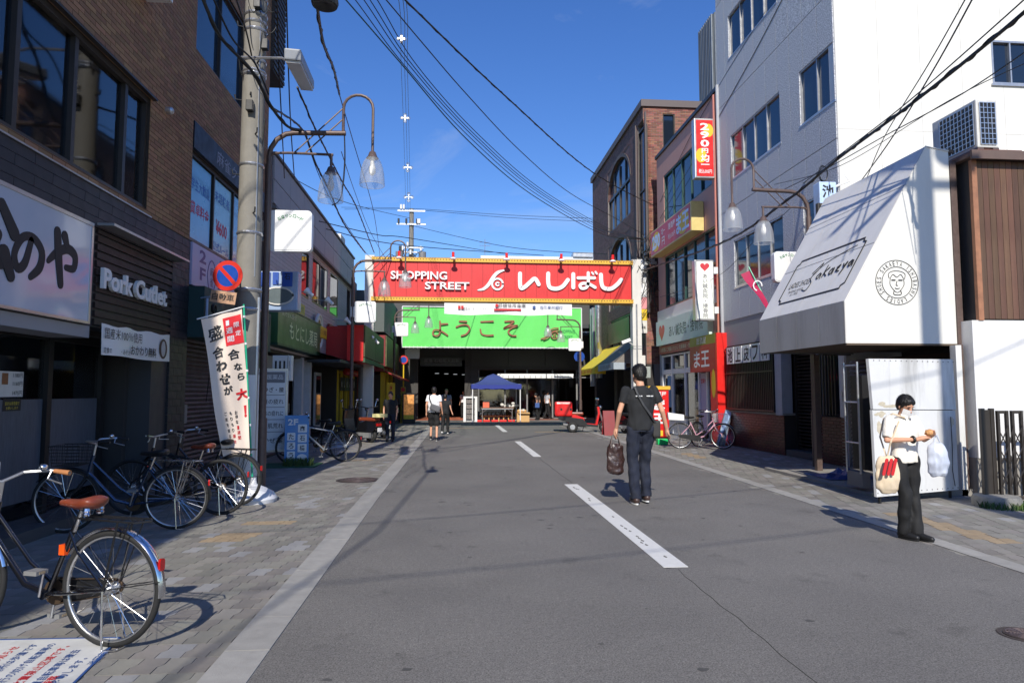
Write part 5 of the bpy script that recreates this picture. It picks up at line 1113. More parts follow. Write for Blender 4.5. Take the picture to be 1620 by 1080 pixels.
def vsign(name, label, Y, px0, px1, py0, py1, col, brk=(.15, .8)):
    a, b_ = P(px0, py0, Y=Y), P(px1, py1, Y=Y); t = thing(name, label, 'projecting sign', ((a.x+b_.x)/2, Y, b_.z))
    mb = MB(); mb.bbox(a.x, b_.x, Y, Y+.25, b_.z, a.z, .015); mb.build('frame', MATS['alu_frame'], t)
    mb = MB(); mb.box(a.x+.05, b_.x-.03, Y-.006, Y-.001, b_.z+.05, a.z-.05); mb.build('face', col, t)
    for k in brk: z = b_.z+(a.z-b_.z)*k; mb = MB(); mb.box(b_.x+.002, max(b_.x+.2, XR-.01), Y+.05, Y+.2, z, z+.2); mb.build('bracket', MATS['white'], t)
    return t, (a.x+b_.x)/2+.01, a.z, b_.z
t, x, z1, z0 = vsign('red_price_sign', 'red vertical light box reading 290 yen high on the pink building', 19.3, 1098, 1131, 187, 282, mat('price_red', c(215, 35, 35), .35, var=.04))
mb = MB(TM('F', 19.3, x, z0, .007)); mb.add([(.12+.15*math.cos(k*.3), 1.45+.2*math.sin(k*.3), 0) for k in range(21)], [tuple(range(21))]); mb.add([(-.12+.16*math.cos(k*.3), .68+.22*math.sin(k*.3), 0) for k in range(21)], [tuple(range(21))]); mb.build('yellow_disc', MATS['yellow'], t)
H_ = z1-z0
lett(t, MATS['ink_white'], [(s, TM('F', 19.3, x, z0+H_*f, .009), w_, h_, {'off': .03}) for s, f, w_, h_ in (('2', .86, .27, .22), ('9', .72, .27, .22), ('0', .58, .27, .22), ('円', .455, .2, .15), ('均', .33, .26, .24))]+[('一', TM('F', 19.3, x, z0+H_*.225, .009), .26, .03, {'off': .03}), ('税込305円', TM('F', 19.3, x, z0+H_*.11, .009), .4, .13, {'off': .01})])
t, x, z1, z0 = vsign('white_clinic_sign', 'white vertical light box with a red heart on top and dark characters', 19.25, 1099, 1131, 411, 507, mat('sign_ivory', c(240, 243, 232), .4), (.12, .78))
mb = MB(); heart(mb, TM('F', 19.25, x, z1-.2, .008), .14); mb.build('heart', MATS['heart_red'], t)
lett(t, MATS['ink_grey'], [('あい鍼灸院・接骨院', TM('F', 19.25, x, z0+.72, .008), .16, 1.3, {'vert': True, 'off': .012})])
# tower behind
t = thing('corrugated_tower', 'tall grey corrugated metal tower behind the pink building', 'tower', (11.5, 28.5, 0))
xa, za = P(1128, 50, Y=27).x, P(1128, 22, Y=27).z
mb = MB(); mb.box(xa, xa+4, 27, 28.7, 0, za); mb.build('wall', mat('slate_metal', (.09, .105, .12), .5, .3), t)
for k in range(22): mb = MB(); mb.box(xa+.03+k*.18, xa+.12+k*.18, 26.9, 26.998, 8, za+.02); mb.build('rib', mat('rib_metal', (.15, .17, .19), .45, .4, isl=.2), t)
for k in range(9): mb = MB(); mb.box(xa-.06, xa-.002, 27.05+k*.18, 27.14+k*.18, 8, za+.02-.0); mb.build('side_rib', MATS['rib_metal'], t)
# ---- dark brick building with arched windows
XB = 7.55
b = thing('arched_brick_building', 'dark brick building with tall arched windows and a reddish sunlit side', 'building', (11, 31, 0))
bt = P(1028.5, 148, X=XB).z-.1
def ar_(y0, y1, z0, z1): return (y0, y1, z0, z1)
holes = []
def rectpx(x0, y0, x1, y1): a, b_ = P(x0, y0, X=XB), P(x1, y1, X=XB); return a, b_
uy0, uy1 = P(997, 300, X=XB).y, P(962, 330, X=XB).y
Uz0, Uz1 = 9.2, 12.25; Lz0, Lz1 = 5.4, 8.55
tl0, tl1 = P(1022, 300, X=XB).y, P(1010, 300, X=XB).y
gy0, gy1 = P(1002, 500, X=XB).y, P(966, 505, X=XB).y
for r in ((uy0, uy1, Uz0, Uz1), (uy0, uy1, Lz0, Lz1), (tl0, tl1, 4.6, 12.5), (gy0, gy1, 3.1, 4.9)): holes.append(r)
sideh = (P(1048.5, 200, Y=26.3).x, P(1067.5, 200, Y=26.3).x, P(1050, 240, Y=26.3).z, P(1050, 180, Y=26.3).z)
mb = MB(); wall(mb, 'R', XB, 26.3, 36.4, 2.6, bt, holes, -.3, -.0); wall(mb, 'F', 26.3, XB+.3, 15, 0, bt, [sideh], -.3, 0); mb.box(XB+.3, 15, 26.6, 36.4, bt-.3, bt-.05); mb.box(XB, 15, 36.3, 36.4, 0, bt); mb.build('wall', MATS['mortar_light'], b)
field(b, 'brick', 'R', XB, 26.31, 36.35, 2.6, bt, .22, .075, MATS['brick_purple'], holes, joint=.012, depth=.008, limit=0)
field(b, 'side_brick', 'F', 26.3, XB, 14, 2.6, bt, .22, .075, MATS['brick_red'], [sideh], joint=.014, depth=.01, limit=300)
mb = MB(); mb.box(XB-.1, 15, 26.2, 36.5, bt, bt+.28); mb.build('coping', mat('coping_grey', (.12, .095, .09), .6), b)
window(b, 'F', 26.3, *sideh, n=1, fm='brown_frame', gm='glass_dark', fw=.04)
for wi, (y0, y1, z0, z1) in enumerate(holes[:2]):
    ym, rr, zs = (y0+y1)/2, (y1-y0)/2, z1-(y1-y0)*.33
    ap = lambda s, o=0: [(ym+(rr+o)*math.cos(R(k)), zs+((z1-zs)+o)*math.sin(R(k))) for k in range(0, 181, 15)]
    p = ap(0); mb = MB()   # spandrels in brick
    for sgn in (0, 1):
        q = p[:7] if sgn == 0 else p[6:]
        cor = (y1, z1) if sgn == 0 else (y0, z1)
        for a_, b__ in zip(q, q[1:]): mb.add([W('R', XB, a_[0], a_[1], -.01), W('R', XB, b__[0], b__[1], -.01), W('R', XB, cor[0], cor[1], -.01), W('R', XB, a_[0], a_[1], -.25), W('R', XB, b__[0], b__[1], -.25), W('R', XB, cor[0], cor[1], -.25)], [(0, 1, 2), (0, 3, 4, 1), (3, 5, 4)])
    mb.build('spandrel', MATS['brick_purple'], b)
    mb = MB()
    o_ = ap(0, .16); 
    for k in range(12): mb.add([W('R', XB, *p[k], .03), W('R', XB, *p[k+1], .03), W('R', XB, *o_[k+1], .03), W('R', XB, *o_[k], .03), W('R', XB, *p[k], -.01), W('R', XB, *p[k+1], -.01), W('R', XB, *o_[k+1], -.01), W('R', XB, *o_[k], -.01)], [(0, 1, 2, 3), (3, 2, 6, 7), (1, 0, 4, 5)])
    mb.build('arch_trim', mat('arch_brick', (.11, .085, .08), .7, isl=.2), b)
    fr = MB(); fbox(fr, 'R', XB, y0, y1, z0, z0+.1, -.16, -.05); fbox(fr, 'R', XB, y0, y1, zs-.06, zs+.06, -.16, -.05)
    for k in range(5): a_ = y0+(y1-y0)*k/4; top_ = zs+(z1-zs)*math.sin(math.acos(max(-1, min(1, (a_-ym)/rr)))) ; fbox(fr, 'R', XB, max(y0, a_-.05), min(y1, a_+.05), z0+.1, zs-.06, -.158, -.06); 
    for k in (1, 2, 3): a_ = y0+(y1-y0)*k/4; fbox(fr, 'R', XB, a_-.04, a_+.04, zs+.06, zs+(z1-zs)*.8, -.158, -.06)
    fr = fr.build('arched_window', MATS['brown_frame'], b)
    for k in range(4): q = MB(); a_ = y0+(y1-y0)*k/4; fbox(q, 'R', XB, a_+.05, a_+(y1-y0)/4-.05, z0+.1, zs-.06, -.12, -.115); q.build('pane', MATS['glass_blue'], fr)
    q = MB(); fbox(q, 'R', XB, y0+.02, y1-.02, zs+.06, z1-.01, -.125, -.12); q.build('pane', MATS['glass_blue'], fr)
y0, y1, z0, z1 = holes[2]; fr = window(b, 'R', XB, y0, y1, z0, z1-.3, n=1, rows=3, fm='brown_frame', gm='glass_blue', fw=.06)
window(b, 'R', XB, *holes[3], n=3, fm='brown_frame', gm='curtain', fw=.08)
for y in (tl0-.22, tl1+.12): mb = MB(); fbox(mb, 'R', XB, y, y+.1, 4.6, 12.6, .01, .07); mb.build('pilaster', MATS['arch_brick'], b)
mb = MB(); fbox(mb, 'R', XB, 26.3, 36.4, 0, 2.6, -1.2, -1.1); fbox(mb, 'R', XB, 26.3, 27.3, 0, 2.6, -.3, 0); fbox(mb, 'R', XB, 31.2, 31.8, 0, 2.6, -.3, 0); fbox(mb, 'R', XB, 35.8, 36.4, 0, 2.6, -1.1, 0); mb.build('ground_floor', MATS['shop_dark'], b)
# awnings
def awn(name, label, y0, y1, z1, z0, out, m, vm, txt_=None):
    t = thing(name, label, 'awning', (XB-.5, (y0+y1)/2, z0))
    mb = MB(); a, b_, c_, d = (XB, y0, z1), (XB, y1, z1), (XB-out, y1, z0), (XB-out, y0, z0)
    mb.add([a, b_, c_, d]+[(v[0], v[1], v[2]-.02) for v in (a, b_, c_, d)], [(0, 1, 2, 3), (7, 6, 5, 4), (0, 3, 7, 4), (1, 5, 6, 2)]); mb.add([a, d, (XB, y0, z0)], [(0, 1, 2)]); mb.add([b_, c_, (XB, y1, z0)], [(0, 2, 1)]); mb.build('canopy', m, t)
    mb = MB(); mb.box(XB-out-.01, XB-out, y0, y1, z0-.28, z0); mb.box(XB-out, XB-out+.5, y0-.004, y0+.004, z0-.28, z0); mb.build('valance', vm, t)
    mb = MB(); mb.tube([(XB, y0+.03, z0-.02), (XB-out, y0+.03, z0-.02)], .015, 6); mb.build('arm', MATS['grey_metal'], t)
    if txt_: lett(t, txt_[1], [(txt_[0], TM('R', XB-out-.012, (y0+y1)/2, z0-.14, .002), (y1-y0)*.7, .16, {'off': .01})])
    return t
ya0, ya1 = 27.3, 29.6
awn('grey_awning', 'dusty grey sloping awning nearest the white gate post', 27.2, 30.2, 3.65, 2.7, 1.1, mat('awn_grey', (.22, .2, .18), .8, dirt=.3), mat('awn_val', (.35, .4, .45), .7), ('お好み焼', MATS['ink_grey']))
awn('yellow_awning', 'yellow sloping awning with printed characters beyond the grey one', 30.25, 34.0, 3.65, 2.6, 1.25, mat('awn_yel', c(225, 200, 60), .7, var=.1), MATS['yellow'], ('たこ焼・焼そば', MATS['ink_red']))
t = thing('food_photo_board', 'dark board with food photographs above the awnings', 'sign board', (XB, 30.5, 3.7)); mb = MB(); fbox(mb, 'R', XB, 28.6, 32.6, 3.75, 4.75, .02, .08); mb.build('board', mat('photo_board', (.12, .07, .05), .4, var=.9, vs=2.2), t)
t = thing('duct', 'shiny round ventilation duct running up the dark brick wall', 'duct', (XB-.3, 33.6, 2)); xx = XB-.35
mb = MB(); yd = 33.5; mb.tube([(xx, yd, 2.2), (xx, yd, 3.7), (xx-.08, yd-.3, 4.0), (xx-.08, yd-.3, 5.8)], .16, 14)
for z in (2.6, 3.0, 3.4, 4.3, 4.7, 5.1, 5.5): mb.ring((xx if z < 3.8 else xx-.08, yd if z < 3.8 else yd-.3, z), .163, .012, 'z', 20, 4)
mb.build('pipe', MATS['galv'], t, smooth='auto')
t = thing('thin_duct_pair', 'pair of thin white pipes beside the round duct', 'pipe', (XB-.3, 35.3, 2)); mb = MB(); mb.tube([(XB-.3, 35.0, 1.8), (XB-.3, 35.0, 5.9)], .1, 10); mb.build('pipe', MATS['alu_frame'], t); mb = MB(); mb.tube([(XB-.3, 35.6, 1.8), (XB-.3, 35.6, 5.9)], .08, 10); mb.build('pipe', MATS['alu_frame'], t)
v = P(1003, 540, Y=24.9)
t = thing('security_camera', 'white security camera on the gate post', 'camera', (v.x-.3, 24.8, v.z)); mb = MB(Matrix.Translation((v.x-.3, 24.8, v.z)) @ Matrix.Rotation(R(-20), 4, 'Y')); mb.bbox(-.2, .15, -.06, .06, -.05, .07, .015); mb.build('housing', MATS['white'], t); mb = MB(); mb.tube([(v.x-.2, 24.8, v.z-.05), (v.x, 24.95, v.z-.15)], .02); mb.build('arm', MATS['white'], t)
t = thing('stacked_plate_sign', 'tall plate sign in white, pink and yellow sections behind the right gate post', 'projecting sign', (7.1, 25.9, 3.5)); a_, b__ = P(1008, 410, Y=25.9), P(1022, 527, Y=25.9)
z_ = a_.z
for k, (py, cl) in enumerate(((470, 'white_sign'), (489, None), (507, 'yellow'), (527, 'offwhite'))):
    zb = P(1015, py, Y=25.9).z; mb = MB(); mb.box(a_.x, b__.x+.05, 25.9, 26.02, zb+.01, z_); mb.build('plate', MATS[cl] if cl else mat('plate_pink', c(225, 150, 155), .5), t); z_ = zb
lett(t, MATS['ink'], [('2F', TM('F', 25.9, a_.x+.2, P(1015, 499, Y=25.9).z, .004), .2, .2, {'off': .02}), ('募集', TM('F', 25.9, a_.x+.2, P(1015, 518, Y=25.9).z, .004), .22, .12), ('歯科', TM('F', 25.9, a_.x+.2, P(1015, 440, Y=25.9).z, .004), .22, .5, {'vert': True})])
t = thing('meter_cabinet', 'pale grey pole mounted cabinet beside the white gate post', 'cabinet', (7.2, 25.2, 2.2)); a_ = P(1012, 562, Y=25.2); mb = MB(); mb.bbox(a_.x+.02, a_.x+.22, 25.2, 25.4, a_.z-.4, a_.z, .01); mb.build('box', MATS['offwhite'], t); mb = MB(); mb.bbox(a_.x-.05, a_.x+.42, 25.2, 25.5, a_.z-.85, a_.z-.42, .03); mb.build('case', mat('case_green', (.33, .36, .33), .5), t)
# ---- shoe shop with slanted awning
t = thing('shoe_shop_awning', 'big white slanted shop awning hood with a round emblem on its sunlit side', 'awning', (6.6, 11, 2.2))
xf, Ya, Yb = 5.76, 9.6, 12.42
zt = lambda px, py: P(px, py, Y=Ya).z
z_b, z_v, z_t = 2.22, 2.84, 5.23; xt = 7.14
mb = MB()
mb.add([(xf, Ya, z_v), (xt, Ya, z_t), (xt, Yb, z_t), (xf, Yb, z_v), (xf+.05, Ya, z_v-.03), (xt, Ya, z_t-.05), (xt, Yb, z_t-.05), (xf+.05, Yb, z_v-.03)], [(0, 1, 2, 3), (7, 6, 5, 4)]); mb.build('slanted_face', mat('hood_face', (.80, .79, .765), .6, var=.06, vs=1.5, dirt=.16, bump=.15, bs=4), t)
n = 4
for k in range(n):
    y0, y1 = Ya+(Yb-Ya)*k/n, Ya+(Yb-Ya)*(k+1)/n; mb = MB()
    d = Vector((xt-xf, 0, z_t-z_v)); nn = Vector((-d.z, 0, d.x)).normalized()*.006
    for s0, s1 in ((.003, .37), (.376, .74), (.746, .998)):
        p0 = Vector((xf, 0, z_v))+d*s0+nn; p1 = Vector((xf, 0, z_v))+d*s1+nn
        mb.add([(p0.x, y0+.006, p0.z), (p1.x, y0+.006, p1.z), (p1.x, y1-.006, p1.z), (p0.x, y1-.006, p0.z)], [(0, 1, 2, 3)])
    mb.build('face_panel', MATS['hood_face'], t)
mb = MB(); mb.tube([(xf, Ya-.014, z_b), (xf, Ya-.014, z_v), (xt, Ya-.014, z_t), (7.5, Ya-.014, z_t-.06)], .014, 6); mb.build('edge_piping', MATS['offwhite'], t); mb = MB(); mb.prism([(xf+.01, z_b), (7.5, z_b), (7.5, z_t-.06), (xt, z_t-.01), (xf+.01, z_v)], 'y', Ya-.012, Ya); mb.build('side_face', MATS['cream_wall'], t)
for k in range(4):
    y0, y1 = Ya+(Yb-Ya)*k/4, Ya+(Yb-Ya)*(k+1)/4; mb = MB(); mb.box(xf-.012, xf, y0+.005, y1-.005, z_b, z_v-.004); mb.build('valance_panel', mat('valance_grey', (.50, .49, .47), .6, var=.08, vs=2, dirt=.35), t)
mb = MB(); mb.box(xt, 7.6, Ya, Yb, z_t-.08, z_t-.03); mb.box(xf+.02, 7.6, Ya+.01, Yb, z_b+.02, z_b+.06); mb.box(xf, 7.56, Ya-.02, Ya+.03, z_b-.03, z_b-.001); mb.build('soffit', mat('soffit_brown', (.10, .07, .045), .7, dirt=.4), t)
mb = MB(); mb.box(xf, 7.6, Yb, Yb+.02, z_b, z_v); mb.build('back_edge', MATS['mid_grey'], t)
# face lettering on the slope
d = Vector((xt-xf, 0, z_t-z_v)); dn = d.normalized(); nn = Vector((-dn.z, 0, dn.x))
def SM(y, s, o=.012):
    M_ = Matrix((Vector((0, -1, 0)), dn, nn)).transposed().to_4x4(); M_.translation = Vector((xf, y, z_v))+d*s+nn*o; return M_
SL = d.length; M_ = SM(10.92, .27)
mb = MB(M_)
bw, bh, r_ = 1.06, .46, .09
ol = [(-bw+r_, -bh), (bw-r_, -bh), (bw-r_, -bh+r_*.6), (bw, -bh+r_), (bw, bh-r_), (bw-r_, bh-r_*.6), (bw-r_, bh), (-bw+r_, bh), (-bw+r_, bh-r_*.6), (-bw, bh-r_), (-bw, -bh+r_), (-bw+r_, -bh+r_*.6), (-bw+r_, -bh)]
for k, (a_, b__) in enumerate(zip(ol, ol[1:])): mb.ribbon([a_, b__], .03, 0, .002+.0008*(k % 2), 0)
mb.build('border_line', MATS['ink'], t)
mb = MB(); txt(mb, 'LADIES SHOES', M_ @ Matrix.Translation((-.55, -.1, 0)), w=.72, h=.12, off=.0); txt(mb, 'PHONE (0727)\n61-1902', M_ @ Matrix.Translation((-.58, -.27, 0)), w=.5, h=.12); mb.build('lettering', MATS['ink'], t)
mb = MB(M_)
SG = [[(-.25, .05, .8), (-.02, .22, .7), (-.08, .1, .5), (-.22, -.05, 1), (-.12, -.16, 1), (-.18, -.3, 1), (-.34, -.26, .8)], [(-.2, .02, .5), (.1, .2, .5), (.5, .3, .6), (.85, .36, .4)],
      [(.06, .0, 1), (-.02, -.06, 1), (.04, -.11, 1), (.1, -.02, 1), (.12, -.12, 1)], [(.2, .12, 1), (.18, -.1, 1)], [(.3, .06, 1), (.2, -.02, 1), (.3, -.1, 1)], [(.42, .02, 1), (.36, -.04, 1), (.42, -.1, 1), (.47, .02, 1), (.48, -.1, 1)],
      [(.56, .0, 1), (.64, .04, 1), (.6, -.02, 1), (.56, -.06, 1), (.66, -.08, 1)], [(.72, .04, 1), (.76, -.02, 1), (.82, .06, 1), (.74, -.16, 1)], [(.94, .06, 1), (.88, .0, 1), (.93, -.05, 1), (.98, .05, 1), (1.0, -.05, 1)]]
for k, st in enumerate(SG): mb.ribbon(st, .02, 0, .003+.0008*k, 4)
mb.build('signature', MATS['ink'], t)
# round emblem on the side
ec = P(1418, 447, Y=Ya); M_ = TM('F', Ya-.012, ec.x, ec.z, .004); R0, R1 = .335, .235
mb = MB(M_)
for r_ in (R0, R1): mb.ribbon([(r_*math.cos(2*math.pi*k/40), r_*math.sin(2*math.pi*k/40)) for k in range(41)], .009, 0, .002, 0)
s_ = 'SAKAEYA ISHIBASHI LADIES SHOES '
for k, ch in enumerate(s_):
    if ch == ' ': continue
    a_ = math.pi/2+.95-k*2*math.pi/len(s_)*1.0; rr = (R0+R1)/2; txt(mb, ch, Matrix.Translation((rr*math.cos(a_), rr*math.sin(a_), .001)) @ Matrix.Rotation(a_-math.pi/2, 4, 'Z'), h=.066, w=.03 if ch != 'I' else .008, off=.0)
mb.build('emblem_ring', MATS['ink'], t)
mb = MB(M_)
FC = [[(-.1, .07), (-.11, -.03), (-.05, -.12), (0, -.15), (.05, -.12), (.11, -.03), (.1, .07)], [(-.12, .06), (-.13, .13), (-.06, .17), (.05, .17), (.13, .13), (.12, .05)], [(-.1, .07), (-.06, .12), (0, .08), (.06, .12), (.1, .07)], [(-.08, .035), (-.03, .035)], [(.03, .035), (.08, .035)], [(0, .02), (-.015, -.04), (.01, -.045)], [(-.035, -.085), (0, -.095), (.035, -.085)], [(-.05, -.12), (-.055, -.18), (.055, -.18), (.05, -.12)]]
for k, st in enumerate(FC): mb.ribbon(st, .008 if k not in (3, 4) else .018, 0, .002+.0006*k, 4)
mb.build('face_drawing', MATS['ink'], t)
# posts and the panel beneath
sp = thing('shoe_shop', 'shuttered shoe shop front with steel posts under the slanted awning', 'shop front', (7.2, 11, 0))
mb = MB(); mb.box(6.70, 6.80, 12.22, 12.32, 0, 2.2); mb.build('post', MATS['brown_steel'], sp)
mb = MB(); mb.box(7.37, 7.46, Ya-.14, Ya-.02, 0, 2.19); mb.build('side_post', MATS['dirty_white'], sp); mb = MB(); mb.box(7.465, 7.52, Ya-.1, Ya-.015, 0, 2.2); mb.box(7.505, 7.6, Ya-.03, Ya+.02, 2.2, 5.0); mb.build('dark_post', MATS['brown_steel'], sp)
mb = MB(); mb.box(8.9, 9.0, Ya+.1, 12.9, 0, 2.3); mb.box(7.5, 9.0, Ya+.1, 12.98, 2.3, 2.4); mb.box(7.75, 9, Ya+.05, Ya+.15, 0, 2.3); mb.box(7.0, 7.56, Yb+.02, Yb+.1, 2.2, 5.15); mb.build('shop_shell', mat('shell_dark', (.06, .055, .05), .8), sp)
mb = MB(); mb.box(6.0, 7.7, Ya-.1, 12.9, .0005, .05); mb.build('floor_slab', MATS['concrete'], sp)
mb = MB(); mb.box(6.35, 7.75, Ya-.14, Ya+.3, .0, .09); mb.build('stone_step', MATS['concrete'], sp)
pn = thing('leaning_white_panel', 'large stained white panel in two sections closing the side of the shoe shop', 'panel', (6.8, 9.6, 0))
c0, c1 = P(1384, 783, Z=.12), P(1514, 776, Z=.1)
ux = Vector((c1.x-c0.x, c1.y-c0.y, 0)).normalized(); MP = Matrix((ux, Vector((-ux.y, ux.x, 0)), Vector((0, 0, 1)))).transposed().to_4x4(); MP.translation = Vector((c0.x, c0.y, 0)); L_ = (c1-c0).length
mb = MB(MP); mb.add([(0, -.03, .1), (L_, -.03, .12), (L_+.0, -.03, 1.24), (-.02, -.03, 1.26), (0, .01, .1), (L_, .01, .12), (L_, .01, 1.24), (-.02, .01, 1.26)], [(0, 1, 2, 3), (7, 6, 5, 4), (0, 3, 7, 4), (1, 5, 6, 2), (2, 6, 7, 3), (0, 4, 5, 1)]); mb.build('lower_sheet', mat('stained', (.70, .70, .69), .5, var=.06, vs=2, dirt=.6), pn)
mb = MB(MP); mb.add([(-.02, -.045, 1.27), (L_, -.045, 1.25), (L_-.02, -.045, 1.97), (-.07, -.045, 1.95), (-.02, .0, 1.27), (L_, .0, 1.25), (L_-.02, .0, 1.97), (-.07, .0, 1.95)], [(0, 1, 2, 3), (7, 6, 5, 4), (0, 3, 7, 4), (1, 5, 6, 2), (2, 6, 7, 3), (0, 4, 5, 1)]); mb.build('upper_sheet', MATS['stained'], pn)
for q_, (sx, sz, sw_, shh) in enumerate(((.12, 1.2, .13, .05), (.10, 1.02, .07, .13), (.3, 1.31, .22, .03), (L_-.07, 1.08, .05, .09), (.14, 1.34, .09, .045))):
    mb = MB(MP); yy_ = -.0312 if sz < 1.25 else -.0462; mb.add([(sx+sw_*math.cos(a)*(.7+.5*noise.noise((a*1.1, q_, 0))), yy_-.0004*q_, sz+shh*math.sin(a)*(.7+.6*noise.noise((a*1.3, q_, 4)))) for a in [k*.35 for k in range(18)]], [tuple(range(18))]); mb.build('stain', mat('stain_tan', (.55, .49, .37), .6, var=.25, vs=25), pn)
mb = MB(MP); mb.tube([(L_-.14, -.06, 1.15), (L_-.12, -.05, .7), (L_-.15, -.06, .4), (L_-.1, -.05, .18)], .005, 5); mb.build('hanging_wire', MATS['black'], pn)
mb = MB(MP)
for x in (.12, L_-.1): mb.cyl((x, .03, 0), (x, .03, .1), .02, 8)
mb.build('foot', MATS['black'], pn)
mb = MB(MP)
for k in range(16): mb.tube([(.02+k*(L_-.04)/15, -.052, 1.93), (.02+k*(L_-.04)/15, -.046, 1.93)], .008, 6); 
for k in range(16): mb.tube([(.02+k*(L_-.04)/15, -.036, .15), (.02+k*(L_-.04)/15, -.029, .15)], .008, 6)
mb.build('rivet', MATS['mid_grey'], pn, kind='stuff')
t = thing('storage_cart', 'metal cart with dark racks standing behind the white panel', 'cart', (6.1, 9.9, 0))
mb = MB(); mb.box(5.98, 6.1, 9.66, 10.05, .1, .32); mb.build('tray', MATS['mid_grey'], t)
mb = MB()
for z in (.75, 1.35, 1.9):
    mb.tube([(5.97, 9.67, z), (5.97, 10.04, z)], .014)
for y in (9.68, 10.03): mb.tube([(5.97, y, .3), (5.97, y, 1.95)], .016)
mb.build('rail', MATS['galv'], t)
mb = MB(); mb.box(6.05, 6.3, 9.7, 10.0, .35, 1.75); mb.build('rack', MATS['black'], t)
t = thing('shop_shutter', 'dark slatted shutter inside the shoe shop', 'shutter', (7.8, 11.5, 0))
mb = MB()
for k in range(26): mb.add([(7.72, Ya+.2, .05+k*.08), (7.72, 12.8, .05+k*.08), (7.76, 12.8, .12+k*.08), (7.76, Ya+.2, .12+k*.08)], [(0, 1, 2, 3)])
mb.build('slats', MATS['shutter_brown'], t, kind='stuff')
t = thing('blue_tarpaulin', 'crumpled blue tarpaulin on the ground beneath the shoe shop awning', 'tarpaulin', (6.6, 11.2, 0))
mb = MB(); vs = []; fs = []
for i in range(9):
    for j in range(7): vs.append((6.2+i*.12, 10.9+j*.15, .06+.09*abs(noise.noise((i*.9, j*.8, 2)))*math.sin(math.pi*i/8)*math.sin(math.pi*j/6)*4))
for i in range(8):
    for j in range(6): fs.append((i*7+j, (i+1)*7+j, (i+1)*7+j+1, i*7+j+1))
mb.add(vs, fs); mb.build('sheet', mat('tarp', c(40, 70, 130), .5), t)
# ---- wooden clad house at the right edge
Yw = 9.35
b = thing('wood_clad_house', 'house with brown vertical boards above a white wall at the right edge', 'house', (10, 11, 0))
mb = MB(); mb.box(7.56, 14, Yw, Yw+.25, .55, 2.55); mb.build('white_wall', MATS['white_wall'], b)
mb = MB(); mb.box(7.54, 14, Yw+.02, Yw+.3, .0, .55); mb.build('plinth', MATS['concrete'], b)
mb = MB(); mb.box(7.7, 14, Yw+.02, Yw+3.5, 2.55, 4.98); mb.build('upper_body', MATS['shell_dark'], b)
field(b, 'plank', 'F', Yw+.018, 7.74, 11.5, 2.57, 4.95, .095, 3, MATS['wood_plank'], depth=.02, joint=.006, stag=0)
mb = MB(); mb.box(7.66, 7.74, Yw-.02, Yw+.04, 2.55, 4.95); mb.build('corner_board', mat('corner_orange', (.33, .15, .08), .6, var=.3), b)
mb = MB(); mb.box(7.6, 14, Yw-.12, Yw+3.5, 4.98, 5.03); mb.box(7.58, 14, Yw-.14, Yw-.1, 4.93, 5.06); mb.build('eave', mat('eave_rust', (.13, .085, .07), .6, dirt=.3), b)
# gate of the lot
t = thing('folding_gate', 'dark brown folding lattice gate in front of the white wall at the right edge', 'gate', (7.6, 8.5, 0))
gy = 8.7
gx = lambda px: P(px, 730, Y=gy).x
mb = MB(); mb.box(gx(1556), gx(1562), gy, gy+.05, .06, 1.28); mb.box(gx(1573), gx(1579), gy+.02, gy+.07, .06, 1.28); mb.box(gx(1562), gx(1573), gy+.03, gy+.05, .1, 1.26); mb.build('gate_post', MATS['brown_frame'], t)
xs = [gx(1580), gx(1594), gx(1603), gx(1617), gx(1626), gx(1642)]+[gx(1642)+.12*k for k in range(1, 14)]
for i, x in enumerate(xs): mb = MB(); mb.box(x, x+.035, gy-.02, gy+.02, .12, 1.25); mb.build('bar', MATS['brown_frame'], t)
for i, (a, b__) in enumerate(zip(xs, xs[1:])):
    mb = MB(); mb.box(a+.036, b__-.001, gy-.012, gy+.012, 1.21, 1.25) if i % 2 == 0 else None
    for z in (.25, .55, .8):
        mb.tube([(a+.017, gy-.026, z), (b__+.017, gy-.026, z+.25)], .008, 5); mb.tube([(a+.017, gy+.026, z+.25), (b__+.017, gy+.026, z)], .008, 5)
    mb.build('lattice', MATS['brown_frame'], t)
mb = MB(); mb.box(7.2, 13, gy-.05, gy+.05, .0, .04); mb.build('gate_rail', MATS['brown_steel'], t)
mb = MB(); mb.lathe([(.0, 0), (.28, 0), (.285, .08), (.265, .13), (.0, .135)], (7.19, 8.62, 0), 28); t = mb.build('round_stone', mat('stone_grey', (.26, .25, .225), .9, var=.25, vs=12, bump=.5, bs=60), label='low round grey stone by the gate post with weeds at its foot', cat='stone', smooth='auto')
MB().box(7.85, 14, -12, Yw, -.02, .004).build('lot_ground', mat('lot_brown', (.09, .07, .055), .9, var=.3), kind='structure')
mb = MB(); mb.box(4.9, 7.84, -12, 3.3, -.02, .002); mb.box(7.8, 7.9, -12, 33, -.02, .012); mb.build('pavement_edge', MATS['concrete'], kind='structure')
MB().box(-5.0, -1.2, -12, 2.55, -.02, .002).build('pavement_near', MATS['paver_base'], kind='structure')
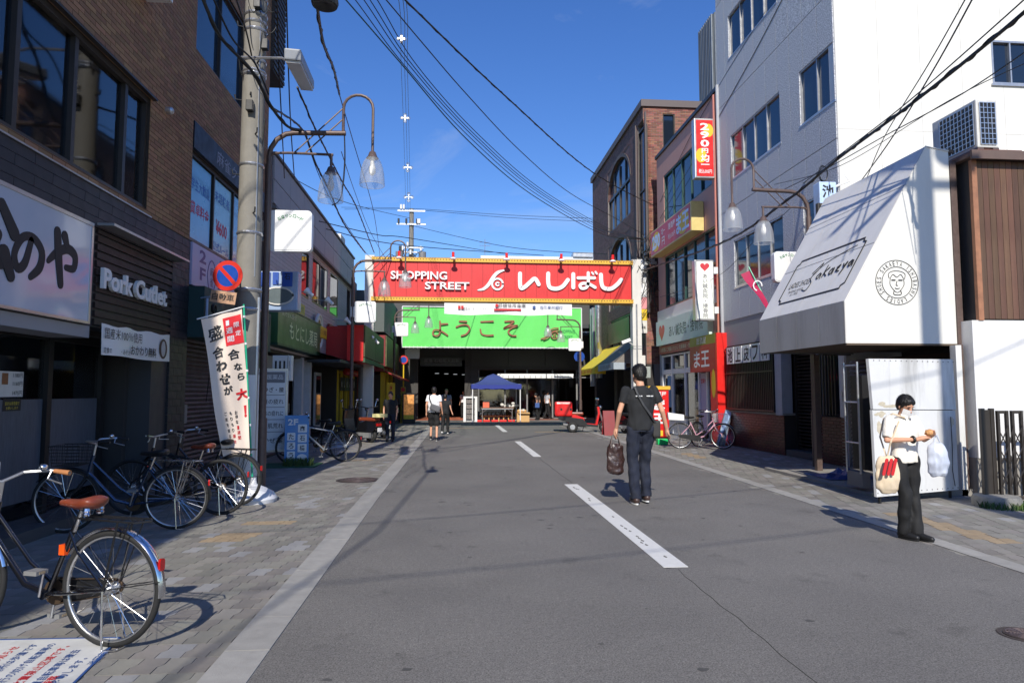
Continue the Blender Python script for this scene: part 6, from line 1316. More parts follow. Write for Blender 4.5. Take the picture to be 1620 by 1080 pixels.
# air conditioners on the roof
def acu(label, x0, y0, z0, w_, d_, h_):
    t = thing('air_conditioner', label, 'air conditioner', (x0+w_/2, y0+d_/2, z0), 'air conditioning units on the roof')
    mb = MB(); mb.bbox(x0, x0+w_, y0, y0+d_, z0+.05, z0+h_, .02); mb.build('casing', mat('ac_white', (.62, .61, .57), .45, dirt=.15), t)
    mb = MB(); mb.box(x0+.05, x0+w_-.05, y0-.006, y0-.001, z0+.1, z0+h_-.06); mb.box(x0-.006, x0-.001, y0+.05, y0+d_*.8, z0+.1, z0+h_-.06); mb.build('fin_opening', MATS['black'], t)
    mb = MB()
    n = max(3, int(w_/.075))
    for i in range(n+1): x = x0+.05+(w_-.1)*i/n; mb.box(x-.006, x+.006, y0-.02, y0-.01, z0+.1, z0+h_-.06)
    for i in range(9): z = z0+.1+(h_-.16)*i/8; mb.box(x0+.05, x0+w_-.05, y0-.022, y0-.02, z-.006, z+.006); mb.box(x0-.022, x0-.02, y0+.05, y0+d_*.8, z-.006, z+.006)
    for i in range(10): y = y0+.05+(d_*.8-.05)*i/9; mb.box(x0-.02, x0-.01, y-.006, y+.006, z0+.1, z0+h_-.06)
    mb.build('grille', MATS['alu'], t)
    mb = MB(); mb.box(x0, x0+.1, y0, y0+d_, z0, z0+.05); mb.box(x0+w_-.1, x0+w_, y0, y0+d_, z0, z0+.05); mb.build('foot', MATS['brown_steel'], t)
x_ = P(1543, 155, Y=9.9).x; zz0 = P(1555, 238, Y=9.9).z
acu('wide caged air conditioner on the wood clad house roof', x_, 9.9, zz0, .36, 1.0, P(1555, 157, Y=9.9).z-zz0)
mb = MB(); mb.box(x_-.05, x_+.7, 9.85, 11.0, 5.03, zz0); t = mb.build('roof_stand', mat('rust', (.15, .06, .045), .8, var=.3), label='rusty flat stand under the air conditioner', cat='stand')
t = thing('small_red_flag', 'crimson cloth flag on a green pole leaning out beside the granite wall', 'flag', (6.9, 14.2, 3.4))
a_, b__ = P(1186, 428, Y=13.6), P(1226, 500, Y=13.2)
a2, c2 = P(1172, 434, Y=13.6), P(1215, 490, Y=13.2)
mb = MB(); 
for k in range(6):
    u0, u1 = k/6, (k+1)/6; l = lambda p, q, u: p.lerp(q, u)+Vector((0, .03*math.sin(u*8), 0)); mb.add([l(a2, c2, u0), l(a_, b__, u0), l(a_, b__, u1), l(a2, c2, u1)], [(0, 1, 2, 3)])
mb.build('cloth', mat('crimson', c(170, 25, 75), .7), t); mb = MB(); mb.tube([a_+Vector((-.02, 0, .08)), b__+Vector((.03, 0, -.1))], .012, 6); mb.build('pole', MATS['green_pole'], t)
mb = MB(); 
mid = a_.lerp(c2, .4); M_ = TM('F', mid.y-.04, mid.x, mid.z, 0); q = MB(M_); q.ribbon([(.09*math.cos(k*.4), .1*math.sin(k*.4)) for k in range(12)], .025, 0, .002, 3); mb.add(q.v, q.f); mb.build('ring_print', MATS['ink_white'], t)
# leaning signboard and red standing sign by the pub
t = thing('leaning_signboard', 'pale blue signboard leaning against the pub wall behind the pink bicycle', 'signboard', (7.3, 18.4, 0))
q = [P(1133, 706, Z=.01), P(1146, 704, Z=.01), P(1158, 650, Y=18.7), P(1148, 648, Y=18.9)]
mb = MB(); mb.add([tuple(v) for v in q]+[(v.x+.03, v.y+.03, v.z) for v in q], [(0, 1, 2, 3), (7, 6, 5, 4), (0, 4, 5, 1), (1, 5, 6, 2), (2, 6, 7, 3), (3, 7, 4, 0)]); mb.build('board', MATS['pale_blue'], t)
mb = MB(); mb.tube(q[:2]+[q[2], q[3], q[0]], .018, 5); mb.build('frame', MATS['grey_metal'], t)
t = thing('red_standing_sign', 'red standing light box with white characters and a gold top edge behind the walking man', 'standing sign', (5.9, 20.8, 0)); Ys = 20.8
a_, b__ = P(1027, 613, Y=Ys), P(1059, 700, Y=Ys)
mb = MB(); mb.box(a_.x, b__.x, Ys, Ys+.3, .12, a_.z-.06); mb.build('face', MATS['price_red'], t)
mb = MB(); mb.box(a_.x-.03, b__.x+.05, Ys-.03, Ys+.33, a_.z-.06, a_.z+.05); mb.build('gold_top', MATS['yellow_gold'], t); mb = MB(); mb.box(a_.x, b__.x, Ys+.05, Ys+.25, 0, .12); mb.build('base', MATS['black'], t)
lett(t, MATS['ink_white'], [('居酒屋', TM('F', Ys, (a_.x+b__.x)/2, a_.z-.2, .005), .46, .16, {'off': .01}), ('ま', TM('F', Ys, (a_.x+b__.x)/2, a_.z-.52, .005), .38, .34, {'off': .05}), ('王', TM('F', Ys, (a_.x+b__.x)/2, a_.z-.95, .005), .38, .32, {'off': .05})])
mb = MB(); mb.box(a_.x+.05, b__.x-.2, Ys-.006, Ys-.002, .15, .32); mb.build('yellow_strip', MATS['yellow'], t)
v = P(1047, 703, Z=0); mb = MB(); mb.bbox(v.x-.14, v.x+.16, v.y-.1, v.y+.1, .002, .17, .02); mb.build('green_box', mat('bright_green', c(20, 190, 100), .4), label='small bright green box on the pavement by the red standing sign', cat='box')
t = thing('red_easel_sign', 'small dark red easel board beside the red delivery trike', 'easel sign', (5.7, 24, 0)); v = P(963, 688, Z=0)
for s_ in (-1, 1):
    mb = MB(); mb.add([(v.x-.2, v.y+s_*.22, 0), (v.x+.2, v.y+s_*.22, 0), (v.x+.2, v.y+s_*.02, .85), (v.x-.2, v.y+s_*.02, .85)], [(0, 1, 2, 3)]); mb.build('board', MATS['dark_red'], t)
# ================================================================ LAMP POSTS, POLES, WIRES
def lamp_post(x, y, s, label, h=5.65, z0=0):
    t = thing('street_lamp', label, 'street lamp', (x, y, z0), 'brown twin lamp posts along the street'); X = lambda d: x+s*d
    mb = MB(); mb.tube([(x, y, 0), (x, y, 1.1)], .075, 12); mb.tube([(x, y, 1.1), (x, y, h-.55)], .055, 12)
    mb.tube([(x, y, h-.6)]+[(X(.38-.38*math.cos(R(a))), y, h-.42+.40*math.sin(R(a))) for a in (0, 20, 45, 70, 90)]+[(X(1.19), y, h)], .04, 10)
    mb.tube([(x, y, h-.42), (X(.08), y, h-.36), (X(.3), y, h-.35), (X(1.0), y, h-.36)], .022, 8)
    mb.tube([(X(1.15), y, h-.03), (X(1.15), y, h+.42)]+[(X(1.15+.235-.235*math.cos(R(a))), y, h+.42+.22*math.sin(R(a))) for a in range(0, 181, 20)]+[(X(1.62), y, h-.1)], .024, 8)
    for a in (.38, .55): mb.tube([(X(a), y, h-.35), (X(1.14), y, h+.35+(.06 if a < .5 else -.12))], .012, 6)
    mb.build('post', MATS['brown_steel'], t, smooth='auto')
    for (dx, top) in ((1.62, h-.1), (.97, h-.37)):
        c_ = (X(dx), y, top)
        mb = MB(); mb.lathe([(.022, .0), (.022, -.18), (.05, -.2), (.075, -.27), (.10, -.30), (.0, -.30)], c_, 16); mb.build('shade_cap', MATS['brown_steel'], t, smooth='auto')
        n = 44; mb = MB(); mb.lathe([(.09, -.29), (.135, -.36), (.165, -.45), (.185, -.56), (.197, -.70), (.196, -.745)], c_, n, flute=.018); sh_ = mb.build('lamp_shade', MATS['lamp_glass'], t, smooth='auto')
        mb = MB(); mb.ring((c_[0], c_[1], c_[2]-.745), .197, .006, 'z', 32, 5); mb.build('rim', MATS['lamp_glass'], sh_)
        mb = MB(); mb.lathe([(.03, -.3), (.035, -.4), (.055, -.46), (.05, -.54), (.02, -.58), (0, -.585)], c_, 12); mb.build('bulb', MATS['bulb'], sh_, smooth='auto')
    return t
lamp_post(-2.95, 10.9, 1, 'brown twin street lamp in front of the concrete pole on the left pavement')
xm = P(556, 600, Y=21.6).x; lamp_post(xm, 21.6, 1, 'brown twin street lamp overlapping the left end of the red gate sign')
xr_ = P(1279, 340, Y=13.3).x; lamp_post(xr_, 13.3, -1, 'brown twin street lamp reaching out before the granite building')
lamp_post(-2.85, 33.0, 1, 'small looking twin street lamp before the left end of the green banner', 5.45)
xf_ = P(918, 560, Y=33.5).x; lamp_post(xf_, 33.5, -1, 'twin street lamp before the right end of the green banner', 5.1)
def street_sign(x, y, label, z=4.05, d=.66, neigh=1):
    t = thing('shopping_street_sign', label, 'light box', (x, y, z-d/2), 'rounded white signs on the lamp posts')
    mb = MB(); o = rrect(x-d/2, x+d/2, z-d/2, z+d/2, .07); mb.prism(o, 'y', y-.07, y+.07); mb.build('box', MATS['white_sign'], t)
    o2 = rrect(x-d/2+.02, x+d/2-.02, z-d/2+.02, z+d/2-.02, .06); mb = MB(); mb.prism(o2, 'y', y-.078, y-.0701); mb.build('face', mat('face_white', (.80, .80, .79), .3, var=.03, vs=3), t)
    mb = MB(); s_ = '石橋サンロード'
    for k, ch in enumerate(s_):
        a = R(125-k*70/6); txt(mb, ch, TM('F', y-.078, x+.30*math.cos(a), z+.30*math.sin(a)-.06, .003, a-math.pi/2), h=.055 if ch != 'ー' else .012, w=.05, off=.02)
    mb.build('lettering', MATS['ink_green'], t)
    mb = MB(); mb.box(x-neigh*(d/2+.12), x-neigh*(d/2+.002), y-.05, y+.05, z-.16, z+.16); mb.build('side_bracket', MATS['white'], t)
street_sign(-2.60, 11.0, 'white rounded sign under the nearest left street lamp')
street_sign(P(578, 497, Y=21.6).x, 21.6, 'white rounded sign left of the gate post', 4.0)
street_sign(P(635, 521, Y=33).x, 33.0, 'white rounded sign before the left edge of the green banner', 4.5)
street_sign(P(654, 560, Y=36.9).x, 36.9, 'white rounded sign half hidden below the green banner', 3.62)
street_sign(P(909, 546, Y=33.5).x, 33.5, 'white rounded sign at the lower right corner of the green banner', 3.85, .62, -1)
street_sign(P(1246, 423, Y=13.2).x, 13.2, 'white rounded sign partly hidden behind the slanted awning', P(1246, 423, Y=13.2).z, .62, -1)
# concrete utility pole
def cpole(x, y, h, label, bands=1, r0=.19, r1=.135):
    t = thing('utility_pole', label, 'utility pole', (x, y, 0))
    mb = MB(); mb.tube([(x, y, 0), (x, y, h)], [r0, r1], 24); mb.build('pole', MATS['pole_concrete'], t, smooth='auto')
    if bands:
        mb = MB(TM('F', y, x, .5, 0)); rr = lambda z: r0+(r1-r0)*z/h
        mb = MB()
        for z in (2.72, 3.0, 3.86, 4.9, 6.3, 6.35, 6.52, 7.0, 7.12, 7.25, 7.5, 8.4, 9): mb.ring((x, y, z), rr(z)+.006, .012, 'z', 24, 4, 2)
        mb.build('band', MATS['galv'], t)
        for k, z in enumerate((3.35, 4.15, 4.75, 5.35, 5.9, 6.45, 7.05, 7.6)):
            mb = MB(); a = R(-60 if k % 2 else 200); d = Vector((math.cos(a), math.sin(a), 0)); p = Vector((x, y, z))+d*rr(z); mb.tube([p, p+d*.09, p+d*.1+Vector((0, 0, .07))], .012, 6); mb.build('step_bolt', MATS['black'], t)
        mb = MB(); mb.tube([(x+.12, y-.12, 3.2), (x+.12, y-.13, 5), (x+.1, y-.11, 7.2), (x+.08, y-.12, 9)], .012, 6); mb.tube([(x+.16, y-.05, .4), (x+.17, y-.05, 2.9)], .03, 8); mb.build('conduit', MATS['alu_frame'], t)
    return t
mb = None
UP = cpole(-3.07, 10.4, 12.5, 'tall weathered concrete utility pole on the left pavement beside the steel lamp post')
mb = MB(); mb.tube([(-3.07, 10.4, .02), (-3.07, 10.4, 1.75)], [.197, .192], 24); mb.build('white_wrap', MATS['dirty_white'], UP, smooth='auto')
random.seed(11)
for i in range(14):
    a_ = random.uniform(-2.4, .6); z_ = random.choice((5.6, 6.3, 6.5, 7.0, 7.3, 7.6)); p_ = Vector((-3.07+.2*math.cos(a_), 10.4+.2*math.sin(a_), z_)); q_ = p_+Vector((random.uniform(-.12, .3), random.uniform(-.15, .1), random.uniform(-.9, .5)))
    mb = MB(); mb.tube(sag(p_, q_, random.uniform(.05, .25), 8), random.choice((.006, .009)), 5); mb.build('jumper_wire', MATS['cable'], UP)
for z_, a_ in ((7.35, -1.2), (6.75, -.6), (5.75, -1.5)): p_ = (-3.07+.22*math.cos(a_), 10.4+.22*math.sin(a_), z_); mb = MB(); mb.bbox(p_[0]-.05, p_[0]+.05, p_[1]-.05, p_[1]+.05, z_-.08, z_+.08, .01); mb.build('junction_box', MATS['black'], UP)
for z in (8.6, 9.6): mb = MB(); mb.box(-4.0, -2.1, 10.2, 10.28, z, z+.08); mb.build('crossarm', MATS['galv'], UP)
cpole(6.17, 1.5, 12.6, 'concrete utility pole standing beside the camera on the right pavement', 0, .19, .14)
P2 = bpy.data.objects['utility_pole.001']
for z in (9.4, 10.2): mb = MB(); mb.box(5.45, 6.85, 1.6, 1.7, z+1, z+1.09); mb.build('crossarm', MATS['galv'], P2)
mb = MB(); mb.cyl((6.6, 1.5, 11.0), (6.6, 1.5, 11.9), .25, 16); mb.build('transformer', MATS['mid_grey'], P2)
cpole(-3.9, -12.5, 9.8, 'concrete utility pole standing behind the camera on the left pavement', 0, .18, .13)
P3 = bpy.data.objects['utility_pole.002']
mb = MB(); mb.box(-4.4, -3.4, -12.4, -12.3, 9.5, 9.59); mb.build('crossarm', MATS['galv'], P3)
mb = MB(); mb.cyl((-3.5, -12.5, 8.0), (-3.5, -12.5, 8.8), .22, 16); mb.build('transformer', MATS['mid_grey'], P3)
fp = thing('distant_utility_pole', 'cluttered utility pole rising behind the gate sign', 'utility pole', (-2.85, 45, 0))
fx = -2.87; FZ = lambda py: P(651, py, Y=45).z
mb = MB(); mb.tube([(fx, 45, 0), (fx, 45, FZ(331))], [.22, .15], 14); mb.build('pole', MATS['pole_concrete'], fp)
for py, w_ in ((335, .9), (356, .95), (393, .8), (400, .8)): mb = MB(); z = FZ(py); mb.box(fx-w_, fx+w_, 44.75, 44.85, z-.05, z+.05); mb.build('crossarm', MATS['galv'], fp)
for i in range(16):
    z = FZ(random.choice((334, 356, 393, 399, 405)))+.1; x = fx+random.uniform(-.85, .85); mb = MB(); mb.cyl((x, 44.7, z-.05), (x, 44.7, z+.25), .07, 8); mb.build('insulator', MATS['white'] if i % 2 else MATS['dark_grey'], fp)
for sx in (-.75, .75): mb = MB(); mb.cyl((fx+sx, 44.7, FZ(412)), (fx+sx, 44.7, FZ(400)), .25, 12); mb.build('transformer', MATS['mid_grey'], fp)
for i in range(10): mb = MB(); a, b_ = (fx+random.uniform(-1, 1), 44.6, FZ(395+random.random()*10)), (fx+random.uniform(-1.4, 1.4), 44.6, FZ(402+random.random()*12)); mb.tube(sag(a, b_, .3, 8), .02, 4); mb.build('jumper_wire', MATS['cable'], fp)
# no-parking roundel
t = thing('no_parking_sign', 'round blue sign with red rim and slash on the concrete pole', 'road sign', (-3.18, 9.75, 2.7))
v = P(360, 436, Y=9.8); rr = .215; MX = Matrix.Translation(v) @ Matrix.Rotation(R(-8), 4, 'Z') @ Matrix.Rotation(R(90), 4, 'X')
mb = MB(MX); mb.cyl((0, 0, -.012), (0, 0, 0), rr, 36); d_ = mb.build('disc', mat('sign_red_refl', c(205, 48, 35), .35, var=.03), t)
mb = MB(MX); mb.disc((0, 0), rr*.72, 32, .002); mb.build('blue_field', mat('sign_blue', c(20, 70, 160), .35, var=.04), t)
mb = MB(MX); mb.add([(-.13, .10, .004), (-.09, .135, .004), (.13, -.10, .004), (.09, -.135, .004)], [(3, 2, 1, 0)]); mb.build('slash', MATS['sign_red_refl'], t)
v2 = P(353, 470, Y=9.8); MX2 = Matrix.Translation(v2) @ Matrix.Rotation(R(-8), 4, 'Z') @ Matrix.Rotation(R(90), 4, 'X') @ Matrix.Rotation(R(-8), 4, 'Z')
mb = MB(MX2); mb.box(-.185, .185, -.085, .085, -.008, 0); mb.build('plate', mat('plate_tan', c(190, 150, 120), .5, var=.08, dirt=.3), t)
lett(t, MATS['ink'], [('自動車', MX2 @ Matrix.Translation((0, 0, .003)), .32, .1, {'off': .012})])
mb = MB(); mb.tube([v+Vector((0, .02, 0)), (v.x+.05, 10.3, v.z)], .015); mb.tube([v2+Vector((0, .02, 0)), (v2.x+.05, 10.3, v2.z)], .012); mb.ring((-3.07, 10.4, v.z-.12), .19, .012, 'z', 24, 4, 2); mb.build('bracket', MATS['galv'], t)
v = P(654, 563, Y=35)
# small traffic signs far off
def roundel(label, px, py, Y, r, m1, m2=None, slash=False):
    v = P(px, py, Y=Y); t = thing('road_sign', label, 'road sign', (v.x, Y, v.z-r))
    mb = MB(TM('F', Y, v.x, v.z, 0)); mb.cyl((0, 0, -.02), (0, 0, 0), r, 24); mb.build('disc', m1, t)
    if m2: mb = MB(TM('F', Y, v.x, v.z, .002)); mb.disc((0, 0), r*.7, 24, 0); mb.build('field', m2, t)
    mb = MB(); mb.tube([(v.x, Y+.06, 0), (v.x, Y+.06, v.z+r)], .03, 8); mb.build('post', MATS['yellow'] if m2 else MATS['galv'], t); return t
roundel('small blue and red round sign on a yellow post by the arcade corner', 638.5, 569, 34, .22, MATS['sign_red_refl'], MATS['sign_blue'])
roundel('plain blue round sign beside the thin pipes at the right of the arcade', 916.5, 564, 35, .28, MATS['sign_blue'])
# nobori flag
t = thing('advertising_flag', 'tall cream advertising flag with black brush characters on a green and white pole', 'flag', (-2.76, 9.75, 0))
A0, B0, C0, D0 = P(318, 505, Y=9.35), P(383, 488, Y=9.7), P(396, 720, Y=9.68), P(352, 722, Y=9.45)
def fl(u, v):
    p = A0.lerp(B0, u).lerp(D0.lerp(C0, u), v); return p+Vector((0, .035*math.sin(v*7+u*4)*(1-.3*u)+.02*math.sin(u*9), 0))
mb = MB(); NU, NV = 8, 24
mb.add([fl(i/NU, j/NV) for j in range(NV+1) for i in range(NU+1)], [(j*(NU+1)+i, (j+1)*(NU+1)+i, (j+1)*(NU+1)+i+1, j*(NU+1)+i+1) for j in range(NV) for i in range(NU)]); cloth = mb.build('cloth', mat('flag_cream', c(232, 214, 196), .8, var=.04, vs=4), t, smooth=True)
def onflag(name, m, items, o=.006):
    mb = MB()
    for s, u, v, w_, h_, off, rot in items:
        q = MB(); txt(q, s, Matrix.Identity(4), w=w_, h=h_, off=off)
        for p in q.v:
            x, y = p.x, p.y; ca, sa = math.cos(rot), math.sin(rot); x, y = x*ca-y*sa, x*sa+y*ca
            mb.v.append(fl(u+x/.5, v-y/1.95)+Vector((-.0, -o, 0)))
        mb.f += [tuple(i+len(mb.v)-len(q.v) for i in f) for f in q.f]
    return mb.build(name, m, t)
onflag('lettering', MATS['ink'], [('盛', .27, .12, .19, .2, .02, .1), ('合', .3, .26, .17, .17, .03, .1), ('わ', .36, .36, .17, .15, .05, .05), ('せ', .42, .46, .16, .15, .05, 0), ('が', .48, .54, .13, .12, .04, 0), ('合', .72, .30, .15, .14, .03, .1), ('な', .8, .39, .11, .1, .04, 0), ('ら', .85, .46, .1, .1, .04, 0), ('お', .62, .7, .04, .05, .02, 0), ('得', .62, .73, .04, .05, .01, 0), ('な', .62, .765, .04, .05, .02, 0), ('も', .46, .7, .04, .05, .02, 0), ('り', .46, .74, .04, .05, .02, 0), ('も', .47, .78, .04, .05, .02, 0), ('り', .47, .82, .04, .05, .02, 0), ('ご', .3, .7, .04, .05, .02, 0), ('飯', .3, .74, .04, .05, .01, 0), ('を', .31, .78, .04, .05, .02, 0), ('盛', .32, .82, .04, .05, .01, 0), ('る', .33, .86, .04, .05, .02, 0)])
onflag('red_lettering', MATS['ink_red'], [('大', .83, .58, .17, .15, .06, .1), ('！', .9, .7, .05, .16, .05, 0), ('1', .64, .805, .03, .05, .02, 0), ('週', .65, .84, .05, .05, .01, 0), ('間', .66, .875, .05, .05, .01, 0), ('盛', .49, .86, .05, .05, .01, 0), ('合', .5, .9, .05, .05, .01, 0)])
mb = MB(); ks = [(.47, .04), (.97, .03), (.97, .235), (.56, .24)]
rows = [[fl(.50+.46*i/4+(.05*j/4), .035+.2*j/4)+Vector((0, -.005, 0)) for i in range(5)] for j in range(5)]
mb.add([p for r in rows for p in r], [(j*5+i, (j+1)*5+i, (j+1)*5+i+1, j*5+i+1) for j in range(4) for i in range(4)]); mb.build('red_patch', mat('flag_red', c(222, 45, 50), .7), t, smooth=True)
onflag('white_lettering', MATS['ink_white'], [('1', .62, .075, .04, .07, .03, 0), ('週', .66, .13, .08, .08, .01, 0), ('間', .68, .19, .08, .08, .01, 0), ('限', .84, .1, .07, .07, .01, 0), ('定', .87, .16, .07, .07, .01, 0)], .009)
base = Vector((-2.74, 9.78, .1))
mb = MB(); topp = B0+Vector((.02, 0, .06)); mb.tube([base, topp], .013, 8); mb.build('pole', MATS['green_pole'], t)
mb = MB()
for k in range(7): p = base.lerp(topp, (k+.5)/7); mb.tube([p, p+(topp-base).normalized()*.03], .018, 8)
mb.tube([A0+Vector((-.05, -.01, 0)), B0+Vector((.03, 0, .03))], .009, 6); mb.build('clip', MATS['white'], t)
mb = MB(); mb.lathe([(.0, 0), (.30, 0), (.31, .05), (.26, .13), (.16, .19), (.05, .24), (.03, .33), (0, .33)], (-2.74, 9.78, 0), 22, flute=.03); mb.build('weight_base', mat('base_white', (.66, .67, .70), .5, dirt=.2), t, smooth='auto')
# ---- street light heads
t = thing('tube_street_light', 'grey box shaped street light fixed high beside the concrete pole', 'street light', (-2.2, 9.5, 5.5))
a, b_ = P(463, 95, Y=8.7), P(486, 141, Y=10.6)
d = (b_-a); MX = Matrix.Translation(a.lerp(b_, .5)); L_ = d.length; u = d.normalized(); s_ = u.cross(Vector((0, 0, 1))).normalized(); w_ = s_.cross(u); MX = Matrix((s_, u, w_)).transposed().to_4x4(); MX.translation = a.lerp(b_, .5)
mb = MB(MX); mb.bbox(-.105, .105, -L_/2, L_/2, -.0, .14, .02); mb.build('housing', mat('light_grey_h', (.3, .32, .35), .5), t); mb = MB(MX); mb.box(-.09, .09, -L_/2+.03, L_/2-.03, -.03, -.001); mb.build('diffuser', mat('diffuser', (.6, .6, .6), .5), t); mb = MB(MX); mb.tube([(0, 0, .1), (-.3, .4, .3), (-.9, .6, .3)], .02, 6); mb.build('arm', MATS['galv'], t)
v = P(514, 3, Y=6.2)
t = thing('dome_street_light', 'black round street light head at the top edge of the picture', 'street light', (v.x, v.y, v.z)); mb = MB(); mb.lathe([(.0, .22), (.07, .2), (.11, .1), (.125, .0), (.115, -.03), (.09, -.03), (.0, -.0)], (v.x, v.y, v.z-.01), 22); mb.build('head', MATS['black'], t, smooth='auto'); mb = MB(); mb.tube([(v.x, v.y, v.z+.18), (v.x-.1, v.y, v.z+.7), (-1.9, -2, 7.0), (-3.7, -12.3, 7.6)], .02, 6); mb.build('arm', MATS['galv'], t)
# ---- cables
def spl(pts, n=9):
    o = []; k = len(pts)
    for i in range(k-1):
        p0, p1, p2, p3 = pts[max(i-1, 0)], pts[i], pts[i+1], pts[min(i+2, k-1)]
        for j in range(n):
            s = j/n; o.append(.5*((2*p1)+(p2-p0)*s+(2*p0-5*p1+4*p2-p3)*s*s+(3*p1-p0-3*p2+p3)*s**3))
    return o+[pts[-1]]
def cable(label, pts, r, m='cable', wrap=0, start=None, end=None, group='overhead cables'):
    ps = [P(a, b_, Y=y) for a, b_, y in pts]
    A_, B_ = ps[0], ps[-1]; dx, dy = B_.x-A_.x, B_.y-A_.y
    for i in range(1, len(ps)-1):      # keep each cable in one vertical plane
        d = ps[i]-CAM; den = d.x*dy-d.y*dx
        if abs(den) > .12*math.hypot(d.x, d.y)*math.hypot(dx, dy):
            q = CAM+d*(((A_.x-CAM.x)*dy-(A_.y-CAM.y)*dx)/den)
            if min(A_.y, B_.y)-.5 < q.y < max(A_.y, B_.y)+.5: ps[i] = q
    if isinstance(start, Vector): ps = [start.lerp(ps[0], k_/8) for k_ in range(8)]+ps
    elif start:
        d = ps[0]-ps[1]; n_ = (ps[0].y+7)/max(.5, -d.y); ps = [ps[0]+Vector((d.x*n_*f_, d.y*n_*f_, d.z*n_*f_*(1-.55*f_))) for f_ in (1, .8, .6, .4, .2, .1)]+ps
    if end: ps = ps+[Vector(end)]
    s = spl(ps); mb = MB(); mb.tube(s, r, 6); o = mb.build('cable', MATS[m], label=label, cat='cable', group=group)
    if wrap:
        k = MB(); hx = []; L_ = 0
        for i, (p, q) in enumerate(zip(s, s[1:])):
            nseg = max(2, int((q-p).length/.12))
            for j in range(nseg): c_ = p.lerp(q, j/nseg); L_ += (q-p).length/nseg; a_ = L_*9; hx.append(c_+Vector((math.cos(a_)*r*1.2, 0, math.sin(a_)*r*1.2)))
        k.tube(hx, r*.35, 4); k.build('lashing_wire', MATS['cable'], o)
    return o
N0 = (-2.2, -7.4, 8.3)
cable('thickest overhead cable crossing the sky to the dark brick building', [(628, -12, 9), (797, 150, 12.5), (941, 275, 17), (1038, 327, 25)], .014, wrap=1, start=N0)
cable('greenish lowest cable of the bundle sweeping across the sky', [(540, -8, 9), (632, 98, 10), (741, 223, 11.5), (849, 313, 16), (961, 373, 21), (1018, 377, 25)], .010, 'cable_teal', start=(-2.4, -7.4, 8.3))
for k, dx in enumerate((0, 14, 24, 36)):
    cable(('second', 'third', 'fourth', 'fifth')[k]+' cable from below in the bundle sweeping across the sky', [(556+dx, -8, 9.2), (640+dx*.55, 104, 10), (746+dx*.4, 220-dx*.1, 11.5), (853+dx*.3, 310-dx*.15, 16), (966+dx*.1, 372-dx*.2, 21), (1020, 379, 25)], .007, start=(-2.2+.15*k, -7.4, 8.3))
cable('thin single cable above the bundle in the sky', [(604, -8, 9.2), (668, 68, 10), (737, 148, 11), (821, 237, 15), (901, 305, 20), (973, 345, 25), (1020, 372, 27)], .009, start=(-1.2, -7.4, 8.3))
for k, (a, b_) in enumerate(((629, 642), (636, 645.5), (641, 649))):
    cable(('left', 'middle', 'right')[k]+' one of three high lines dropping to the distant pole', [(a, -10, 13), (a+(b_-a)*.45, 110, 19), (a+(b_-a)*.8, 230, 29), (b_, 331, 45)], .0075, start=Vector((-4.1+.35*k, -12.35, 9.65)))
for k, (px, py, y) in enumerate(((635, 62, 16), (641, 187, 25), (645, 265, 33), (646.5, 312, 41))):
    v = P(px, py, Y=y); s_ = y*.0034; t = thing('cable_spacer', ('highest', 'second', 'third', 'lowest')[k]+' white spacer on the three high lines', 'cable spacer', v, 'white spacers on the high lines'); mb = MB(); mb.box(v.x-s_*1.6, v.x+s_*1.6, v.y-.03, v.y+.03, v.z-.02, v.z+.02)
    for dx, dz in ((-1.5, 0), (1.5, 0), (0, 1.4), (0, -1.4)): mb.ring((v.x+dx*s_, v.y, v.z+dz*s_), s_*.55, s_*.2, 'y', 10, 5)
    mb.box(v.x-.02, v.x+.02, v.y-.03, v.y+.03, v.z-s_*1.2, v.z+s_*1.2); mb.build('clamp', MATS['galv'], t)
far = [((540, 328, 60), (651, 330, 45), (800, 340, 46), (950, 346, 48)), ((545, 331, 60), (653, 332, 45), (800, 344, 46), (950, 351, 48)), ((648, 356, 45), (800, 390, 38), (960, 402, 30)), ((430, 262, 20), (540, 318, 30), (648, 345, 45)), ((505, 350, 20), (600, 372, 30), (650, 377, 45), (800, 402, 38)), ((515, 362, 22), (640, 388, 42), (860, 404, 34))]
for k, f_ in enumerate(far): cable(('upper', 'lower', 'sagging', 'left slanting', 'long flat', 'lowest flat')[k]+' dark line strung at the distant pole', list(f_), .016 if k < 2 else .014, group='cables at the distant pole')
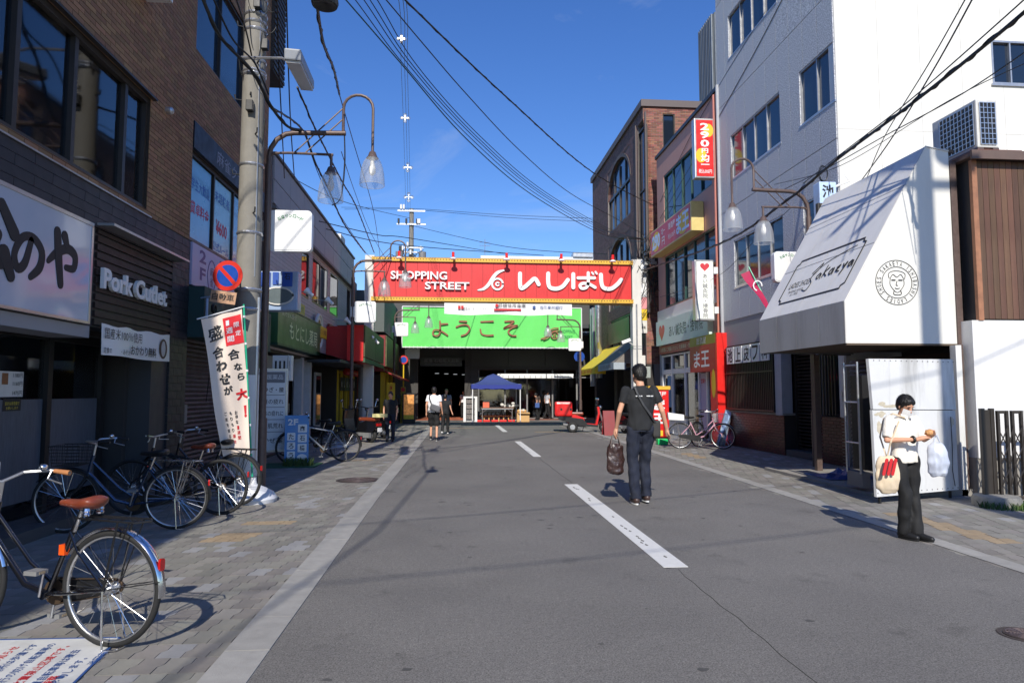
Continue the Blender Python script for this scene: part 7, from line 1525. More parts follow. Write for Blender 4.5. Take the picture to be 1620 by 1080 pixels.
left = [('thick black cable curling past the concrete pole', [(318, -8, 8.5), (350, 60, 9.3), (398, 112, 10.1), (430, 170, 10.5), (455, 200, 10.8), (477, 206, 10.9)], .022, 1),
 ('second black cable close to the curling cable', [(335, -8, 8.5), (368, 62, 9.3), (403, 100, 10.1), (425, 150, 10.3)], .013, 0), ('cable leaving the pole along the brick wall', [(372, -8, 9), (392, 60, 10), (402, 118, 10.2), (396, 150, 10.2)], .012, 0),
 ('left one of two near vertical drop cables', [(438, -8, 9.5), (441, 100, 11), (446, 200, 13), (450, 282, 16)], .012, 0), ('right one of two near vertical drop cables', [(453, -8, 9.5), (456, 100, 11), (460, 200, 13), (466, 285, 16)], .012, 0),
 ('lashed cable dropping from the round lamp head to the lamp arm', [(502, 12, 6.3), (512, 70, 7.4), (528, 110, 8.7), (537, 150, 10.6)], .016, 1), ('cable going down from the lamp arm toward the gate', [(537, 150, 10.7), (562, 235, 14), (590, 330, 19), (600, 395, 24), (601, 410, 25)], .008, 0),
 ('lashed cable from the tube light to the lamp arm', [(470, 138, 10), (485, 172, 10.5), (497, 200, 11), (540, 285, 15), (565, 330, 18), (592, 400, 24)], .014, 1), ('black cable dipping behind the lamp shades', [(430, 170, 10.5), (478, 205, 10.9), (500, 260, 12.5), (520, 300, 14), (545, 355, 18), (578, 400, 24)], .018, 1),
 ('thin wire down to the left gate post', [(480, 205, 11), (520, 310, 15), (575, 395, 23), (592, 412, 25)], .007, 0), ('thin wire from the shade to the gate sign', [(540, 240, 12), (560, 300, 17), (585, 365, 22), (612, 412, 25)], .007, 0), ('hanging wire loop below the lamp arm', [(543, 165, 10.9), (546, 250, 10.9), (542, 300, 10.9), (536, 318, 10.9), (525, 325, 10.9)], .008, 0),
 ('thin teal wire from the arm down to the bundle', [(543, 180, 10.9), (545, 250, 11), (540, 310, 11)], .006, 0)]
for l, p, r, wq in left: cable(l, p, r, wrap=wq, group='cables round the left pole')
right = [('heavy lashed cable bundle crossing in front of the granite wall', [(1660, -18, 6.8), (1620, 20, 7.2), (1520, 103, 8.6), (1432, 172, 10.2), (1326, 251, 13), (1245, 317, 16), (1140, 385, 20.5), (1015, 428, 25)], .026, 1), ('thinner cable just above the heavy bundle', [(1650, -30, 6.8), (1600, 18, 7.4), (1432, 165, 10.2), (1326, 247, 13), (1235, 318, 16)], .010, 0),
 ('left of two steep wires over the white wall', [(1530, -6, 7), (1470, 100, 8), (1400, 215, 9.4), (1372, 280, 12.9)], .008, 0), ('right of two steep wires over the white wall', [(1541, -6, 7), (1480, 105, 8), (1410, 220, 9.4), (1358, 292, 12.9)], .010, 0),
 ('long thin wire slanting in front of the white wall', [(1640, 70, 7), (1520, 150, 9), (1400, 215, 11), (1320, 260, 13), (1240, 300, 14)], .009, 0), ('thin wire from the lamp to the white wall', [(1640, 92, 7), (1500, 160, 9), (1330, 262, 13), (1225, 292, 13.3)], .006, 0),
 ('fine wire running across the pink building', [(1240, -6, 15), (1190, 90, 18), (1120, 215, 21), (1044, 346, 25)], .008, 0), ('fine wire near the granite top', [(1210, 20, 16), (1148, 118, 20), (1090, 220, 22), (1044, 320, 25)], .007, 0), ('wire from the heavy bundle to the pink building', [(1250, 330, 14), (1190, 385, 17), (1130, 440, 20), (1044, 470, 25)], .007, 0),
 ('wire fan to the gate post, upper', [(1045, 360, 25.3), (1025, 372, 25), (1012, 408, 25)], .010, 0), ('wire fan to the gate post, middle', [(1045, 402, 25.3), (1020, 412, 25), (1008, 430, 25)], .010, 0), ('wire fan to the gate post, lower', [(1045, 462, 25.3), (1025, 440, 25), (1010, 420, 25)], .010, 0), ('line running level across the arched windows', [(946, 362, 34), (985, 372, 30), (1020, 378, 26)], .014, 0), ('second level line across the arched windows', [(946, 371, 34), (985, 380, 30), (1020, 382, 26)], .014, 0)]
for l, p, r, wq in right: cable(l, p, r, wrap=wq, group='cables on the right side')
t = thing('cable_coil', 'black coil of spare cable hanging from the heavy bundle', 'cable coil', P(1303, 275, Y=13.2)); v = P(1303, 275, Y=13.2); mb = MB(Matrix.Translation(v) @ Matrix.Diagonal((.55, 1, 1, 1))); mb.ring((0, 0, 0), .16, .012, 'y', 24, 5); mb.ring((0, .03, .01), .17, .01, 'y', 24, 5); mb.build('loop', MATS['cable'], t)
t = thing('cable_tangle', 'dense tangle of dark wires and junction boxes at the corner of the pink building', 'cable tangle', (7.3, 25.8, 5.2)); random.seed(5)
mb = MB()
for i in range(30):
    a, b_ = P(random.uniform(1012, 1046), random.uniform(372, 440), Y=25.8), P(random.uniform(1005, 1046), random.uniform(385, 500), Y=25.6); mb.tube(sag(a, b_, random.uniform(.05, .35), 8), .012, 4)
mb.build('wires', MATS['cable'], t, kind='stuff')
for i in range(5): v = P(random.uniform(1015, 1040), random.uniform(385, 430), Y=25.7); mb = MB(); mb.box(v.x-.1, v.x+.1, v.y-.05, v.y+.05, v.z-.06, v.z+.06); mb.build('junction_box', MATS['black'] if i % 2 else MATS['alu_frame'], t)
# cables crossing the street behind the camera's head, whose shadows lie on the asphalt
for k, (z, y0, y1) in enumerate(((6.5, -1.5, 3.5), (7.4, -5, -1.0))):
    mb = MB(); mb.tube(sag((-4.1, y0, z), (9, y1, z+.6), .35, 20), .011, 6); mb.build('cable', MATS['cable'], label=('lower', 'higher')[k]+' cable crossing the street just behind the camera', cat='cable', group='cables crossing behind the camera')
# ================================================================ BICYCLES
def wheel(t, x, r, rimm, y=0, spokes=32, tw=.019, rot=0, disc=False):
    MX = Matrix.Translation((x, y, r)) @ Matrix.Rotation(rot, 4, 'Z')
    mb = MB(MX); mb.ring((0, 0, 0), r-.034, .012, 'y', 48, 6, 1.1); w_ = mb.build('wheel', rimm, t, smooth=True)
    mb = MB(MX); mb.ring((0, 0, 0), r-tw, tw, 'y', 48, 8); mb.build('tyre', MATS['rubber'], w_, smooth=True)
    mb = MB(MX)
    for k in range(spokes):
        a = 2*math.pi*k/spokes; b = a+(.45 if (k//2) % 2 else -.45); s = .025 if k % 2 else -.025; mb.tube([(.025*math.cos(b), s, .025*math.sin(b)), ((r-.04)*math.cos(a), 0, (r-.04)*math.sin(a))], .0014, 3, False)
    mb.build('spokes', MATS['chrome'], w_, kind='stuff')
    mb = MB(MX); mb.cyl((0, -.05, 0), (0, .05, 0), .02, 12); mb.cyl((0, -.035, 0), (0, -.025, 0), .035, 14); mb.cyl((0, .025, 0), (0, .035, 0), .035, 14); mb.build('hub', MATS['alu'], w_)
    return w_
def bicycle(label, loc, hd, fm, rim='alu', style='city', saddle='black', grip='black', basket=None, rack='black', guard='black', r=.34, fork=None, steer=0, rackbox=None, group='parked bicycles', stand=True, cat='bicycle', lift=0):
    t = thing('bicycle', label, cat, (0, 0, 0), group); wb = 1.10; F = MATS[fm]
    wheel(t, 0, r, MATS[rim]); MXs = Matrix.Translation((wb, 0, 0)) @ Matrix.Rotation(steer, 4, 'Z') @ Matrix.Translation((-wb, 0, 0)); wheel(t, wb, r, MATS[rim], rot=steer)
    BB = (.45, 0, .28); ST = (.27, 0, .70); H1 = (.90, 0, .60); H2 = (.85, 0, .82)
    mb = MB(); mb.tube([BB, ST], .015, 10); mb.tube([H1, H2], .02, 10)
    if style == 'city': mb.tube([(.89, 0, .63), (.62, 0, .33), BB], .019, 10); mb.tube([(.87, 0, .76), (.58, 0, .46), (.43, 0, .36), (.42, 0, .35)], .013, 10)
    else: mb.tube([(.88, 0, .68), BB], .02, 10); mb.tube([(.86, 0, .77), (.29, 0, .66)], .016, 10)
    for s in (-.05, .05): mb.tube([BB, (.3, s, .3), (0, s, r)], .009, 8); mb.tube([(.29, s*.4, .66), (.2, s, .55), (0, s, r)], .007, 8)
    mb.cyl((.45, -.04, .28), (.45, .04, .28), .025, 12); mb.build('frame', F, t, smooth='auto')
    mb = MB(MXs)
    for s in (-.05, .05): mb.tube([(.905, s, .585), (.99, s, .46), (wb-.02, s, r+.06), (wb, s, r)], .010, 8)
    mb.tube([(.905, -.055, .59), (.905, .055, .59)], .016, 8); mb.build('fork', MATS[fork or fm], t, smooth='auto')
    mb = MB(MXs); mb.tube([(.85, 0, .82), (.83, 0, .94)], .012, 8)
    if style == 'city': hb = [(.60, -.27, .97), (.74, -.26, .985), (.86, -.17, .98), (.84, 0, .94), (.86, .17, .98), (.74, .26, .985), (.60, .27, .97)]
    else: hb = [(.78, -.31, .98), (.84, -.1, .96), (.85, 0, .95), (.84, .1, .96), (.78, .31, .98)]
    mb.tube(hb, .011, 8); hbo = mb.build('handlebar', MATS['alu'], t, smooth='auto')
    for s in (-1, 1):
        mb = MB(MXs); e = Vector(hb[0] if s < 0 else hb[-1]); e2 = Vector(hb[1] if s < 0 else hb[-2]); mb.tube([e, e.lerp(e2, .8 if style == 'city' else .4)], [.018, .014], 10); mb.build('grip', MATS[grip], hbo, smooth='auto')
        mb = MB(MXs); mb.tube([e.lerp(e2, .95), e.lerp(e2, .8)+Vector((.02, -s*.03, -.05)), e.lerp(e2, .2)+Vector((.0, -s*.03, -.07))], .006, 6); mb.build('brake_lever', MATS['alu'], hbo)
    mb = MB(MXs); mb.ball((.76, -.22, 1.01), .028, .028, .022); mb.build('bell', MATS['chrome'], hbo, smooth=True)
    mb = MB(); mb.tube([(.28, 0, .66), (.235, 0, .79)], .0125, 10); mb.build('seat_post', MATS['chrome'], t, smooth='auto')
    mb = MB(); vs = []; fs = []; n = 12
    for i, (x, w_, z, h) in enumerate(((.385, .012, .838, .018), (.37, .026, .845, .03), (.32, .032, .846, .038), (.26, .05, .842, .045), (.20, .078, .85, .055), (.14, .088, .862, .06), (.11, .078, .86, .05), (.098, .05, .85, .03))):
        for j in range(n): a = 2*math.pi*j/n; vs.append((x, w_*math.cos(a), z-.01+(h*.45 if math.sin(a) > 0 else h*.9)*math.sin(a)*(1 if abs(math.cos(a)) < .99 else 1)))
    for i in range(7):
        for j in range(n): fs.append((i*n+j, (i+1)*n+j, (i+1)*n+(j+1) % n, i*n+(j+1) % n))
    fs += [tuple(range(n)), tuple(range(8*n-1, 7*n-1, -1))]; mb.add(vs, fs); so = mb.build('saddle', MATS[saddle], t, smooth=True)
    if saddle == 'leather':
        mb = MB()
        for y in (-.05, .05): mb.lathe([(.02, .0), (.024, .01), (.018, .02), (.024, .03), (.02, .045)], (.15, y, .765), 10)
        mb.build('spring', MATS['chrome'], so)
        mb = MB()
        for x, y in ((.385, -.01), (.37, -.026), (.3, -.045), (.25, -.058), (.2, -.082), (.14, -.09)): mb.ball((x, y, .838), .006)
        mb.build('rivet', MATS['chrome'], so)
    for s in (-1, 1):
        a = R(-75 if s < 0 else 105); cx, cz = .45+.17*math.cos(a), .28+.17*math.sin(a)
        mb = MB(); mb.tube([(.45, s*.06, .28), (cx, s*.075, cz)], .008, 6); mb.build('crank', MATS['alu'], t)
        mb = MB(); mb.box(cx-.045, cx+.045, s*.09, s*.17, cz-.012, cz+.012); p_ = mb.build('pedal', MATS['mid_grey'], t); mb = MB(); mb.box(cx-.047, cx-.0451, s*.11, s*.15, cz-.007, cz+.007); mb.build('reflector', MATS['paver_orange'], p_)
    if style == 'city':
        mb = MB(); mb.prism([(.45+.085*math.cos(R(a)), .28+.085*math.sin(R(a))) for a in range(-90, 91, 20)]+[(0, .375), (-.04, .34), (0, .305)], 'y', -.072, -.058); mb.build('chain_guard', F if fm.startswith('pink') else MATS['black'], t)
    mb = MB(); mb.cyl((.45, -.05, .28), (.45, -.045, .28), .075, 20); mb.cyl((0, -.05, r), (0, -.04, r), .045, 16); mb.tube([(0, -.045, r+.045), (.45, -.047, .28+.075)], .004, 4); mb.tube([(0, -.045, r-.045), (.45, -.047, .28-.075)], .004, 4); mb.build('chain', mat('chain', (.12, .08, .05), .5, .6), t)
    if guard:
        for x, a0, a1, MM, gm in ((0, -5, 150, None, guard), (wb, 35, 165, MXs, guard if guard != 'chrome' else 'chrome')):
            mb = MB(MM); n = 22; vs = []; fs = []; rr = r+.018
            for i in range(n+1):
                a = R(a0+(a1-a0)*i/n); a = math.pi-a if x == 0 else a
                for y, o in ((-.028, -.012), (-.018, 0), (.018, 0), (.028, -.012)): vs.append((x+(rr+o)*math.cos(a), y, r+(rr+o)*math.sin(a)))
            for i in range(n):
                for j in range(3): fs.append((i*4+j, (i+1)*4+j, (i+1)*4+j+1, i*4+j+1))
            mb.add(vs, fs); g_ = mb.build('mudguard', MATS[gm], t, smooth=True)
            mb = MB(MM); ae = R(170 if x == 0 else 60)
            for s in (-.03, .03): mb.tube([(x, s*1.6, r), (x+rr*math.cos(ae), s, r+rr*math.sin(ae))], .003, 4)
            mb.build('stay', MATS['black'], g_)
    if rack:
        mb = MB(); zr = 2*r+.06
        mb.tube([(.22, -.05, zr+.01), (-.2, -.07, zr), (-.26, 0, zr), (-.2, .07, zr), (.22, .05, zr+.01)], .006, 6)
        for x in (.14, .04, -.06, -.16): mb.tube([(x, -.062, zr), (x, .062, zr)], .004, 5)
        mb.tube([(.2, 0, zr+.01), (-.2, 0, zr+.005)], .004, 5)
        for s in (-.06, .06): mb.tube([(-.08, s, zr), (0, s*1.1, r)], .006, 6); mb.tube([(-.16, s, zr), (0, s*1.1, r)], .004, 6)
        mb.build('rack', MATS[rack], t)
    mb = MB(); mb.prism(rrect(-.02, .02, .0, .07, .015), 'x', -.40, -.385); mb.v = [Vector((v.x+.055, v.y, v.z+.46)) for v in mb.v]; mb.build('rear_reflector', mat('refl_red', (.5, .01, .01), .2, coat=1), t)
    if stand:
        mb = MB()
        for s in (-.07, .07): mb.tube([(0, s, r), (-.03, s*1.25, .02)], .006, 6)
        mb.tube([(-.03, -.09, .012), (-.10, -.06, .012), (-.10, .06, .012), (-.03, .09, .012)], .006, 6); mb.build('kickstand', MATS['chrome'], t)
    if basket:
        mb = MB(MXs); x0, x1, y0, y1, z0, z1 = .93, 1.19, -.16, .16, .72, .93
        for k in range(7):
            z = z0+(z1-z0)*k/6; e = .03*k/6; q = [(x0-e*.3, y0-e, z), (x1+e, y0-e, z), (x1+e, y1+e, z), (x0-e*.3, y1+e, z), (x0-e*.3, y0-e, z)]; mb.tube(q, .0028 if k < 6 else .005, 4)
        for k in range(9): y = y0+(y1-y0)*k/8; mb.tube([(x1+.03, y*1.15, z1), (x1, y, z0), (x0, y, z0), (x0-.01, y*1.15, z1)], .0024, 4)
        for k in range(6): x = x0+(x1-x0)*k/5; mb.tube([(x, y0-.03, z1), (x, y0, z0), (x, y1, z0), (x, y1+.03, z1)], .0024, 4)
        mb.build('basket', MATS[basket], t)
    if rackbox: mb = MB(); mb.prism([(-.3, .77), (.1, .75), (.1, .90), (-.32, .96)], 'y', -.15, .15); mb.build('rear_basket', MATS[rackbox], t)
    put(t, (loc[0], loc[1], lift), math.atan2(hd[1], hd[0])); return t
mat('frame_black', (.008, .008, .01), .12, var=0, coat=1); mat('frame_blue', (.02, .05, .11), .15, .6, var=.03, coat=1); mat('frame_pink', (.62, .33, .40), .25, var=.03, coat=.6); mat('frame_silver', (.3, .31, .33), .3, .5, var=.05)
mat('grip_tan', c(180, 120, 75), .5)
def hub(px, py): return P(px, py, Z=.34)
v = hub(176, 930)
b1_ = bicycle('black bicycle with brown leather saddle and bright mudguard at the lower left corner', (v.x, v.y), (-.955, .295), 'frame_black', saddle='leather', grip='grip_tan', guard='chrome')
mb = MB(); mb.box(-.02, .02, -.02, .02, 0, .06); mb.v = [Vector((p.x+.345, p.y-.0, p.z+.52)) for p in mb.v]; mb.build('orange_tag', mat('tag_or', c(250, 90, 20), .5), b1_)
mb = MB(); mb.box(.98, 1.12, -.11, .11, .86, 1.05); mb.build('front_box', MATS['white'], b1_)
v = hub(279, 787)
bicycle('dark bicycle with two blue tubes and a wire basket before the shop window', (v.x, v.y), (-.98, -.10), 'frame_blue', basket='black', fork='black', rack='chrome')
v = hub(345, 772); bicycle('black bicycle with brown saddle next to the blue tubed one', (v.x, v.y+.1), (-.97, .1), 'frame_black', style='sport', saddle='leather', rack=None, guard=None, rim='black')
v = hub(372, 760); bicycle('black bicycle with rear rack standing closest to the flag base', (v.x, v.y+.1), (-.95, .22), 'frame_black', style='city', guard='black')
v = hub(546, 705); bicycle('black sports bicycle with orange reflectors by the blue standing sign', (v.x, v.y), (-.93, -.30), 'frame_silver', style='sport', rim='black', guard='black', rack=None)
bicycle('dark bicycle half hidden behind the sports bicycle', (-2.75, 16.3), (-.9, .1), 'frame_black', style='sport', rim='black')
v = hub(1073, 689); bicycle('pink city bicycle with white front basket in front of the pub', (v.x+.05, v.y), (.97, -.22), 'frame_pink', basket='white', rackbox='white', guard='alu', rack='alu', steer=R(-25))
bicycle('dark bicycle leaning on the pub wall behind the pink one', (6.7, 18.5), (.6, .5), 'frame_black')
# ================================================================ SCOOTERS
def moto(name, label, loc, hd, col, seat, box=None, three=False, legshield=True, cat='scooter'):
    t = thing(name, label, cat, (0, 0, 0)); r = .22 if not three else .2; wb = 1.2
    def mw(x, y):
        mb = MB(); mb.ring((x, y, r), r-.055, .055, 'y', 28, 8); w_ = mb.build('wheel', MATS['rubber'], t, smooth=True)
        mb = MB(); mb.cyl((x, y-.04, r), (x, y+.04, r), r-.1, 18); mb.build('rim', MATS['alu'], w_)
    for y in ((-.24, .24) if three else (0,)): mw(0, y)
    mw(wb, 0)
    M1, M2 = MATS[col], MATS['black']
    mb = MB(); mb.prism([(-.28, .42), (-.1, .30), (.35, .26), (.45, .25), (.85, .22), (.88, .3), (.5, .34), (.42, .55), (.1, .66), (-.3, .62)], 'y', -.13, .13); mb.build('body', M1, t)
    mb = MB(); mb.box(-.05, .5, -.15, .15, .2, .3); mb.box(-.1, .15, .1, .2, .15, .3); mb.tube([(.1, -.17, .22), (-.35, -.2, .3)], .05, 10); mb.build('engine', MATS['mid_grey'], t)
    mb = MB(); mb.bbox(-.25, .42, -.13, .13, .64, .75, .04); mb.build('seat', MATS[seat], t)
    if legshield: mb = MB(); mb.prism([(.85, .25), (.93, .28), (1.03, .72), (1.0, .95), (.93, .95), (.96, .7)], 'y', -.2, .2); mb.build('leg_shield', M1, t)
    mb = MB(); mb.tube([(1.0, 0, .9), (wb, 0, r)], .035, 8); mb.build('fork', MATS['alu'], t)
    mb = MB(); n = 10; vs = []; fs = []
    for i in range(n+1):
        a = R(20+140*i/n)
        for y in (-.06, .06): vs.append((wb+(r+.03)*math.cos(a), y, r+(r+.03)*math.sin(a)))
    for i in range(n): fs.append((2*i, 2*i+2, 2*i+3, 2*i+1))
    mb.add(vs, fs); mb.build('front_mudguard', M1 if legshield else MATS['black'], t)
    mb = MB(); mb.tube([(.9, -.33, 1.02), (1.0, 0, .97), (.9, .33, 1.02)], .015, 8); h_ = mb.build('handlebar', MATS['black'], t)
    for s in (-1, 1): mb = MB(); mb.tube([(.95, s*.25, 1.02), (.95, s*.3, 1.2)], .008, 5); mb.ball((.95, s*.32, 1.24), .05, .06, .045); mb.build('mirror', MATS['chrome'], h_)
    mb = MB(); mb.ball((1.06, 0, .93), .07, .08, .07); mb.build('headlight', MATS['chrome'], t)
    mb = MB(); mb.box(-.34, -.29, -.08, .08, .5, .58); mb.build('tail_light', MATS['refl_red'], t); mb = MB(); mb.box(-.36, -.34, -.08, .08, .33, .45); mb.build('number_plate', MATS['white'], t)
    if box == 'top': mb = MB(); mb.ball((-.42, 0, .92), .24, .24, .16, 16, 10); mb.build('top_box', MATS['black_gloss'], t, smooth=True)
    if box == 'big': mb = MB(); mb.prism([(-.5, .62), (-.52, .48), (.3, .25), (.95, .2), (.95, .27), (.55, .32), (.4, .5)], 'y', -.24, .24); mb.build('chassis', MATS['black'], t); mb = MB(); mb.bbox(-.66, .0, -.3, .3, .60, 1.14, .08); bx = mb.build('cargo_box', M1, t); mb = MB(); mb.box(-.45, -.38, -.312, -.301, .82, .9); mb.box(-.1, -.03, -.312, -.301, .82, .9); mb.build('latch', MATS['black'], bx)
    if box == 'crate': mb = MB(); mb.box(-.5, -.2, -.16, .16, .76, .86); mb.build('load', mat('load_cream', c(235, 225, 160), .5), t)
    mb = MB(); mb.tube([(.45, .1, .25), (.4, .25, .01)], .012, 6); mb.build('kickstand', MATS['grey_metal'], t)
    return put(t, (loc[0], loc[1], 0), math.atan2(hd[1], hd[0]))
moto('delivery_trike', 'red three wheeled delivery scooter with a big red cargo box', (4.45, 25.6), (1, -.12), 'price_red', 'leather', 'big', True, cat='delivery trike')
moto('scooter', 'scooter with a brown seat and pale load parked by the striped lamp post', (-2.45, 20.8), (-.75, .6), 'frame_black', 'leather', 'crate')
moto('motorcycle', 'dark motorcycle with a round glossy top box facing the shops', (-2.25, 22.6), (-.6, .75), 'frame_black', 'black', 'top', legshield=False, cat='motorcycle')
moto('scooter', 'dark scooter parked behind the red delivery trike', (6.2, 24.6), (.3, -.9), 'frame_black', 'black', None)
# ================================================================ PEOPLE
def remesh(mb, name, m, parent, vox=.012, it=3, amp=0, fr=9):
    me = bpy.data.meshes.new('tmp'); me.from_pydata(mb.v, [], mb.f)
    bm = bmesh.new(); bm.from_mesh(me); bmesh.ops.recalc_face_normals(bm, faces=bm.faces); bm.to_mesh(me); bm.free()
    o = bpy.data.objects.new('tmp', me); COL.objects.link(o); q = o.modifiers.new('r', 'REMESH'); q.mode = 'VOXEL'; q.voxel_size = vox
    s = o.modifiers.new('s', 'SMOOTH'); s.factor = .5; s.iterations = it
    r = bpy.data.meshes.new_from_object(o.evaluated_get(bpy.context.evaluated_depsgraph_get())); bpy.data.objects.remove(o)
    if amp:
        ns = [v.normal.copy() for v in r.vertices]
        for v, n in zip(r.vertices, ns): v.co += n*amp*(noise.noise(v.co*fr+Vector((3, 1, 7)))+.6*noise.noise(Vector((v.co.x*fr*2.3, v.co.y*fr*2.3, v.co.z*fr*1.1))))
    r.polygons.foreach_set('use_smooth', [True]*len(r.polygons)); r.materials.clear(); r.materials.append(m); r.name = name
    return link(name, r, parent)
def lim(mb, pts, rs, n=12):
    pts = [Vector(p) for p in pts]
    for (a, b), (ra, rb) in zip(zip(pts, pts[1:]), zip(rs, rs[1:])): mb.tube([a, b], [ra, rb], n)
    for p, r in zip(pts, rs): mb.ball(p, r*.995, n=n, m=8)
J0 = dict(head=(0, .0, 1.60), face=(0, 1, 0), neck=(0, -.01, 1.47), chest=(0, 0, 1.30), waist=(0, .0, 1.05), hip=(0, 0, .95),
 sR=(.18, -.01, 1.41), eR=(.235, -.04, 1.13), wR=(.24, .03, .89), sL=(-.18, -.01, 1.41), eL=(-.235, -.04, 1.13), wL=(-.24, .03, .89),
 hR=(.09, 0, .93), kR=(.10, .02, .50), aR=(.10, -.02, .09), hL=(-.09, 0, .93), kL=(-.10, .02, .50), aL=(-.10, -.02, .09), handR=None, handL=None, toe=None)
def person(label, loc, rz, H, top, bottom, hair='hair', shoe='black', J={}, shorts=False, sleeve=.6, vox=.012, wide=1.0, longsleeve=False, untuck=0, mask=False, detail=True, hairlen=0, sock=None):
    t = thing('person', label, 'person', (0, 0, 0)); j = {**J0, **J}; k = H/1.72; V = lambda n: Vector(j[n])*k
    s = k
    hd = V('head'); fc = Vector(j['face']).normalized(); up = Vector((0, 0, 1)); rt = fc.cross(up).normalized(); u2 = rt.cross(fc)
    HM = Matrix((rt, fc, u2)).transposed().to_4x4(); HM.translation = hd
    mb = MB(); q = MB(HM)
    q.ball((0, -.012*s, .03*s), .078*s, .096*s, .098*s, 18, 12); q.ball((0, .022*s, -.045*s), .058*s, .066*s, .072*s, 16, 10); q.ball((0, .055*s, -.085*s), .028*s, .026*s, .026*s)
    q.tube([(0, .08*s, .02*s), (0, .106*s, -.028*s), (0, .09*s, -.036*s)], [.009*s, .014*s, .011*s], 8); q.ball((0, .079*s, -.063*s), .022*s, .012*s, .009*s)
    for e in (-1, 1): q.ball((e*.079*s, -.008*s, -.008*s), .009*s, .019*s, .03*s); q.ball((e*.03*s, .076*s, .028*s), .02*s, .01*s, .008*s)
    mb.v += q.v; mb.f += q.f
    lim(mb, [hd+Vector((0, 0, -.05))*s-fc*.015*s, V('neck'), V('chest')], [.05*s, .052*s, .06*s])
    lim(mb, [V('chest'), V('waist'), V('hip')], [.07*s, .07*s, .075*s])
    for S_ in 'RL':
        lim(mb, [V('s'+S_), V('e'+S_), V('w'+S_)], [.036*s, .034*s, .025*s]); lim(mb, [V('s'+S_), V('chest')], [.03*s, .06*s])
        lim(mb, [V('h'+S_), V('k'+S_), V('a'+S_)], [.065*s, .045*s, .034*s])
        w_ = V('w'+S_); dr = (w_-V('e'+S_)).normalized() if not j['hand'+S_] else Vector(j['hand'+S_]).normalized(); sd = dr.cross(Vector((0, 1, 0) if abs(dr.y) < .8 else (1, 0, 0))).normalized(); pn = dr.cross(sd).normalized()
        if abs(pn.y) > abs(sd.y): sd, pn = pn, sd      # palm roughly faces the thigh
        pm = w_+dr*.05*s; lim(mb, [w_, pm, w_+dr*.085*s], [.024*s, .03*s, .027*s])
        if vox < .011:
            for f in range(4):
                o = sd*(f-1.5)*.0165*s; L_ = (.062, .07, .065, .05)[f]*s; a0 = w_+dr*.085*s+o; cr = pn*(.012*s); a1 = a0+dr*L_*.5+cr*.4; a2 = a1+dr*L_*.42+cr*1.4; lim(mb, [a0, a1, a2], [.0088*s, .0082*s, .0070*s], 8)
            a0 = w_+dr*.03*s+sd*.025*s; lim(mb, [a0, a0+(dr+sd*.7).normalized()*.04*s, a0+(dr*1.6+sd*.5+pn*.4).normalized()*.068*s], [.012*s, .010*s, .008*s], 8)
        else: lim(mb, [w_+dr*.085*s, w_+dr*.14*s], [.024*s, .015*s])
    remesh(mb, 'body', MATS['skin'], t, min(vox, .0075) if vox < .011 else vox, 2)
    # shirt
    mb = MB(); W_ = wide
    def slab(a, b, ra, rb, fl=.68):
        d = (Vector(b)-Vector(a)); n = 18; vs = []
        for p, (rx, ry) in ((a, ra), (b, rb)):
            for i in range(n): an = 2*math.pi*i/n; vs.append(Vector(p)+Vector((rx*math.cos(an), ry*math.sin(an), 0)))
        mb.add(vs, [tuple(range(n-1, -1, -1)), tuple(range(n, 2*n))]+[(i, (i+1) % n, (i+1) % n+n, i+n) for i in range(n)])
    ch, wa, hp, nk = V('chest'), V('waist'), V('hip'), V('neck')
    bot = hp+Vector((0, 0, .0-untuck))*s
    sh_ = (V('sR')+V('sL'))/2
    slab(ch, sh_+Vector((0, 0, -.01*s)), (.185*s*W_, .115*s), (.165*s*W_, .085*s)); slab(sh_+Vector((0, 0, -.012*s)), nk+Vector((0, 0, -.01*s)), (.165*s*W_, .085*s), (.062*s, .062*s))
    slab(wa, ch+Vector((0, 0, .002)), (.155*s*W_, .115*s), (.185*s*W_, .115*s)); slab(bot, wa+Vector((0, 0, .002)), (.17*s*W_, .122*s), (.155*s*W_, .115*s))
    for S_ in 'RL':
        a, b, w_ = V('s'+S_), V('e'+S_), V('w'+S_); e = a.lerp(b, sleeve)
        if longsleeve: lim(mb, [a, b, b.lerp(w_, .9)], [.062*s, .052*s, .04*s])
        else: mb.tube([a, e], [.058*s, .060*s], 14); mb.ball(a, .058*s)
    remesh(mb, 'shirt', MATS[top], t, vox, 2, .015*s, 8)
    mb = MB(); slab(hp+Vector((0, 0, -.06*s)), hp+Vector((0, 0, .07*s)), (.165*s, .115*s), (.152*s, .108*s))
    for S_ in 'RL':
        h_, kn, an = V('h'+S_), V('k'+S_), V('a'+S_)
        if shorts: lim(mb, [h_, h_.lerp(kn, .5)], [.098*s, .098*s]); mb.tube([h_.lerp(kn, .5), kn+Vector((0, 0, -.02*s))], [.096*s, .095*s], 14)
        else: lim(mb, [h_, kn], [.095*s, .072*s]); mb.tube([kn, an+Vector((0, 0, -.03*s))], [.071*s, .066*s if wide >= 1 else .06*s], 14)
    remesh(mb, 'trousers', MATS[bottom], t, vox, 2, .016*s, 9)
    for S_ in 'RL':
        an = V('a'+S_); td = Vector(j['toe'] or (0, 1, 0)).normalized(); td = Vector((td.x, td.y, 0)).normalized(); z0 = an.z-.09*s
        mb = MB(); lim(mb, [Vector((an.x, an.y, z0+.05*s))-td*.03*s, Vector((an.x, an.y, z0+.045*s))+td*.07*s, Vector((an.x, an.y, z0+.035*s))+td*.17*s], [.042*s, .043*s, .033*s]); lim(mb, [Vector((an.x, an.y, z0+.04*s)), an], [.04*s, .042*s])
        for v in mb.v: v.z = max(v.z, z0+.001)
        so = remesh(mb, 'shoe', MATS[shoe], t, vox, 1)
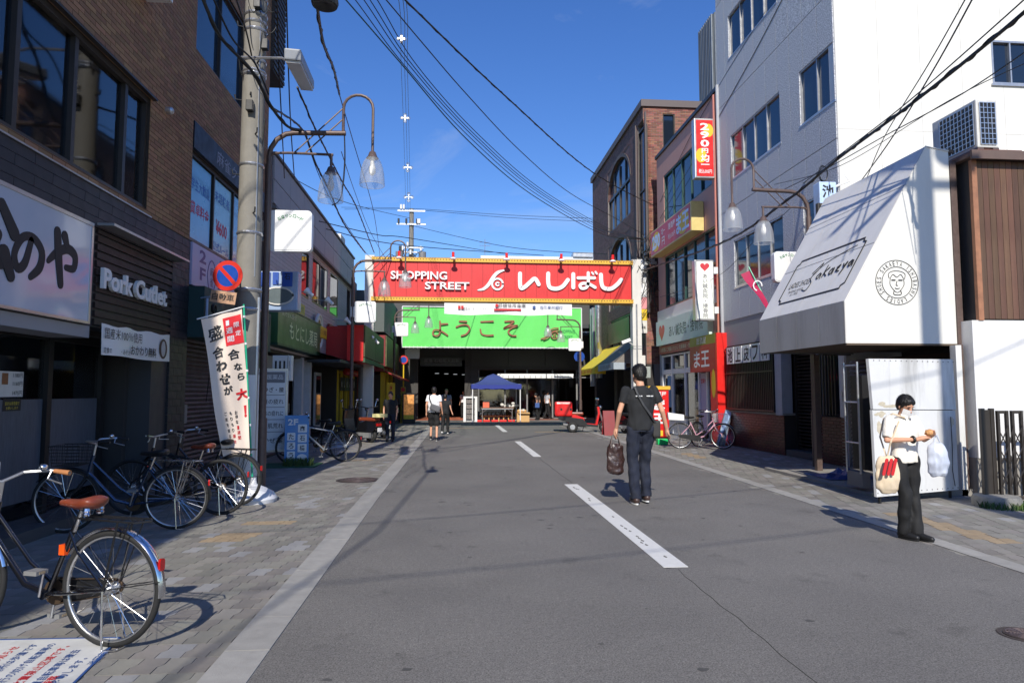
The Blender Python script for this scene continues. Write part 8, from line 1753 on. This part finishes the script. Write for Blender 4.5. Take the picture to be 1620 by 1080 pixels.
        if detail:
            mb = MB(Matrix.Translation((an.x, an.y, z0)) @ Matrix.Rotation(math.atan2(-td.x, td.y), 4, 'Z')); mb.prism([(.041*s*math.cos(a)*(1.0 if math.sin(a) > 0 else .9), .065*s+.13*s*math.sin(a)) for a in [x*.35 for x in range(18)]], 'z', .0005, .018*s); mb.build('sole', MATS['white' if shoe == 'white' or sock else 'black'], so)
    # hair as a shell with an uneven edge
    mb = MB(HM); mb.ball((0, -.022*s, .045*s), .088*s, .100*s, .098*s, 18, 12); mb.ball((0, -.06*s, -.0*s), .075*s, .06*s, .085*s+hairlen)
    mb.ball((0, .038*s, .088*s), .066*s, .042*s, .034*s)
    for e in (-1, 1): mb.ball((e*.07*s, -.02*s, .01*s), .016*s, .045*s, .05*s); mb.ball((e*.034*s, .060*s, .070*s), .030*s, .018*s, .030*s)
    remesh(mb, 'hair', MATS[hair], t, .0065 if vox < .011 else .012, 3, .005*s, 25)
    if vox < .011:
        rs = random.Random(4); mb = MB(HM)
        for i_ in range(900):
            u_, ph = rs.uniform(-.35, 1), rs.uniform(0, 6.283); cr_ = math.sqrt(max(0, 1-u_*u_)); n_ = Vector((cr_*math.cos(ph), cr_*math.sin(ph), u_))
            if n_.y > .35 and u_ < .45: continue
            p_ = Vector((0, -.022*s, .045*s))+Vector((n_.x*.089*s, n_.y*.101*s, n_.z*.099*s)); tg = (Vector((n_.x, n_.y+.35, 0)).normalized()*.6-Vector((0, 0, .25+.9*(1-max(0, u_))))); tg = (tg-n_*tg.dot(n_)).normalized(); sd_ = n_.cross(tg)*.0035*s; L_ = rs.uniform(.022, .045)*s
            mb.add([p_-sd_, p_+sd_, p_+tg*L_+n_*rs.uniform(.001, .010)*s+sd_*rs.uniform(-1.5, 1.5)], [(0, 1, 2)])
        mb.build('hair_strands', MATS[hair], t, kind='stuff')
    if detail:
        for e in (-1, 1):
            mb = MB(HM); mb.ball((e*.03*s, .083*s, .012*s), .012*s, .007*s, .004*s); mb.build('eye', MATS['ink'], t); mb = MB(HM); mb.tube([(e*.015*s, .088*s, .034*s), (e*.045*s, .079*s, .036*s)], .003*s, 5); mb.build('eyebrow', MATS['hair'], t)
        if not mask: mb = MB(HM); mb.tube([(-.02*s, .088*s, -.064*s), (0, .092*s, -.063*s), (.02*s, .088*s, -.064*s)], .0035*s, 5); mb.build('mouth', mat('lip', c(175, 95, 85), .5), t)
    if mask:
        mb = MB(HM); n = 9; vs = []; fs = []
        for i in range(n):
            u = -1+2*i/(n-1)
            for jn in range(5): w_ = jn/4; vs.append((u*.076*s*(1-.22*abs(w_-.5)), (.112-.058*u*u-.010*abs(w_-.4))*s, (-.112+.108*w_)*s))
        for i in range(n-1):
            for jn in range(4): fs.append((i*5+jn, (i+1)*5+jn, (i+1)*5+jn+1, i*5+jn+1))
        mb.add(vs, fs); mb.build('mask', MATS['white'], t, smooth=True)
    put(t, (loc[0], loc[1], .004), rz); return t, k
def worldpt(t, p): return Matrix.Translation(t.location) @ Matrix.Rotation(t.rotation_euler.z, 4, 'Z') @ Vector(p)
mat('tee_black', (.014, .015, .017), .85, var=.2, vs=5); mat('jeans_navy', (.012, .016, .032), .85, var=.35, vs=9, bump=.2, bs=200); mat('trouser_black', (.010, .010, .011), .8, var=.2)
mat('knit_cream', c(238, 232, 220), .85, var=.05, vs=6, bump=.5, bs=90); mat('tee_white', (.78, .78, .80), .8, var=.04); mat('tee_brown', (.10, .07, .06), .8); mat('tee_grey', (.2, .22, .26), .8); mat('shoe_brown', (.06, .035, .03), .4); mat('hair_fair', (.35, .22, .10), .6)
w0 = P(1019, 797, Z=0)
t, k = person('man in black T-shirt and dark jeans walking away with a brown bag', (w0.x-.03, w0.y+.02), R(3), 1.86, 'tee_black', 'jeans_navy', shoe='shoe_brown', vox=.010, wide=1.03, sock=1, untuck=.04,
 J=dict(kL=(-.09, .04, .50), aL=(-.085, -.04, .09), kR=(.08, .10, .50), aR=(.075, .03, .11), eL=(-.27, .0, 1.14), wL=(-.27, .14, .93), handL=(-.15, .2, -1), eR=(.27, -.04, 1.15), wR=(.36, .05, .92), handR=(.25, .3, -.9), face=(-.28, 1, 0), head=(-.01, .02, 1.60)))
Wp = lambda p: worldpt(t, Vector(p)*k)
bg_ = thing('shoulder_bag', 'grey shoulder bag on a dark strap across the walking man in black', 'bag', Wp((.2, .02, .98)))
mb = MB(); pts = [(-.10, -.09, 1.455), (-.07, -.115, 1.36), (.0, -.130, 1.22), (.09, -.128, 1.1), (.17, -.07, 1.0)]; mb.tube([Wp(p) for p in pts], .017, 6); mb.build('strap', MATS['dark_grey'], bg_)
mb = MB(); q = MB(Matrix.Translation(Wp((.19, .03, .93)))); q.bbox(-.05, .06, -.12, .10, -.12, .11, .03); mb.v = q.v; mb.f = q.f; mb.build('pouch', mat('pouch_grey', (.035, .033, .03), .7), bg_)
mb = MB()
for s_, x in (('NEVER MIND', -.06), ('KEEP CALM', .06)): pass
txt(mb, '~ ~~ ~', Matrix.Translation(Wp((-.055, -.128, 1.335))) @ Matrix.Rotation(R(90), 4, 'X'), w=.09, h=.02, off=.03); txt(mb, '~~~ ~~', Matrix.Translation(Wp((.085, -.126, 1.335))) @ Matrix.Rotation(R(90), 4, 'X'), w=.09, h=.02, off=.03); mb.v = [v-t.location for v in mb.v]; mb.v = [Matrix.Rotation(-t.rotation_euler.z, 4, 'Z') @ v for v in mb.v]; mb.build('print', MATS['ink_white'], t)
h_ = Wp((-.285, .155, .86))
bag = thing('shopping_bag', 'glossy dark brown patterned shopping bag held by the walking man', 'bag', (h_.x, h_.y, h_.z-.5))
mb = MB(); 
for i in range(2): mb.tube([(h_.x-.07, h_.y-.04+.08*i, h_.z-.17), (h_.x-.04, h_.y-.01, h_.z-.03), (h_.x, h_.y, h_.z), (h_.x+.04, h_.y+.01, h_.z-.03), (h_.x+.07, h_.y-.04+.08*i, h_.z-.17)], .008, 6)
mb.build('handle', MATS['shoe_brown'], bag)
mb = MB(); q = MB(); q.v = []; 
for i, (z, w_, d_) in enumerate(((-.14, .08, .03), (-.18, .11, .05), (-.36, .125, .06), (-.52, .115, .065), (-.56, .06, .04))):
    for a in range(14): an = 2*math.pi*a/14; q.v.append(Vector((h_.x+w_*math.cos(an)*(1+.06*math.sin(5*an+i)), h_.y+d_*math.sin(an), h_.z+z)))
q.f = [(i*14+a, i*14+(a+1) % 14, (i+1)*14+(a+1) % 14, (i+1)*14+a) for i in range(4) for a in range(14)]+[tuple(range(13, -1, -1)), tuple(range(56, 70))]
remesh(q, 'sack', mat('bag_brown', (.04, .02, .018), .35, var=.6, vs=26, bump=.8, bs=30, coat=.4), None, .012, 1, .012, 14); bg = bpy.data.objects['sack']; bg.parent = bag; bg.location = -Vector(bag.location)
# masked man
m0 = P(1438, 853, Z=0)
t, k = person('man in white mask and cream knit polo looking down at a snack in his hands', (m0.x+.02, m0.y+.05), R(186), 1.475, 'knit_cream', 'trouser_black', shoe='black', vox=.010, wide=1.02, untuck=.05, mask=True, sleeve=.88,
 J=dict(head=(-.01, .04, 1.575), face=(-.10, 1, -.55), neck=(0, .0, 1.47), eR=(.27, .05, 1.17), wR=(.04, .26, 1.19), handR=(-.8, .45, .25), eL=(-.27, .02, 1.17), wL=(-.20, .25, 1.25), handL=(.6, .5, .2), kR=(.09, .10, .50), aR=(.06, .0, .09), kL=(-.08, .03, .50), aL=(-.05, .10, .09), toe=(-.3, 1, 0)))
t['label'] = 'man in white mask and cream knit polo looking down at food in his hands'
Wp = lambda p: worldpt(t, Vector(p)*k)
RM = Matrix.Rotation(t.rotation_euler.z, 4, 'Z')
mb = MB(); q = Wp((-.085, .31, 1.27)); mb.ball(q, .042, .04, .035, 14, 8); remesh(mb, 'snack', mat('snack', c(205, 150, 95), .6, var=.5, vs=60), None, .008, 1, .01, 40); o = bpy.data.objects['snack']; tag(o, 'wrapped snack held up in the masked man\'s hands', 'snack')
mb = MB(RM); mb.ring((.155, .235, 1.2*1), .03, .012, 'x', 18, 6); mb.v = [Vector(t.location)+RM @ (Vector((.075, .238, 1.188))*k)+(v-RM @ Vector((.155, .235, 1.2))) for v in mb.v]; mb.v = [RM.inverted() @ (v-Vector(t.location)) for v in mb.v]; mb.build('watch', MATS['black'], t)
mb = MB()
for e in (-1, 1): q = MB(); q.add([(e*.002, .085, 1.47), (e*.066, .045, 1.485), (e*.078, .082, 1.445), (e*.03, .112, 1.42)], [(0, 1, 2, 3)]); mb.add([p*k for p in q.v], q.f)
mb.build('collar', MATS['knit_cream'], t)
def softbag(name, label, cat, top, w_, h, d_, m, strap=None, sm=None, rz=0):
    o = thing(name, label, cat, (top.x, top.y, top.z-h)); q = MB(); n = 16; pr = ((0, .5, .35), (.08, .72, .6), (.3, .95, .9), (.6, 1.0, 1), (.88, .9, .9), (1, .6, .5))
    for i, (f, a, b) in enumerate(pr):
        for j_ in range(n): an = 2*math.pi*j_/n; p = Vector((w_/2*a*math.cos(an)*(1+.08*math.sin(3*an+i*2)), d_/2*b*math.sin(an), -h*f)); q.v.append(top+Matrix.Rotation(rz, 3, 'Z') @ p)
    q.f = [(i*n+a, i*n+(a+1) % n, (i+1)*n+(a+1) % n, (i+1)*n+a) for i in range(len(pr)-1) for a in range(n)]+[tuple(range(n-1, -1, -1)), tuple(range((len(pr)-1)*n, len(pr)*n))]
    s_ = remesh(q, 'sack', m, o, .010, 1, .012, 12); s_.location = -Vector(o.location)
    if strap:
        mb = MB(); mb.tube(strap, .009, 6); mb.build('strap', sm or m, o)
    return o
tp = Wp((.255, .02, .98)); sh_ = Wp((.17, .0, 1.47))
tb = softbag('tote_bag', 'cream canvas tote bag with red print hanging from the masked man\'s shoulder', 'bag', tp, .24, .38, .09, mat('canvas', c(225, 205, 175), .85, var=.06, bump=.3, bs=200), [Wp((.05, .10, 1.44)), Wp((.15, .02, 1.485)), Wp((.19, -.09, 1.42)), Wp((.24, -.1, 1.2)), tp+Vector((0, 0, -.02)), Wp((.26, .1, 1.15)), Wp((.16, .13, 1.40))], None, R(160))
mb = MB(); q = Wp((.285, .075, .86)); Mf = Matrix.Translation(q+Vector((-.005, -.03, 0))) @ Matrix.Rotation(R(90), 4, 'X')
for x in (-.05, 0, .045): q2 = MB(Mf); q2.ribbon([(x-.02, -.07), (x+.02, .07)], .032, 0, .006+abs(x)*.02, 2); mb.add(q2.v, q2.f)
mb.build('red_print', MATS['ink_red'], tb)
tp = Wp((-.22, .27, 1.15))
glassy('plastic_film', (.80, .84, .92), .30, .3)
pb = softbag('plastic_bag', 'thin white plastic bag hanging from the masked man\'s wrist', 'bag', tp, .20, .34, .13, mat('plastic_white', (.68, .73, .84), .35, var=.06, alpha=.82), [Wp((-.20, .29, 1.24)), tp+Vector((.04, 0, -.02)), tp+Vector((-.04, 0, -.02)), Wp((-.21, .26, 1.24))], None, R(160))
# further people
def at(px, py): return P(px, py, Z=0)
v = at(617, 698); person('person in black T-shirt and wide navy trousers facing the camera on the left pavement', (v.x, v.y), R(176), 1.50, 'tee_black', 'jeans_navy', shoe='black', vox=.016, wide=1.1, J=dict(wR=(.22, .06, .86), wL=(-.22, .06, .86)), hairlen=.02)
v = at(686, 697); t, k = person('man in white T-shirt and black shorts walking away with a grey sling bag', (v.x, v.y), R(-2), 1.66, 'tee_white', 'trouser_black', shoe='black', vox=.016, shorts=True, wide=1.15, sock=1, untuck=.05, J=dict(aL=(-.10, .12, .12), kL=(-.09, .14, .5), aR=(.10, -.08, .09), wR=(.26, .05, .93), head=(0, .02, 1.58)))
Wp = lambda p: worldpt(t, Vector(p)*k)
o = thing('sling_bag', 'grey sling bag resting on the back of the man in the white T-shirt', 'bag', Wp((.05, -.18, 1.0)))
mb = MB(); mb.tube([Wp((-.13, -.02, 1.48)), Wp((-.14, -.12, 1.35)), Wp((-.06, -.14, 1.15)), Wp((.12, -.14, .98)), Wp((.2, .02, .98))], .02, 6); mb.build('strap', MATS['dark_grey'], o)
mb = MB(Matrix.Translation(Wp((.05, -.19, 1.04))) @ Matrix.Rotation(R(20), 4, 'Y')); mb.bbox(-.16, .16, -.06, .06, -.09, .10, .04); mb.build('pouch', mat('pouch2', (.10, .10, .11), .6, var=.3), o)
v = at(704, 687); person('person all in black with white trainers walking beyond the sling bag man', (v.x, v.y), R(-8), 1.42, 'tee_black', 'trouser_black', shoe='white', vox=.018, detail=False, J=dict(aR=(.1, .16, .09), kR=(.09, .16, .5), aL=(-.1, -.18, .14), kL=(-.09, .0, .5), wR=(.3, -.05, .95)))
v = P(706, 640, Y=31); person('fair haired person in a grey top coming toward the camera past the tent', (v.x, 31), R(178), 1.62, 'tee_grey', 'trouser_black', hair='hair_fair', vox=.022, detail=False)
v = P(733, 640, Y=40); person('person in a white top standing in the dark arcade passage', (v.x, 39.8), R(150), 1.6, 'tee_white', 'trouser_black', vox=.025, detail=False)
v = P(852, 650, Y=36.6); t, k = person('man in brown T-shirt leaning forward with a blue bag before the dark shop', (v.x, 36.9), R(60), 1.5, 'tee_brown', 'trouser_black', vox=.02, detail=False, J=dict(head=(0, .16, 1.52), neck=(0, .1, 1.42), chest=(0, .06, 1.28), face=(0, 1, -.5)))
Wp = lambda p: worldpt(t, Vector(p)*k)
mb = MB(Matrix.Translation(Wp((-.22, -.05, .9)))); mb.bbox(-.12, .12, -.07, .07, -.13, .13, .03); mb.build('blue_bag', mat('bagblue', c(60, 90, 150), .7), label='small blue bag at the side of the man in brown', cat='bag')
v = P(866, 650, Y=37.8); person('person in a pale top and black trousers walking into the shop shade', (v.x, 37.8), R(-60), 1.58, 'tee_white', 'trouser_black', vox=.022, detail=False, J=dict(aR=(.1, .2, .09), aL=(-.1, -.2, .12)))
v = P(632, 640, Y=32); person('person in a grey top half hidden behind the yellow column sign', (v.x-.05, 33.9), R(180), 1.6, 'tee_grey', 'trouser_black', vox=.025, detail=False)
